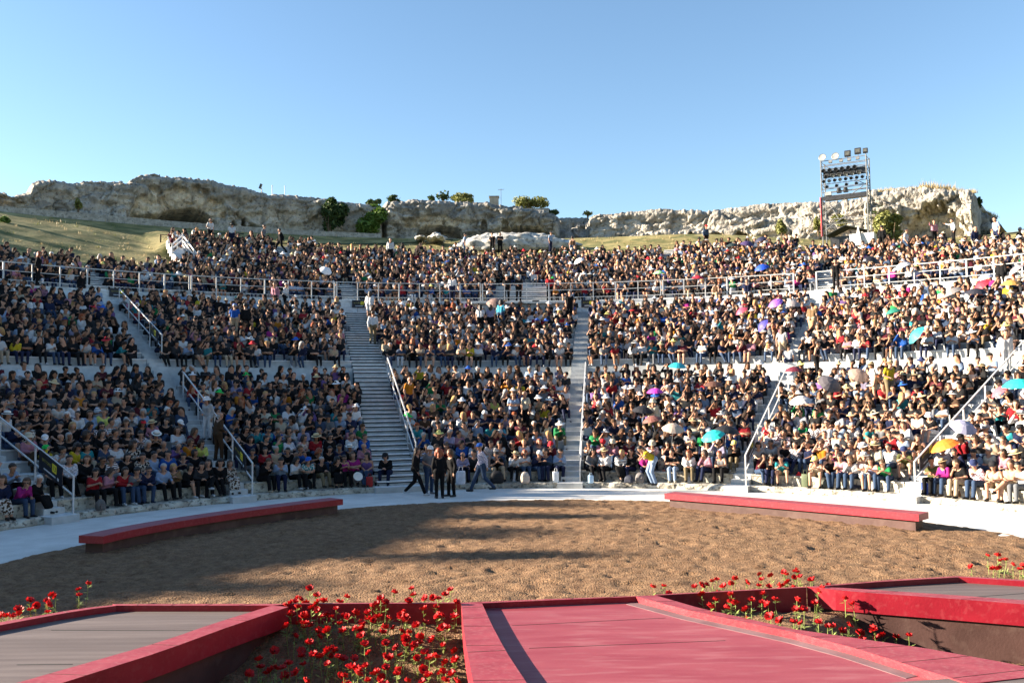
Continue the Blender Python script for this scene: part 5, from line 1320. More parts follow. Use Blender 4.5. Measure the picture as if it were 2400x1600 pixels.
def leg_prims(J, kind, fat=1.0):
    P_ = []
    for s in (0, 1):
        sx = -1 if s == 0 else 1
        P_ += [(J['hip'][s] + V3(0, .012, 0), J['waist'] * .5 + J['hip'][s] * .5 + V3(sx * .03, 0, 0), .124 * fat, .108 * fat)]
        if kind == 'trousers': P_ += [(J['hip'][s], J['knee'][s], .104, .071), (J['knee'][s], J['ank'][s] + V3(0, 0, -.0), .070, .056)]
        if kind == 'shorts': P_ += [(J['hip'][s], J['hip'][s] * .3 + J['knee'][s] * .7, .106, .088)]
        if kind == 'skirt':
            P_ += [(J['hip'][s], J['knee'][s], .112, .082)]; m = (J['knee'][0] + J['knee'][1]) / 2; P_ += [((J['hip'][0] + J['hip'][1]) / 2, m, .11, .08)]
            q = J['knee'][s] * .35 + J['ank'][s] * .65; P_ += [(J['knee'][s], q, .082, .088), (m, (J['ank'][0] + J['ank'][1]) / 2 * .65 + m * .35, .08, .08)]
    return P_
def shoe_prims(J):
    P_ = []
    for s in (0, 1):
        sx = -1 if s == 0 else 1; P_ += [(J['ank'][s] + V3(0, .035, -.04), J['ank'][s] + V3(sx * .02, -.155, -.050), .045, .034), (J['ank'][s] + V3(0, .01, .0), J['ank'][s] + V3(0, .02, -.04), .042, .045)]
    return P_
HAIRS = {
 'short': [((0, .022, .045), (0, .005, .048), .098, .090)],
 'bald': [((0, .045, -.01), (0, .05, -.02), .080, .07)],
 'long': [((0, .025, .042), (0, .005, .048), .103, .093), ((-.062, .03, .0), (-.085, .03, -.22), .052, .04), ((.062, .03, .0), (.085, .03, -.22), .052, .04), ((0, .06, 0), (0, .085, -.24), .075, .06)],
 'bun': [((0, .025, .042), (0, .005, .046), .100, .091), ((0, .125, .09), (0, .13, .095), .045, .045)],
 'curly': [((0, .03, .045), (0, .01, .05), .122, .112), ((-.09, .03, -.0), (-.10, .03, -.09), .065, .055), ((.09, .03, 0), (.10, .03, -.09), .065, .055), ((0, .08, -.02), (0, .09, -.10), .08, .07)],
 'bob': [((0, .025, .044), (0, .006, .048), .106, .096), ((-.068, .025, 0), (-.078, .02, -.085), .05, .042), ((.068, .025, 0), (.078, .02, -.085), .05, .042), ((0, .06, -.0), (0, .07, -.08), .07, .06)],
}
def hair_cut(kind):
    def cut(X, Y, Z):
        f = np.maximum(-(.60 * Z + .80 * Y + .032), np.where(np.abs(X) > .062, -(Y + .035), -1))
        if kind in ('short', 'bald'): f = np.maximum(f, -(Z + .062))
        if kind == 'bald': f = np.maximum(f, Z - .045)
        return f
    return cut
HAIR_ME = {}
def hair_mesh(kind):
    if kind not in HAIR_ME:
        v, f, _ = sdf_mesh([(V3(*a), V3(*b), r1, r2) for a, b, r1, r2 in HAIRS[kind]], .015, hair_cut(kind))
        if kind in ('curly', 'long', 'bob'):
            for i in range(len(v)):
                p = v[i]; v[i] = p * (1 + .06 * noise.noise(tuple(p * 28)))
        HAIR_ME[kind] = tomesh('hair', v, f, [M_HAIR])
    return HAIR_ME[kind]
HAT_ME = {}
def hat_mesh(kind):
    if kind not in HAT_ME:
        b = MB()
        if kind == 'cap':
            b.lathe([(.108, .03), (.112, .06), (.10, .10), (.065, .135), (.001, .148)], M_HAT, 12, Matrix.Translation((0, .01, .0)) @ Matrix.Rotation(.12, 4, 'X'))
            vs = []; 
            for i in range(7):
                a = math.pi * (1.18 + .64 * i / 6); vs += [(.108 * math.cos(a), .01 + .108 * math.sin(a), .052), (.112 * math.cos(a) * (1 - .1 * abs(i - 3) / 3), .01 + .20 * math.sin(a) * (1 - .12 * abs(i - 3) / 3), .030)]
            b.add(vs, [(2 * i, 2 * i + 1, 2 * i + 3, 2 * i + 2) for i in range(6)] , M_HAT)
        else:
            br = {'straw': .19, 'panama': .175, 'bucket': .155}[kind]; dz = {'straw': .0, 'panama': .005, 'bucket': -.035}[kind]
            b.lathe([(br, .045 + dz), (.14, .05 + dz * .3), (.110, .058), (.106, .085), (.098, .135), (.06, .152), (.001, .146)], M_HAT, 14, Matrix.Translation((0, .01, 0)) @ Matrix.Rotation(.08, 4, 'X'))
            if kind != 'bucket': b.lathe([(.1125, .060), (.1095, .085)], M_BAND, 14, Matrix.Translation((0, .01, 0)) @ Matrix.Rotation(.08, 4, 'X'))
        o = b.build('hat', smooth=True); HAT_ME[kind] = o.data; bpy.data.objects.remove(o)
    return HAT_ME[kind]
b = MB()
for sx in (-1, 1):
    b.box((sx * .036, -.094, .012), (.046, .012, .027), M_LENS); b.box((sx * .072, -.045, .016), (.006, .10, .008), M_LENS)
b.box((0, -.098, .018), (.024, .008, .008), M_LENS); _o = b.build('sunglasses'); GLASSES = _o.data; bpy.data.objects.remove(_o)

PROTO = {}
def proto(name, yaw):
    "shared meshes of one pose: body, garments, shoes"
    key = (name, yaw)
    if key not in PROTO:
        J = pose(name); Mh = head_mtx(J, yaw * .7); d = {'J': J, 'Mh': Mh}
        v, f, _ = sdf_mesh([p[:4] for p in body_prims(J, Mh)], .024)
        v = list(map(tuple, v)); F = [tuple(q) for q in f]; mi = [0] * len(F)
        for s in (0, 1):
            fv, ff = fingers(J, s); o = len(v); v += [tuple(p) for p in fv]; F += [tuple(i + o for i in q) for q in ff]; mi += [0] * len(ff)
        eb = MB()
        for sx in (-1, 1):
            eb.lathe([(.001, -.006), (.0085, -.002), (.0085, .003), (.001, .006)], 1, 6, Mh @ Matrix.Translation((sx * .034, -.088, .010)) @ Matrix.Rotation(R(90), 4, 'X'))
        o = len(v); v += eb.v; F += [tuple(i + o for i in q) for q in eb.f]; mi += [1] * len(eb.f)
        eb = MB(); eb.box((0, 0, 0), (.038, .012, .011), 2); o = len(v); v += [tuple(Mh @ (Vector(p) + Vector((0, -.088, -.052)))) for p in eb.v]; F += [tuple(i + o for i in q) for q in eb.f]; mi += [2] * len(eb.f)
        me = bpy.data.meshes.new('person'); me.from_pydata(v, [], F)
        for m in (M_SKIN, M_EYE, M_LIP): me.materials.append(m)
        me.polygons.foreach_set('material_index', mi); me.polygons.foreach_set('use_smooth', [True] * len(F)); me.update(); d['body'] = me
        PROTO[key] = d
    return PROTO[key]
GARM = {}
def garment(name, yaw, kind, m):
    key = (name, kind)
    if key not in GARM:
        J = proto(name, yaw)['J']
        if kind in ('long', 'short', 'tank'):
            zc = J['neck'][2] - .012
            cut = (lambda X, Y, Z, zc=zc, J=J: .075 - np.sqrt((X - J['neck'][0]) ** 2 + (Y - J['neck'][1] + .01) ** 2) + 0 * Z - np.where(Z > zc - .05, 0, 9))
            v, f, _ = sdf_mesh(shirt_prims(J, kind), .027, cut); nm = 'shirt'
        elif kind.startswith('shoe'): v, f, _ = sdf_mesh(shoe_prims(J)[:2] if kind[-1] == '0' else shoe_prims(J)[2:], .022); nm = 'shoe'
        else: v, f, _ = sdf_mesh(leg_prims(J, kind), .028); nm = 'trousers' if kind == 'trousers' else kind
        GARM[key] = {'base': (nm, v, f)}
    d = GARM[key]
    if m.name not in d: d[m.name] = tomesh(d['base'][0], d['base'][1], d['base'][2], [m])
    return d[m.name]

PAL = {'black': (.012, .012, .014), 'white': (.66, .66, .67), 'navy': (.018, .026, .075), 'grey': (.22, .23, .25), 'light blue': (.28, .38, .55), 'denim blue': (.055, .095, .18), 'red': (.42, .02, .03),
       'maroon': (.13, .015, .03), 'pink': (.62, .28, .36), 'fuchsia': (.50, .03, .26), 'violet': (.22, .12, .34), 'green': (.02, .28, .09), 'yellow': (.68, .52, .03), 'orange': (.66, .24, .02), 'teal': (.03, .33, .38),
       'beige': (.46, .36, .25), 'brown': (.10, .055, .03), 'lilac': (.42, .38, .56), 'olive': (.13, .14, .05), 'royal blue': (.02, .12, .50), 'cream': (.60, .54, .42), 'light yellow': (.70, .72, .18), 'charcoal': (.04, .042, .048), 'tan': (.30, .19, .10), 'light grey': (.45, .45, .46), 'khaki': (.28, .22, .13), 'aqua': (.08, .42, .60)}
for _k in PAL: PAL[_k] = tuple(c * (.74 if _k in ('white', 'cream', 'light blue', 'light yellow', 'light grey', 'beige') else .55) for c in PAL[_k])
HAIRC = {'black': (.010, .008, .007), 'dark brown': (.028, .016, .010), 'brown': (.075, .040, .020), 'blonde': (.36, .22, .09), 'red': (.22, .055, .02), 'grey': (.30, .29, .28), 'white': (.55, .54, .52)}
SKINC = [(.40, .215, .14), (.35, .185, .115), (.46, .26, .18), (.29, .145, .085), (.42, .235, .155)]
BOTTOM = {'jeans': ('trousers', 'denim blue'), 'black trousers': ('trousers', 'black'), 'navy trousers': ('trousers', 'navy'), 'beige trousers': ('trousers', 'beige'), 'khaki trousers': ('trousers', 'khaki'), 'grey trousers': ('trousers', 'grey'), 'white trousers': ('trousers', 'white'),
          'black shorts': ('shorts', 'black'), 'denim shorts': ('shorts', 'denim blue'), 'white shorts': ('shorts', 'white'), 'beige shorts': ('shorts', 'beige'), 'black skirt': ('skirt', 'black'), 'printed skirt': ('skirt', 'brown'), 'brown trousers': ('trousers', 'brown'), 'light jeans': ('trousers', 'light blue')}
HAT = {'straw hat': ('straw', (.52, .40, .22)), 'white panama hat': ('panama', (.66, .64, .60)), 'white cap': ('cap', (.68, .68, .68)), 'black cap': ('cap', (.015, .015, .018)), 'blue cap': ('cap', (.02, .10, .42)), 'red cap': ('cap', (.50, .02, .03)), 'yellow cap': ('cap', (.62, .58, .18)), 'beige sun hat': ('bucket', (.48, .42, .32)), 'navy cap': ('cap', (.02, .03, .09)), 'green cap': ('cap', (.02, .45, .08)), 'white sun hat': ('bucket', (.66, .66, .66))}
def make_person(loc, rz, pz, yaw, top, sleeve, bottom, hairk, hairc, hat=None, glasses=False, pattern=None, skin=0, sc=1.0, shoes='black', label='', group=None):
    d = proto(pz, yaw)
    o = bpy.data.objects.new('person', d['body']); COL.objects.link(o); o.location = loc; o.rotation_euler = (0, 0, rz) if not group else (random.gauss(0, .03), random.gauss(0, .05), rz); o.scale = (sc, sc, sc); o.color = (*SKINC[skin], 1)
    tag(o, label, 'person', group)
    bk, bc = BOTTOM[bottom]
    mt = {None: M_CLOTH, 'striped': M_STRIPE, 'checked': M_CHECK, 'printed': M_PRINT}[pattern]
    for kind, m, c in ((sleeve, mt, PAL[top]), (bk, M_PRINT if bottom == 'printed skirt' else M_CLOTH, PAL[bc]), ('shoe0', M_SHOE, PAL[shoes]), ('shoe1', M_SHOE, PAL[shoes])):
        me = garment(pz, yaw, kind, m); k = bpy.data.objects.new(me.name.split('.')[0], me); COL.objects.link(k); k.parent = o; k.color = (*c, 1)
    parts = [('hair', hair_mesh(hairk), HAIRC[hairc])]
    if hat: parts.append(('hat', hat_mesh(HAT[hat][0]), HAT[hat][1]))
    if glasses: parts.append(('sunglasses', GLASSES, (0, 0, 0)))
    for nm, me, c in parts:
        k = bpy.data.objects.new(nm, me); COL.objects.link(k); k.parent = o; k.matrix_local = d['Mh']; k.color = (*c, 1)
    return o

# ------------------------------------------------------------------ who sits where
SITP = ['lap', 'lapf', 'knees', 'elbows', 'chin', 'crossb', 'phone', 'clasp', 'legx', 'side', 'sidef', 'phonef', 'elbows', 'stretch', 'shade']
def rand_look(rn, shade):
    top = rn.choices(['black', 'white', 'navy', 'grey', 'light blue', 'denim blue', 'red', 'maroon', 'pink', 'violet', 'green', 'yellow', 'teal', 'beige', 'brown', 'lilac', 'charcoal', 'cream', 'light grey', 'fuchsia', 'orange', 'royal blue'],
                     [62 if shade else 38, 25 if not shade else 14, 11, 5, 5, 6, 3.4, 4, 3, 1.2, 1.5, 1.3, 1.5, 2.5, 3, 1.5, 13, 2.5, 3, .8, .6, 1.5])[0]  # more black clothes on the shaded side, painting in some of its shade
    sleeve = rn.choices(['long', 'short', 'tank'], [45, 40, 15] if shade else [22, 46, 32])[0]
    bottom = rn.choices(list(BOTTOM)[:13], [30, 34, 14, 2.5, 2, 4, 2, 6, 6, 1.5, 2, 5, 1.5])[0]
    female = rn.random() < .58
    hk = rn.choices(['long', 'curly', 'bob', 'bun'], [55, 14, 20, 11])[0] if female else rn.choices(['short', 'bald'], [92, 8])[0]
    hc = rn.choices(list(HAIRC), [46, 36, 10, 3, 1.5, 3, .8])[0]
    hat = rn.choices(list(HAT), [3, 4, 4, 2, 1, 1, .6, 2, 1, .3, 2])[0] if rn.random() < (.07 if shade else .17) else None
    pat = rn.choices([None, 'striped', 'checked', 'printed'], [82, 6, 6, 6])[0]
    return dict(top=top, sleeve=sleeve, bottom=bottom, hairk=hk, hairc=hc, hat=hat, glasses=rn.random() < .2, pattern=pat, skin=rn.randrange(5), shoes=rn.choice(['black', 'black', 'brown', 'white', 'grey', 'navy']))
# front row and other clearly seen people: photo x (2400 px), row, then look
def K(top, bottom, hairk='short', hairc='black', hat=None, sleeve='long', pose=None, glasses=False, pattern=None, **k): return dict(top=top, bottom=bottom, hairk=hairk, hairc=hairc, hat=hat, sleeve=sleeve, pose=pose, glasses=glasses, pattern=pattern, skin=k.get('skin', 0), shoes=k.get('shoes', 'black'))
ROW0 = [(8, K('navy', 'printed skirt', 'bob', 'brown', pose='side')), (52, K('fuchsia', 'jeans', 'bob', 'brown', glasses=True, pose='chin')), (86, K('black', 'black skirt', 'bob', 'white', pose='lap')),
 (221, K('red', 'black trousers', 'long', 'black', sleeve='short', pose='phone')), (252, K('pink', 'black trousers', 'long', 'dark brown', pose='phone')), (288, K('red', 'jeans', 'long', 'dark brown', pose='clasp', shoes='white')), (312, K('grey', 'jeans', 'long', 'black', pose='phone')),
 (342, K('navy', 'jeans', 'short', 'dark brown', glasses=True, pose='clasp', shoes='navy')), (385, K('light blue', 'black trousers', 'short', 'grey', pose='knees')), (414, K('tan', 'black trousers', 'long', 'blonde', pose='phone')), (440, K('black', 'black shorts', 'bob', 'black', pose='lap', shoes='white')),
 (466, K('charcoal', 'black trousers', 'bob', 'black', pose='clasp')), (490, K('black', 'black trousers', 'long', 'black', pose='legx', shoes='white')), (516, K('black', 'black trousers', 'curly', 'black', pose='lap')), (541, K('brown', 'printed skirt', 'long', 'brown', pattern='printed', pose='lap')),
 (618, K('black', 'black trousers', 'short', 'brown', pose='phone', shoes='beige')), (658, K('light blue', 'navy trousers', pose='phone')), (692, K('white', 'black trousers', 'long', 'black', glasses=True, pose='phone', shoes='white')), (721, K('teal', 'black trousers', 'bob', 'brown', 'blue cap', 'short', 'clasp', pattern='printed')),
 (749, K('black', 'khaki trousers', 'short', 'grey', pose='clasp')), (785, K('black', 'black skirt', 'curly', 'black', pose='chin')), (805, K('fuchsia', 'black trousers', 'short', 'dark brown', sleeve='tank', glasses=True, pose='phone')), (832, K('fuchsia', 'black trousers', 'bob', 'brown', sleeve='short', pose='cross')),
 (861, K('violet', 'jeans', 'bob', 'black', sleeve='tank', pose='lap')), (908, K('black', 'navy trousers', 'bob', 'black', 'black cap', pose='clasp')),
 (1084, K('lilac', 'navy trousers', 'bald', 'grey', glasses=True, pose='clasp')), (1112, K('charcoal', 'black trousers', pose='knees')), (1165, K('black', 'beige trousers', 'short', 'dark brown', sleeve='short', pose='elbows')), (1201, K('white', 'black trousers', 'short', 'brown', 'straw hat', pose='chin')),
 (1229, K('white', 'jeans', 'bob', 'red', sleeve='short', pose='phone')), (1256, K('navy', 'jeans', 'short', 'grey', 'white cap', pose='phone')), (1283, K('denim blue', 'navy trousers', 'bob', 'black', pose='phone')), (1308, K('light blue', 'navy trousers', 'short', 'black', pose='phone')),
 (1384, K('grey', 'black trousers', 'curly', 'black', pose='knees')), (1418, K('white', 'black trousers', 'short', 'brown', 'straw hat', pose='lap')), (1452, K('charcoal', 'black skirt', 'long', 'blonde', pattern='striped', pose='lap')), (1478, K('black', 'navy trousers', 'long', 'dark brown', pose='side')), (1513, K('fuchsia', 'navy trousers', 'bob', 'brown', pose='lap')),
 (1576, K('black', 'light jeans', 'short', 'dark brown', sleeve='short', pose='cross', shoes='cream')), (1613, K('white', 'khaki trousers', 'bob', 'red', pose='lap')), (1658, K('pink', 'navy trousers', 'bob', 'dark brown', glasses=True, pose='chin')), (1694, K('grey', 'black trousers', 'short', 'red', sleeve='tank', pose='clasp')),
 (1779, K('maroon', 'jeans', 'short', 'dark brown', sleeve='short', pose='chin')), (1806, K('black', 'navy trousers', 'long', 'black', pose='phone')), (1833, K('teal', 'beige shorts', 'short', 'black', sleeve='short', pose='elbows')), (1914, K('cream', 'beige shorts', 'short', 'brown', 'yellow cap', 'tank', 'elbows')), (1942, K('black', 'jeans', 'long', 'dark brown', sleeve='tank', pose='knees')),
 (1970, K('pink', 'jeans', 'bob', 'dark brown', sleeve='short', pose='phone')), (1996, K('light grey', 'jeans', 'bob', 'brown', pose='chin')), (2024, K('white', 'white shorts', 'short', 'brown', 'white panama hat', 'tank', 'cross')), (2052, K('lilac', 'jeans', 'curly', 'dark brown', sleeve='tank', pose='elbows')), (2076, K('green', 'jeans', 'short', 'brown', sleeve='short', pose='elbows', glasses=True)),
 (2184, K('olive', 'black trousers', 'short', 'black', sleeve='short', pose='cross', skin=3)), (2219, K('fuchsia', 'jeans', 'bob', 'brown', 'straw hat', pose='clasp', glasses=True)), (2252, K('black', 'beige trousers', 'short', 'dark brown', sleeve='short', pose='chin')), (2295, K('pink', 'jeans', 'bob', 'grey', 'navy cap', pose='phone', pattern='checked')), (2330, K('cream', 'beige shorts', 'bob', 'dark brown', 'black cap', 'tank', 'clasp', glasses=True)), (2367, K('beige', 'beige shorts', 'bob', 'brown', sleeve='short', pose='legx')), (2396, K('white', 'grey trousers', 'short', 'black', sleeve='short', pose='phone'))]
OVER = [  # photo x, y of the head (2400 px)
 (410, 1040, K('violet', 'grey trousers', 'bald', 'grey')), (455, 1042, K('orange', 'black trousers', 'bob', 'brown', glasses=True)), (482, 1044, K('light yellow', 'black trousers', 'curly', 'dark brown')), (404, 1070, K('royal blue', 'navy trousers')), (372, 1060, K('light blue', 'jeans')), (345, 1072, K('black', 'jeans', sleeve='short', pattern='printed')),
 (412, 998, K('white', 'jeans', 'long', 'brown', pose='cross')), (440, 1020, K('maroon', 'black trousers', 'long', 'brown')), (78, 1025, K('pink', 'brown trousers', 'short', 'white', 'beige sun hat')), (113, 1025, K('navy', 'khaki trousers', 'short', 'grey', 'white cap')), (272, 1045, K('white', 'jeans', 'short', 'black')), (155, 1020, K('black', 'grey trousers', 'bald', 'brown')),
 (241, 960, K('light yellow', 'black trousers', 'short', 'brown', sleeve='short')), (348, 958, K('light blue', 'jeans', 'bob', 'grey')), (383, 960, K('charcoal', 'grey trousers', 'short', 'white', pattern='striped')), (205, 965, K('light blue', 'jeans', 'long', 'brown')), (300, 965, K('white', 'jeans', 'short', 'dark brown')),
 (648, 1000, K('royal blue', 'navy trousers', 'short', 'brown', pose='phone')), (623, 1000, K('aqua', 'navy trousers')), (706, 1010, K('lilac', 'navy trousers', 'short', 'grey', glasses=True)), (664, 1030, K('green', 'jeans', 'short', 'dark brown', sleeve='short')), (708, 1032, K('pink', 'black trousers', 'bob', 'dark brown', pattern='printed', sleeve='short')), (625, 1008, K('black', 'navy trousers')), (632, 1040, K('red', 'black trousers', 'long', 'black')),
 (836, 1020, K('white', 'jeans', 'short', 'dark brown')), (838, 1025, K('royal blue', 'jeans', 'short', 'brown')), (882, 1005, K('green', 'jeans', 'short', 'brown', glasses=True, sleeve='short')), (866, 980, K('white', 'navy trousers', 'short', 'black', sleeve='short')), (862, 963, K('white', 'jeans', 'short', 'brown', 'white cap', 'short')), (882, 1042, K('pink', 'brown trousers', 'bald', 'grey')), (798, 985, K('light blue', 'black trousers', 'short', 'dark brown', sleeve='short')),
 (1001, 1012, K('royal blue', 'black trousers', 'short', 'grey', sleeve='short')), (1042, 1014, K('lilac', 'navy trousers', 'short', 'grey')), (1069, 1018, K('pink', 'black trousers', 'short', 'dark brown')), (1114, 990, K('light blue', 'black trousers', 'short', 'black')), (1175, 988, K('aqua', 'jeans', 'bald', 'brown', sleeve='short')), (1142, 1015, K('maroon', 'black trousers', 'long', 'dark brown')), (1167, 1015, K('black', 'black trousers', 'short', 'grey')),
 (1193, 1012, K('red', 'black trousers', 'curly', 'blonde', glasses=True, pose='chin')), (1217, 1012, K('grey', 'navy trousers', 'short', 'black')), (1249, 1010, K('light blue', 'jeans', 'short', 'dark brown', sleeve='short')), (1282, 1010, K('lilac', 'jeans', 'bob', 'blonde', pattern='checked')), (1310, 1008, K('green', 'khaki trousers', 'short', 'brown', 'white panama hat')), (1033, 1045, K('white', 'beige trousers', 'short', 'brown')), (1062, 1050, K('red', 'navy trousers', 'long', 'brown', sleeve='short')), (1096, 1042, K('royal blue', 'black trousers', 'short', 'black', 'black cap')),
 (1174, 1042, K('white', 'jeans', 'bob', 'black', sleeve='short', pattern='printed')), (1201, 1048, K('black', 'black trousers', 'long', 'dark brown')), (1229, 1038, K('white', 'jeans', 'short', 'blonde', sleeve='short')), (1255, 1042, K('grey', 'jeans', 'bob', 'red', sleeve='short')), (1279, 1038, K('maroon', 'black trousers', 'short', 'brown', 'red cap')), (1308, 1045, K('black', 'brown trousers', 'bob', 'grey', 'beige sun hat')), (1020, 978, K('white', 'navy trousers', 'short', 'black', sleeve='short')), (972, 980, K('white', 'navy trousers', 'short', 'black', 'green cap', 'short')), (1308, 985, K('navy', 'navy trousers', 'short', 'dark brown')),
 (970, 868, K('yellow', 'jeans', 'short', 'brown')), (1222, 900, K('yellow', 'jeans', 'short', 'dark brown', sleeve='short')), (1184, 900, K('orange', 'jeans', 'long', 'brown')), (1165, 935, K('light yellow', 'jeans', 'bob', 'brown', pose='shade', sleeve='tank')), (1284, 945, K('yellow', 'jeans', 'long', 'brown')), (1138, 880, K('white', 'jeans', 'bald', 'brown', sleeve='short')), (1420, 1022, K('white', 'black trousers', 'bob', 'brown', 'white cap', 'short')), (1408, 1045, K('pink', 'jeans', 'short', 'brown', 'red cap')), (1428, 1040, K('pink', 'jeans', 'bob', 'brown', 'beige sun hat')), (1516, 1040, K('pink', 'black trousers', 'short', 'brown', 'beige sun hat', pattern='checked')), (1390, 990, K('white', 'navy trousers', 'short', 'dark brown', sleeve='short', glasses=True)), (1466, 1012, K('white', 'jeans', 'bob', 'brown', sleeve='tank', glasses=True)), (1588, 1025, K('black', 'jeans', 'short', 'black', glasses=True, sleeve='short')), (1590, 1012, K('charcoal', 'jeans', 'long', 'black')), (1724, 1020, K('royal blue', 'jeans', 'short', 'black')), (1695, 1040, K('lilac', 'jeans', 'short', 'grey')), (1660, 1035, K('light grey', 'jeans', 'bob', 'dark brown', pattern='printed')), (1710, 985, K('royal blue', 'jeans', 'short', 'brown', sleeve='short')), (1640, 995, K('cream', 'black trousers', 'bob', 'brown', 'straw hat')), (1385, 925, K('red', 'jeans', 'short', 'dark brown')), (1430, 945, K('red', 'jeans', 'bob', 'brown', sleeve='short')),
 (1823, 1008, K('red', 'navy trousers', 'short', 'black', pattern='striped')), (1866, 1010, K('black', 'black trousers', 'short', 'grey')), (1898, 1010, K('black', 'black trousers', 'short', 'black', sleeve='short', glasses=True)), (1933, 1010, K('maroon', 'black trousers', 'short', 'brown', pattern='printed')), (1962, 1015, K('white', 'jeans', 'bun', 'black', sleeve='tank', glasses=True)), (2001, 1018, K('charcoal', 'jeans', 'short', 'black', sleeve='short')), (2002, 985, K('white', 'jeans', 'short', 'grey', glasses=True)), (1973, 990, K('light blue', 'navy trousers', 'short', 'white')), (1950, 1048, K('fuchsia', 'jeans', 'bun', 'black', sleeve='tank', glasses=True)), (1912, 1045, K('orange', 'jeans', 'short', 'brown', sleeve='tank', glasses=True)), (1974, 1048, K('cream', 'black trousers', 'bun', 'brown', sleeve='tank', glasses=True)), (2019, 1052, K('beige', 'beige shorts', 'bob', 'blonde', 'white panama hat', 'tank')), (1990, 1058, K('white', 'jeans', 'bob', 'brown', 'white panama hat')), (2038, 1055, K('cream', 'jeans', 'bob', 'brown', 'straw hat')), (2062, 1045, K('white', 'jeans', 'short', 'dark brown', pattern='striped', sleeve='short')), (1878, 1045, K('navy', 'jeans', 'short', 'dark brown', sleeve='short')), (1830, 1042, K('black', 'jeans', 'bob', 'black', sleeve='tank', glasses=True)), (1810, 1000, K('white', 'jeans', 'short', 'brown', 'white panama hat')), (2104, 1015, K('red', 'jeans', 'short', 'brown', pose='phone')), (2135, 1025, K('light blue', 'jeans', 'short', 'brown', sleeve='short')), (2134, 995, K('white', 'beige trousers', 'long', 'brown', pose='clasp')), (2165, 998, K('brown', 'beige shorts', 'long', 'dark brown', sleeve='tank', pose='chin')), (2096, 995, K('black', 'grey trousers', 'bun', 'dark brown', sleeve='tank')), (2115, 1055, K('olive', 'beige shorts', 'short', 'dark brown', 'navy cap', 'short')),
 (2270, 1012, K('red', 'black trousers', 'bob', 'dark brown', 'black cap')), (2304, 1012, K('charcoal', 'jeans', 'long', 'dark brown')), (2340, 1008, K('white', 'navy trousers', 'short', 'grey')), (2360, 985, K('teal', 'white trousers', 'short', 'black', sleeve='short')), (2254, 1062, K('navy', 'black trousers', 'short', 'dark brown')), (2226, 1060, K('white', 'navy trousers', 'bob', 'brown')), (2320, 1058, K('cream', 'jeans', 'short', 'grey', glasses=True, sleeve='short')), (2365, 1062, K('pink', 'jeans', 'long', 'dark brown')), (2325, 1035, K('beige', 'jeans', 'short', 'dark brown'))]
SEATS = []   # rho, z, phi, row tier, row index, look
WIDE = R(3)
def visible(p):
    x, y = project(p); return -450 < x < 2850
rn = random.Random(11)
for ti, rows in enumerate((LOW, MID, UPP)):
    for k, (r, z) in enumerate(rows):
        rs = r + .16
        if ti == 0 and k == 0:
            for x, lk in ROW0:
                # the head is seen at photo x: find the seat angle
                lo, hi = R(-80), R(70)
                for _ in range(40):
                    m_ = (lo + hi) / 2
                    if project(pol(rs - .1, m_, z + .7))[0] < x: lo = m_
                    else: hi = m_
                SEATS.append([rs, z, lo, 0, 0, lk])
            continue
        pass
        ph = R(-75) + rn.random() * .03
        while ph < R(62):
            gap = rn.choice([.41, .43, .45, .46, .48, .52]) if rn.random() > .03 else rn.uniform(.65, 1.1)
            if ti == 2: gap *= .93
            ph += gap / rs
            q = pol(rs, ph, z + .7)
            if q.y < 6 or not visible(q): continue
            if ti < 2 and in_stair(rs, ph): 
                if not (rn.random() < .10 and (ph - 0) and False): continue
            if ti == 2:
                if k >= n_upper(ph) + (1 if rn.random() < .3 else 0) - (1 if rn.random() < .25 else 0): continue
                if in_gap(k, rs, ph): continue
            if ti == 0 and k == 10 and rn.random() < .10: continue
            if ti == 1 and k == 10 and a0 - .01 < ph < a1 + .01: continue
            if ti == 1 and k == 10 and rn.random() < .12: continue
            if ti == 1 and k == 0 and rn.random() < .05: continue
            shade = project(q)[0] < 1000
            SEATS.append([rs + rn.uniform(-.05, .05), z, ph, ti, k, rand_look(rn, shade)])
# the looks read off the photograph go to the nearest seat
heads = [project(pol(s[0] - .08, s[2], s[1] + .72)) for s in SEATS]; taken = set()
for x, y, lk in OVER:
    best, bi_ = 1e9, None
    for i, (hx, hy) in enumerate(heads):
        if i in taken or (SEATS[i][3] == 0 and SEATS[i][4] == 0): continue
        dd = (hx - x) ** 2 + 1.4 * (hy - y) ** 2
        if dd < best: best, bi_ = dd, i
    if bi_ is not None and best < 40 ** 2: SEATS[bi_][5] = lk; taken.add(bi_)
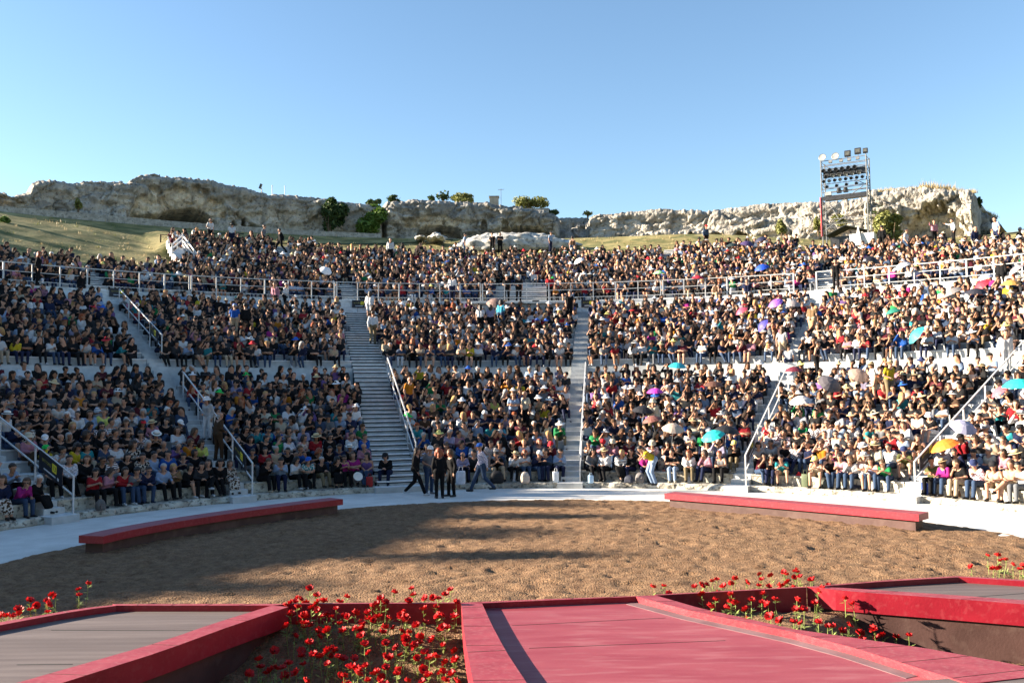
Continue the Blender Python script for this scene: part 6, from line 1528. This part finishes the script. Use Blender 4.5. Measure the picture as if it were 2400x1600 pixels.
# people standing: photo x, feet y, pose, turn (deg, 0 = facing the stage), look
STAND = [
 (974, 1160, 'stwalk', 60, K('black', 'black trousers', 'long', 'dark brown', shoes='white'), 'woman all in black with white trainers walking on the path', 'g', 1.0),
 (1006, 1157, 'stone', 20, K('grey', 'jeans', 'short', 'grey', 'white cap', 'short', shoes='grey'), 'man in grey shirt and white cap standing on the path with papers', 'g', 1.02),
 (1030, 1167, 'strelax', 180, K('black', 'black trousers', 'curly', 'red'), 'person in black with reddish curly hair seen from behind on the path', 'g', 1.0),
 (1060, 1163, 'stone', -70, K('black', 'black trousers', 'long', 'brown'), 'woman in black with brown hair talking beside the curly haired one', 'g', .98),
 (1130, 1151, 'stwalk', -80, K('lilac', 'jeans', 'short', 'grey', 'blue cap', pattern='checked'), 'man in lilac shirt and blue cap striding along the path', 'g', 1.04),
 (1532, 1136, 'stbend', -60, K('yellow', 'light jeans', 'short', 'black', sleeve='short'), 'person in yellow T-shirt bending down at the front seats', 'k', 1.0),
 (1532, 1050, 'stone', 10, K('cream', 'khaki trousers', 'short', 'grey', 'beige sun hat'), 'woman in cream top and sun hat standing with a blue bag', 't', 1.0),
 (510, 1078, 'stone', 100, K('brown', 'brown trousers', 'bald', 'grey'), 'man in brown jacket standing on the dark bench stairs', 't', 1.04),
 (487, 1050, 'stone', -60, K('light grey', 'white trousers', 'bob', 'brown', 'white sun hat'), 'person in white sun hat bending toward the man in brown', 't', .95),
 (958, 985, 'strelax', 30, K('orange', 'navy trousers', 'bald', 'grey', sleeve='short'), 'man in orange polo standing beside the wide stair railing', 't', 1.0),
 (1204, 1030, 'stcross', 0, K('light blue', 'royal blue' and 'navy trousers', 'bob', 'brown', sleeve='short', glasses=True), 'woman in pale blue with folded arms standing in the middle block', 't', 1.0),
 (1234, 1028, 'strelax', -50, K('cream', 'black trousers', 'bald', 'grey', sleeve='short'), 'older man in pale mint shirt standing beside the folded arms woman', 't', 1.02),
 (549, 795, 'strelax', 160, K('royal blue', 'beige trousers', 'short', 'grey', 'blue cap', 'short'), 'man in royal blue polo standing in the middle tier', 't', 1.0),
 (575, 800, 'strelax', 180, K('black', 'black trousers', 'short', 'black'), 'man in black seen from behind beside the royal blue polo', 't', 1.03),
 (874, 808, 'stwalk', 170, K('white', 'khaki trousers', 'short', 'dark brown', pose=None), 'man in white shirt and shorts climbing the wide plank stairs', 't', 1.04),
 (866, 755, 'strelax', 150, K('white', 'white shorts', 'long', 'dark brown'), 'woman in white with long dark hair at the stair top', 't', 1.0),
 (645, 720, 'strelax', -40, K('pink', 'black trousers', 'short', 'brown'), 'man in pink shirt standing below the exit sign', 't', 1.0),
 (668, 722, 'stone', 60, K('white', 'black trousers', 'short', 'grey'), 'man in white shirt standing beside the pink shirted man', 't', 1.0),
 (1126, 790, 'strelax', 170, K('white', 'black trousers', 'long', 'black', sleeve='short'), 'woman in white top and black skirt standing below the sound desk', 't', .98),
 (1150, 785, 'strelax', 170, K('lilac', 'black trousers', 'long', 'dark brown', sleeve='short'), 'woman in lilac top standing below the sound desk', 't', .98),
 (1174, 780, 'stone', 150, K('aqua', 'jeans', 'curly', 'black'), 'person in pale blue jacket and jeans standing below the sound desk', 't', 1.0),
 (1335, 752, 'strelax', 20, K('black', 'black trousers', 'short', 'black', sleeve='short'), 'steward in black standing at the top of the straight stairs', 't', 1.0),
 (2050, 965, 'stone', -60, K('white', 'beige shorts', 'bob', 'brown', 'straw hat', 'short'), 'man in white T-shirt facing the yellow shirted one', 't', 1.0),
 (2086, 965, 'stone', 60, K('yellow', 'khaki trousers', 'short', 'brown', 'straw hat', 'short'), 'man in yellow T-shirt and straw hat standing in the block', 't', 1.02),
 (1835, 880, 'stwalk', 170, K('light grey', 'beige shorts', 'long', 'brown', sleeve='short'), 'woman in long grey tunic climbing the umbrella block stairs', 't', 1.0),
 (1848, 850, 'strelax', 180, K('denim blue', 'navy trousers', 'short', 'dark brown', pattern='striped', sleeve='short'), 'person in striped top on stairs ahead of the grey tunic', 't', 1.0),
 (1915, 905, 'stone', 90, K('black', 'black trousers', 'short', 'dark brown', sleeve='tank'), 'person in black tank top standing near the plaid umbrella', 't', 1.0),
 (2360, 895, 'strelax', 40, K('white', 'white trousers', 'short', 'dark brown'), 'person all in white holding the steep stair rail', 't', 1.06),
 (1905, 800, 'strelax', 170, K('tan', 'beige trousers', 'bun', 'brown', sleeve='short'), 'woman in tan top standing at the umbrella block stair top', 't', 1.0),
 (88, 670, 'strelax', 60, K('black', 'black trousers', 'curly', 'red'), 'red haired person in black at the shaded walkway railing', 't', 1.0),
 (190, 690, 'strelax', 30, K('black', 'black trousers', 'long', 'black'), 'woman in black standing below the shaded walkway railing', 't', 1.0),
 (1752, 712, 'strelax', 0, K('navy', 'white trousers', 'short', 'black', sleeve='short'), 'man in navy top and white trousers at the walkway wall', 't', 1.0),
 (1678, 715, 'strelax', 150, K('brown', 'beige shorts', 'long', 'brown', sleeve='tank'), 'woman with long brown hair standing at the walkway wall', 't', 1.0),
 (1960, 680, 'strelax', 0, K('black', 'black trousers', 'short', 'black', sleeve='short'), 'steward in black at the foot of the tower steps', 't', 1.0),
 (2348, 678, 'strelax', 170, K('black', 'black trousers', 'short', 'dark brown'), 'man in dark jacket at the far walkway railing', 't', 1.03),
 (1289, 685, 'stone', 0, K('red', 'black trousers', 'short', 'brown', sleeve='short'), 'technician in red T-shirt behind the sound desk', 'w', 1.0),
 (1188, 692, 'stone', 0, K('black', 'black trousers', 'short', 'brown', 'white panama hat', 'short'), 'technician in white hat behind the sound desk', 'w', .98),
 (1216, 692, 'stone', 10, K('black', 'black trousers', 'short', 'brown', 'beige sun hat', 'short'), 'technician in beige hat behind the sound desk', 'w', .98),
 (1154, 577, 'stone', -20, K('black', 'black trousers', 'short', 'brown', sleeve='short'), 'guard in black leaning at the boulder, arms bare', 'b', 1.0),
 (1172, 579, 'stcross', 10, K('black', 'black trousers', 'short', 'black', sleeve='short'), 'second guard in black by the boulder, arms folded', 'b', 1.0),
 (492, 575, 'stone', 20, K('white', 'black trousers', 'bob', 'brown', sleeve='short'), 'woman in white T-shirt standing high below the grotto', 's', 1.0),
 (543, 580, 'strelax', 170, K('white', 'navy trousers', 'short', 'black', sleeve='short'), 'man in white seen from behind below the grotto', 's', 1.0),
 (657, 592, 'stwalk', -70, K('black', 'black trousers', 'short', 'black'), 'person in black jacket walking on grass above the plank steps', 's', 1.0),
 (617, 585, 'strelax', 60, K('grey', 'black trousers', 'bun', 'brown', sleeve='short'), 'slim person in grey standing above the upper rows', 's', 1.0),
 (1088, 597, 'strelax', 90, K('light blue', 'jeans', 'short', 'dark brown', sleeve='short'), 'man in pale blue standing above the upper rows', 's', 1.0),
 (1290, 592, 'strelax', 60, K('light blue', 'navy trousers', 'short', 'dark brown', sleeve='short'), 'man in light shirt beside the wooden stake', 's', 1.0),
 (1342, 605, 'strelax', 170, K('brown', 'denim shorts', 'bun', 'black', sleeve='tank'), 'woman in denim shorts seen from behind on the upper rows', 's', 1.0),
 (915, 620, 'strelax', 0, K('white', 'black trousers', 'short', 'brown'), 'man in white shirt standing amid the upper rows', 't', 1.02),
 (1060, 700, 'strelax', 170, K('white', 'navy trousers', 'short', 'dark brown'), 'man in white shirt behind the walkway railing', 'w', 1.0),
 (1655, 578, 'strelax', 40, K('denim blue', 'black trousers', 'short', 'brown', 'red cap'), 'man in blue jacket and red cap beside the cave', 's', 1.0),
 (2124, 605, 'stwalk', 80, K('white', 'jeans', 'short', 'black', sleeve='short'), 'young man in white T-shirt walking behind the far rows', 's', 1.0),
 (2236, 570, 'stpoint', -60, K('white', 'black trousers', 'short', 'dark brown'), 'man reaching out an arm high on the far slope', 's', 1.0),
 (2286, 600, 'strelax', 60, K('navy', 'beige trousers', 'bald', 'grey'), 'grey haired man in navy standing high on the far slope', 's', 1.0),
 (2338, 590, 'stone', -40, K('light blue', 'navy trousers', 'short', 'black', sleeve='short'), 'tall man in blue shirt standing at the sky edge', 's', 1.06),
 (2190, 572, 'stpoint', 30, K('pink', 'black trousers', 'short', 'brown'), 'person in pale pink waving on the far slope', 's', 1.0),
 (2068, 590, 'strelax', 180, K('black', 'black trousers', 'short', 'black'), 'person in black standing before the large olive bush', 's', 1.0),
]
def ground_at(x, y, mode):
    if mode == 'g': return P(x, y, .0)
    if mode == 'k': return P(x, y, KERB_Z)
    if mode == 'w': q = at_rho(x, y, WALK_R + .45); return Vector((q.x, q.y, WALK_Z))
    if mode == 't':
        q = on_tier(x, y); r = rho_of(q); q.z = surf(r); return q
    if mode == 'b': q = at_rho(x, y, 49.2); q.z = terr(49.2, phi_of(q)); return q
    r = 40.0
    while r < 62:
        q = at_rho(x, y, r); g = max(terr(r, phi_of(q)), surf(r) if r < top_rho(phi_of(q))[0] else -9)
        if q.z <= g + .03: q.z = g; return q
        r += .05
    return q
WH = Matrix()
n_ind = 0
for x, y, pz, turn, lk, lb, mode, sc in STAND:
    q = ground_at(x, y, mode); a = phi_of(q)
    kw = {k: lk[k] for k in ('top', 'sleeve', 'bottom', 'hairk', 'hairc', 'hat', 'glasses', 'pattern', 'skin', 'shoes')}
    make_person(q, -a + R(turn), pz, 0, label=lb, group=None, sc=sc, **kw); n_ind += 1
ORD = ['first', 'second', 'third', 'fourth', 'fifth', 'sixth', 'seventh', 'eighth', 'ninth', 'tenth', 'eleventh', 'twelfth', 'thirteenth', 'fourteenth', 'fifteenth', 'sixteenth', 'seventeenth', 'eighteenth', 'nineteenth', 'twentieth']
ROWN = ['front row', 'second row', 'third row', 'fourth row', 'fifth row', 'sixth row', 'seventh row']
BSHORT = ['outermost shaded block', 'dark bench block', 'shaded wide stair block', 'middle block', 'turquoise umbrella block', 'sunlit bench block', 'orange umbrella block']
TOPN = {'long': 'top', 'short': 'T-shirt', 'tank': 'tank top'}
HAIRN = {'short': 'short', 'bald': 'thinning', 'long': 'long', 'bun': 'tied', 'curly': 'curly', 'bob': 'bobbed'}
POSN = {'phone': 'looking down', 'elbows': 'elbows on knees', 'chin': 'hand at face', 'cross': 'arms folded', 'clasp': 'hands clasped', 'knees': 'hands on knees', 'legx': 'legs crossed', 'shade': 'shading eyes', 'lap': 'hands in lap', 'side': 'legs together', 'stretch': 'leaning back', 'lapf': 'leaning forward', 'crossb': 'arms folded', 'phonef': 'bent over', 'sidef': 'bent forward'}
order = sorted(range(len(SEATS)), key=lambda i: (SEATS[i][3], SEATS[i][4], SEATS[i][2]))
order.sort(key=lambda i: (pol(SEATS[i][0], SEATS[i][2], SEATS[i][1]) - Vector((0, 0, H))).length * (0 if (SEATS[i][3] == 0 and SEATS[i][4] == 0) else 1))
NIND = 300 - n_ind
inframe = [i for i in order if -10 < project(pol(SEATS[i][0], SEATS[i][2], SEATS[i][1] + .4))[0] < 2410]
IND = set(inframe[:NIND])
seen_labels = {}
count_in = {}
for i in sorted(IND, key=lambda i: (SEATS[i][4], SEATS[i][2])):
    r, z, ph, ti, k, lk = SEATS[i]; rn = random.Random(i * 7 + 1)
    pz = lk.get('pose') or rn.choice(SITP); yaw = rn.choice([-1, 0, 1])
    pz = {'phone': rn.choice(['phone', 'phonef']), 'lap': rn.choice(['lap', 'lapf', 'sidef']), 'cross': rn.choice(['cross', 'crossb'])}.get(pz, pz); bl = BL_OF(r, ph)
    count_in[(bl, k)] = count_in.get((bl, k), 0) + 1; nth = count_in[(bl, k)]
    pt = (lk['pattern'] + ' ') if lk['pattern'] else ''
    if lk['hat']: ht = lk['hat']
    else: ht = HAIRN[lk['hairk']] + ' ' + lk['hairc'] + ' hair'
    lb = 'person, %s%s %s, %s, %s, %s, %s' % (pt, lk['top'], TOPN[lk['sleeve']], lk['bottom'].split()[-1], ht, ROWN[min(k, 6)], BSHORT[bl])
    if lb in seen_labels:
        lb = 'person, %s %s, %s, %s, %s, %s' % (lk['top'], TOPN[lk['sleeve']], lk['bottom'].split()[-1], POSN[pz], ROWN[min(k, 6)], BSHORT[bl])
    if lb in seen_labels:
        lb = 'person, %s, %s, %s from the stair, %s, %s' % (lk['top'], lk['bottom'].split()[-1], ORD[min(nth - 1, 19)], ROWN[min(k, 6)], BSHORT[bl])
    seen_labels[lb] = 1
    kw = {k_: lk[k_] for k_ in ('top', 'sleeve', 'bottom', 'hairk', 'hairc', 'hat', 'glasses', 'pattern', 'skin', 'shoes')}
    make_person(pol(r, ph, z), -ph + R(rn.gauss(0, 13)), pz, yaw, label=lb, group='spectators in the front rows', sc=rn.uniform(.94, 1.05), **kw)

# ------------------------------------------------------------------ bags at the feet of the front row
def bag(x, y, w_, h_, c, kind, label):
    q = P(x, y, KERB_Z); a = phi_of(q); t = empty(kind, q, label, 'bag', None, rz=-a + random.uniform(-.3, .3)); m = mat('bag_' + kind + '_%d' % (x), c, tuple(v * 1.3 for v in c), 6, .7, .3)
    b = MB(); d = w_ * .55; n = 10; vs = []; fs = []
    prof = [(0, .82), (.12, 1.0), (.55, .98), (.82, .80), (1.0, .45)] if kind == 'backpack' else [(0, .9), (.1, 1.0), (.9, 1.02), (1.0, 1.0)]
    for z, f in prof:
        for k in range(n):
            an = 2 * math.pi * k / n; sx = abs(math.cos(an)) ** .5 * math.copysign(1, math.cos(an)); sy = abs(math.sin(an)) ** .5 * math.copysign(1, math.sin(an))
            vs.append((sx * w_ / 2 * f, sy * d / 2 * f + .02 * z, z * h_ + .01 * math.sin(k * 3 + z * 5)))
    fs = [(i * n + k, i * n + (k + 1) % n, (i + 1) * n + (k + 1) % n, (i + 1) * n + k) for i in range(len(prof) - 1) for k in range(n)] + [tuple(range(n))[::-1], tuple((len(prof) - 1) * n + k for k in range(n))]
    b.add(vs, fs, m); b.build('body', t, smooth=True)
    b = MB()
    if kind == 'backpack': b.box((0, -d / 2 - .005, h_ * .33), (w_ * .62, .05, h_ * .36), m); b.build('pocket', t); b = MB(); b.tube([(-.04, .02, h_ * .96), (-.02, .02, h_ * 1.08), (.02, .02, h_ * 1.08), (.04, .02, h_ * .96)], .008, m, 5)
    else: b.tube([(-w_ * .25, 0, h_ * .95), (-w_ * .15, 0, h_ * 1.35), (w_ * .15, 0, h_ * 1.35), (w_ * .25, 0, h_ * .95)], .008, m, 5)
    b.build('handle', t)
for a_ in ((1080, 1134, .34, .46, (.50, .53, .58), 'tote_bag', 'tall pale grey bag between a bald man knees'), (1165, 1131, .5, .42, (.012, .012, .014), 'backpack', 'large black backpack before the man in beige trousers'), (1231, 1131, .34, .38, (.42, .35, .30), 'backpack', 'beige grey backpack at the red haired woman feet'), (1206, 1128, .2, .3, (.55, .58, .62), 'tote_bag', 'small white bag under the straw hat man'), (1303, 1130, .22, .38, (.60, .62, .64), 'tote_bag', 'white printed bag at the block end by straight stairs'),
           (1385, 1131, .2, .26, (.36, .52, .68), 'tote_bag', 'small blue white bag beside the straight stair foot'), (1474, 1131, .34, .26, (.02, .024, .04), 'backpack', 'low navy backpack lying on the front kerb'), (1500, 1130, .34, .34, (.12, .11, .11), 'backpack', 'dark grey patterned backpack before the bending person'), (1556, 1127, .2, .3, (.50, .08, .03), 'tote_bag', 'orange red bag beside the bending person'), (1613, 1130, .22, .2, (.62, .62, .64), 'tote_bag', 'little white bag between khaki legs'),
           (1798, 1137, .28, .36, (.03, .032, .03), 'backpack', 'black backpack beside the maroon T-shirt'), (1872, 1138, .26, .42, (.50, .015, .015), 'backpack', 'bright red backpack on the sunlit kerb'), (1888, 1140, .26, .42, (.07, .09, .05), 'tote_bag', 'olive green bag beside the red backpack'), (1930, 1143, .28, .26, (.08, .085, .07), 'backpack', 'grey green backpack on the sunlit kerb'), (1965, 1142, .22, .36, (.50, .02, .03), 'tote_bag', 'red shopping bag on the sunlit kerb'), (2010, 1146, .42, .30, (.02, .024, .045), 'backpack', 'navy backpack by the panama hat legs'), (2050, 1148, .25, .3, (.35, .28, .22), 'backpack', 'dusty beige backpack held by the lilac woman'),
           (2176, 1160, .44, .36, (.03, .06, .28), 'tote_bag', 'large blue shopping bag under the olive T-shirt'), (2243, 1164, .3, .26, (.16, .09, .05), 'backpack', 'brown leather bag between beige legs'), (2296, 1167, .3, .34, (.03, .032, .04), 'backpack', 'charcoal backpack in front of the pink checked shirt'), (2362, 1172, .36, .28, (.03, .03, .035), 'backpack', 'black backpack near the picture edge'), (722, 1146, .32, .32, (.012, .012, .014), 'backpack', 'black backpack under the blue capped woman'), (866, 1140, .24, .34, (.30, .02, .02), 'tote_bag', 'dark red bag beside the violet tank top'), (322, 1180, .34, .42, (.014, .016, .03), 'backpack', 'dark navy backpack on the shaded kerb'), (236, 1195, .3, .3, (.10, .09, .085), 'backpack', 'speckled grey bag on the shaded kerb')):
    bag(*a_)
# drum held on the lap in the front row
q = P(838, 1118, .62); t = empty('hand_drum', q, 'dark hand drum with a pale skin held on the front row', 'drum', rz=-phi_of(q))
mt = Matrix.Rotation(R(62), 4, 'X'); b = MB(); b.lathe([(.06, -.22), (.13, -.16), (.16, 0), (.165, .08)], M_BROWN, 14, mt); b.build('shell', t)
b = MB(); b.lathe([(.001, .085), (.165, .085)], M_CANV, 14, mt); b.build('drum_skin', t)

# ------------------------------------------------------------------ the rest of the crowd: one mass of stuff
def crowd_proto(name, yaw, hairk, sleeve, bottom, hat, h, tris):
    J = pose(name); Mh = head_mtx(J, yaw * .5); pr = []
    for a_, b_, ra, rb, rg in body_prims(J, Mh, reg=(0, 1, 2, 4)):
        pr.append((a_, b_, ra + (.010 if rg in (1, 2) else .004), rb + (.010 if rg in (1, 2) else .004), rg))
    for s in (0, 1):
        if sleeve == 'long': pr.append((J['el'][s], J['wr'][s] * .9 + J['el'][s] * .1, .047, .036, 1))
        if sleeve == 'tank': pr.append((J['sh'][s] * .6 + J['el'][s] * .4, J['el'][s], .0520, .046, 0))
        if bottom == 'bare': pr.append((J['hip'][s] * .35 + J['knee'][s] * .65, J['knee'][s], .080, .066, 0)); pr.append((J['knee'][s], J['ank'][s], .066, .048, 0))
    for a_, b_, r1, r2 in HAIRS[hairk]: pr.append((hp(Mh, V3(*a_) + V3(0, .010, .008)), hp(Mh, V3(*b_) + V3(0, .012, .008)), r1 + .014, r2 + .012, 3))
    if hat: pr += [(hp(Mh, (0, .01, .085)), hp(Mh, (0, .01, .10)), .10, .085, 5)]
    v, f, reg = sdf_mesh(pr, h, k=.015)
    # the face stays skin: hair only where it is behind the hairline
    c = v[f].mean(1); Mi = np.array(Mh.inverted()); cl = c @ Mi[:3, :3].T + Mi[:3, 3]
    face = (reg == 3) & (.60 * cl[:, 2] + .80 * cl[:, 1] < -.050) & (cl[:, 2] < .068) & (np.abs(cl[:, 0]) < .075); reg[face] = 0
    backh = (reg == 0) & (cl[:, 1] > .0) & (cl[:, 2] > -.05) & (cl[:, 2] < .2) & (np.abs(cl[:, 0]) < .14); reg[backh] = 3
    if hat:
        brim = 14; bv = [tuple(Mh @ Vector((.185 * math.cos(2 * math.pi * q / brim), .01 + .185 * math.sin(2 * math.pi * q / brim), .045))) for q in range(brim)] + [tuple(Mh @ Vector((0, .01, .12)))]
    me = tomesh('tmp', v, f, []); me.polygons.foreach_set('material_index', reg.astype(np.int32))
    for q in range(6): me.materials.append(None)
    o = bpy.data.objects.new('tmp', me); COL.objects.link(o)
    md = o.modifiers.new('d', 'DECIMATE'); md.ratio = min(1, tris / (2 * len(f))); md.use_collapse_triangulate = True
    return o, (bv if hat else None)
def crowd_read(o, bv, dg):
    me = o.data; m2 = bpy.data.meshes.new_from_object(o.evaluated_get(dg)); m2.calc_loop_triangles()
    n = len(m2.vertices); co_ = np.empty(n * 3, np.float32); m2.vertices.foreach_get('co', co_); T = np.empty(len(m2.loop_triangles) * 3, np.int32); m2.loop_triangles.foreach_get('vertices', T)
    pi = np.empty(len(m2.loop_triangles), np.int32); m2.loop_triangles.foreach_get('polygon_index', pi); mi = np.empty(len(m2.polygons), np.int32); m2.polygons.foreach_get('material_index', mi)
    bpy.data.meshes.remove(m2)
    co_ = co_.reshape(-1, 3); T = T.reshape(-1, 3); rg = mi[pi]
    if bv is not None:
        brim = 14; nb = len(co_); co_ = np.concatenate([co_, np.array(bv, np.float32)]); bt = np.array([(nb + q, nb + (q + 1) % brim, nb + brim) for q in range(brim)], np.int32); T = np.concatenate([T, bt]); rg = np.concatenate([rg, np.full(brim, 5, np.int32)])
    return co_, T, rg
CP = {}; TODO = []
vs, ts, cs = [], [], []; off = 0
srgb = lambda c: c
for i, (r, z, ph, ti, k, lk) in enumerate(SEATS):
    if i in IND: continue
    rn = random.Random(i * 13 + 5); near = ti == 0 or (ti == 1 and k < 6)
    pz = rn.choice(['lapf', 'elbows', 'chin', 'crossb', 'phone', 'side', 'shade']); hk = {'bun': 'short', 'bald': 'short', 'bob': 'long'}.get(lk['hairk'], lk['hairk'])
    sl = lk['sleeve']; bt = 'bare' if BOTTOM[lk['bottom']][0] != 'trousers' else 'long'
    if pz in ('crossb', 'side', 'shade'): sl = 'short' if sl == 'tank' else sl
    if hk == 'curly' and pz not in ('lapf', 'chin'): hk = 'long'
    TODO.append((i, (pz, rn.choice([-1, 1]), hk, sl, bt, bool(lk['hat']), .036, 470 if near else 280), rn))
CPO = {key: crowd_proto(*key) for key in dict.fromkeys(t[1] for t in TODO)}
dg = bpy.context.evaluated_depsgraph_get()
for key, (o, bv) in CPO.items(): CP[key] = crowd_read(o, bv, dg)
dead = [o for o, _ in CPO.values()]; dm = [o.data for o in dead]
bpy.data.batch_remove(dead); bpy.data.batch_remove(dm)
for i, key, rn in TODO:
    r, z, ph, ti, k, lk = SEATS[i]; v, T, rg = CP[key]
    sc = rn.uniform(.92, 1.06); a = -ph + R(rn.gauss(0, 16)); c, s_ = math.cos(a), math.sin(a)
    q = pol(r, ph, z); w_ = v * sc; X = w_[:, 0] * c - w_[:, 1] * s_ + q.x; Y = w_[:, 0] * s_ + w_[:, 1] * c + q.y
    hz_ = np.clip(w_[:, 2] - .1, 0, 1); X = X + hz_ * rn.gauss(0, .10); Y = Y + hz_ * rn.gauss(0, .07)
    vs.append(np.stack([X, Y, w_[:, 2] + q.z], 1)); ts.append(T + off); off += len(v)
    j = rn.uniform(.8, 1.15); hatc = HAT[lk['hat']][1] if lk['hat'] else (0, 0, 0)
    tab = np.array([SKINC[lk['skin']], [x * j for x in PAL[lk['top']]], [x * j for x in PAL[BOTTOM[lk['bottom']][1]]], HAIRC[lk['hairc']], PAL[lk['shoes']], hatc], np.float32)
    cs.append(np.repeat(tab[rg], 3, 0))
v = np.concatenate(vs); T = np.concatenate(ts); C = np.concatenate(cs)
me = bpy.data.meshes.new('crowd'); me.vertices.add(len(v)); me.vertices.foreach_set('co', v.astype(np.float32).ravel())
me.loops.add(len(T) * 3); me.loops.foreach_set('vertex_index', T.astype(np.int32).ravel()); me.polygons.add(len(T)); me.polygons.foreach_set('loop_start', np.arange(0, len(T) * 3, 3, dtype=np.int32)); me.polygons.foreach_set('loop_total', np.full(len(T), 3, np.int32))
at = me.color_attributes.new('tint', 'FLOAT_COLOR', 'CORNER'); at.data.foreach_set('color', np.concatenate([C, np.ones((len(C), 1), np.float32)], 1).ravel())
me.polygons.foreach_set('use_smooth', np.ones(len(T), bool)); me.update(calc_edges=True)
mc = bpy.data.materials.new('crowd_cloth_and_skin'); nt, N, L, bs = nodes_of(mc); bs.inputs['Roughness'].default_value = .8; bs.inputs['Specular IOR Level'].default_value = .2
an = N.new('ShaderNodeAttribute'); an.attribute_name = 'tint'; L.new(an.outputs['Color'], bs.inputs['Base Color']); me.materials.append(mc)
o = bpy.data.objects.new('crowd', me); COL.objects.link(o); tag(o, 'dense seated crowd filling the rows behind the nearer spectators', 'crowd', kind='stuff')
print('SEATS', len(SEATS), 'IND', len(IND), 'standing', n_ind, 'crowd tris', len(T), 'objects', len(bpy.data.objects))
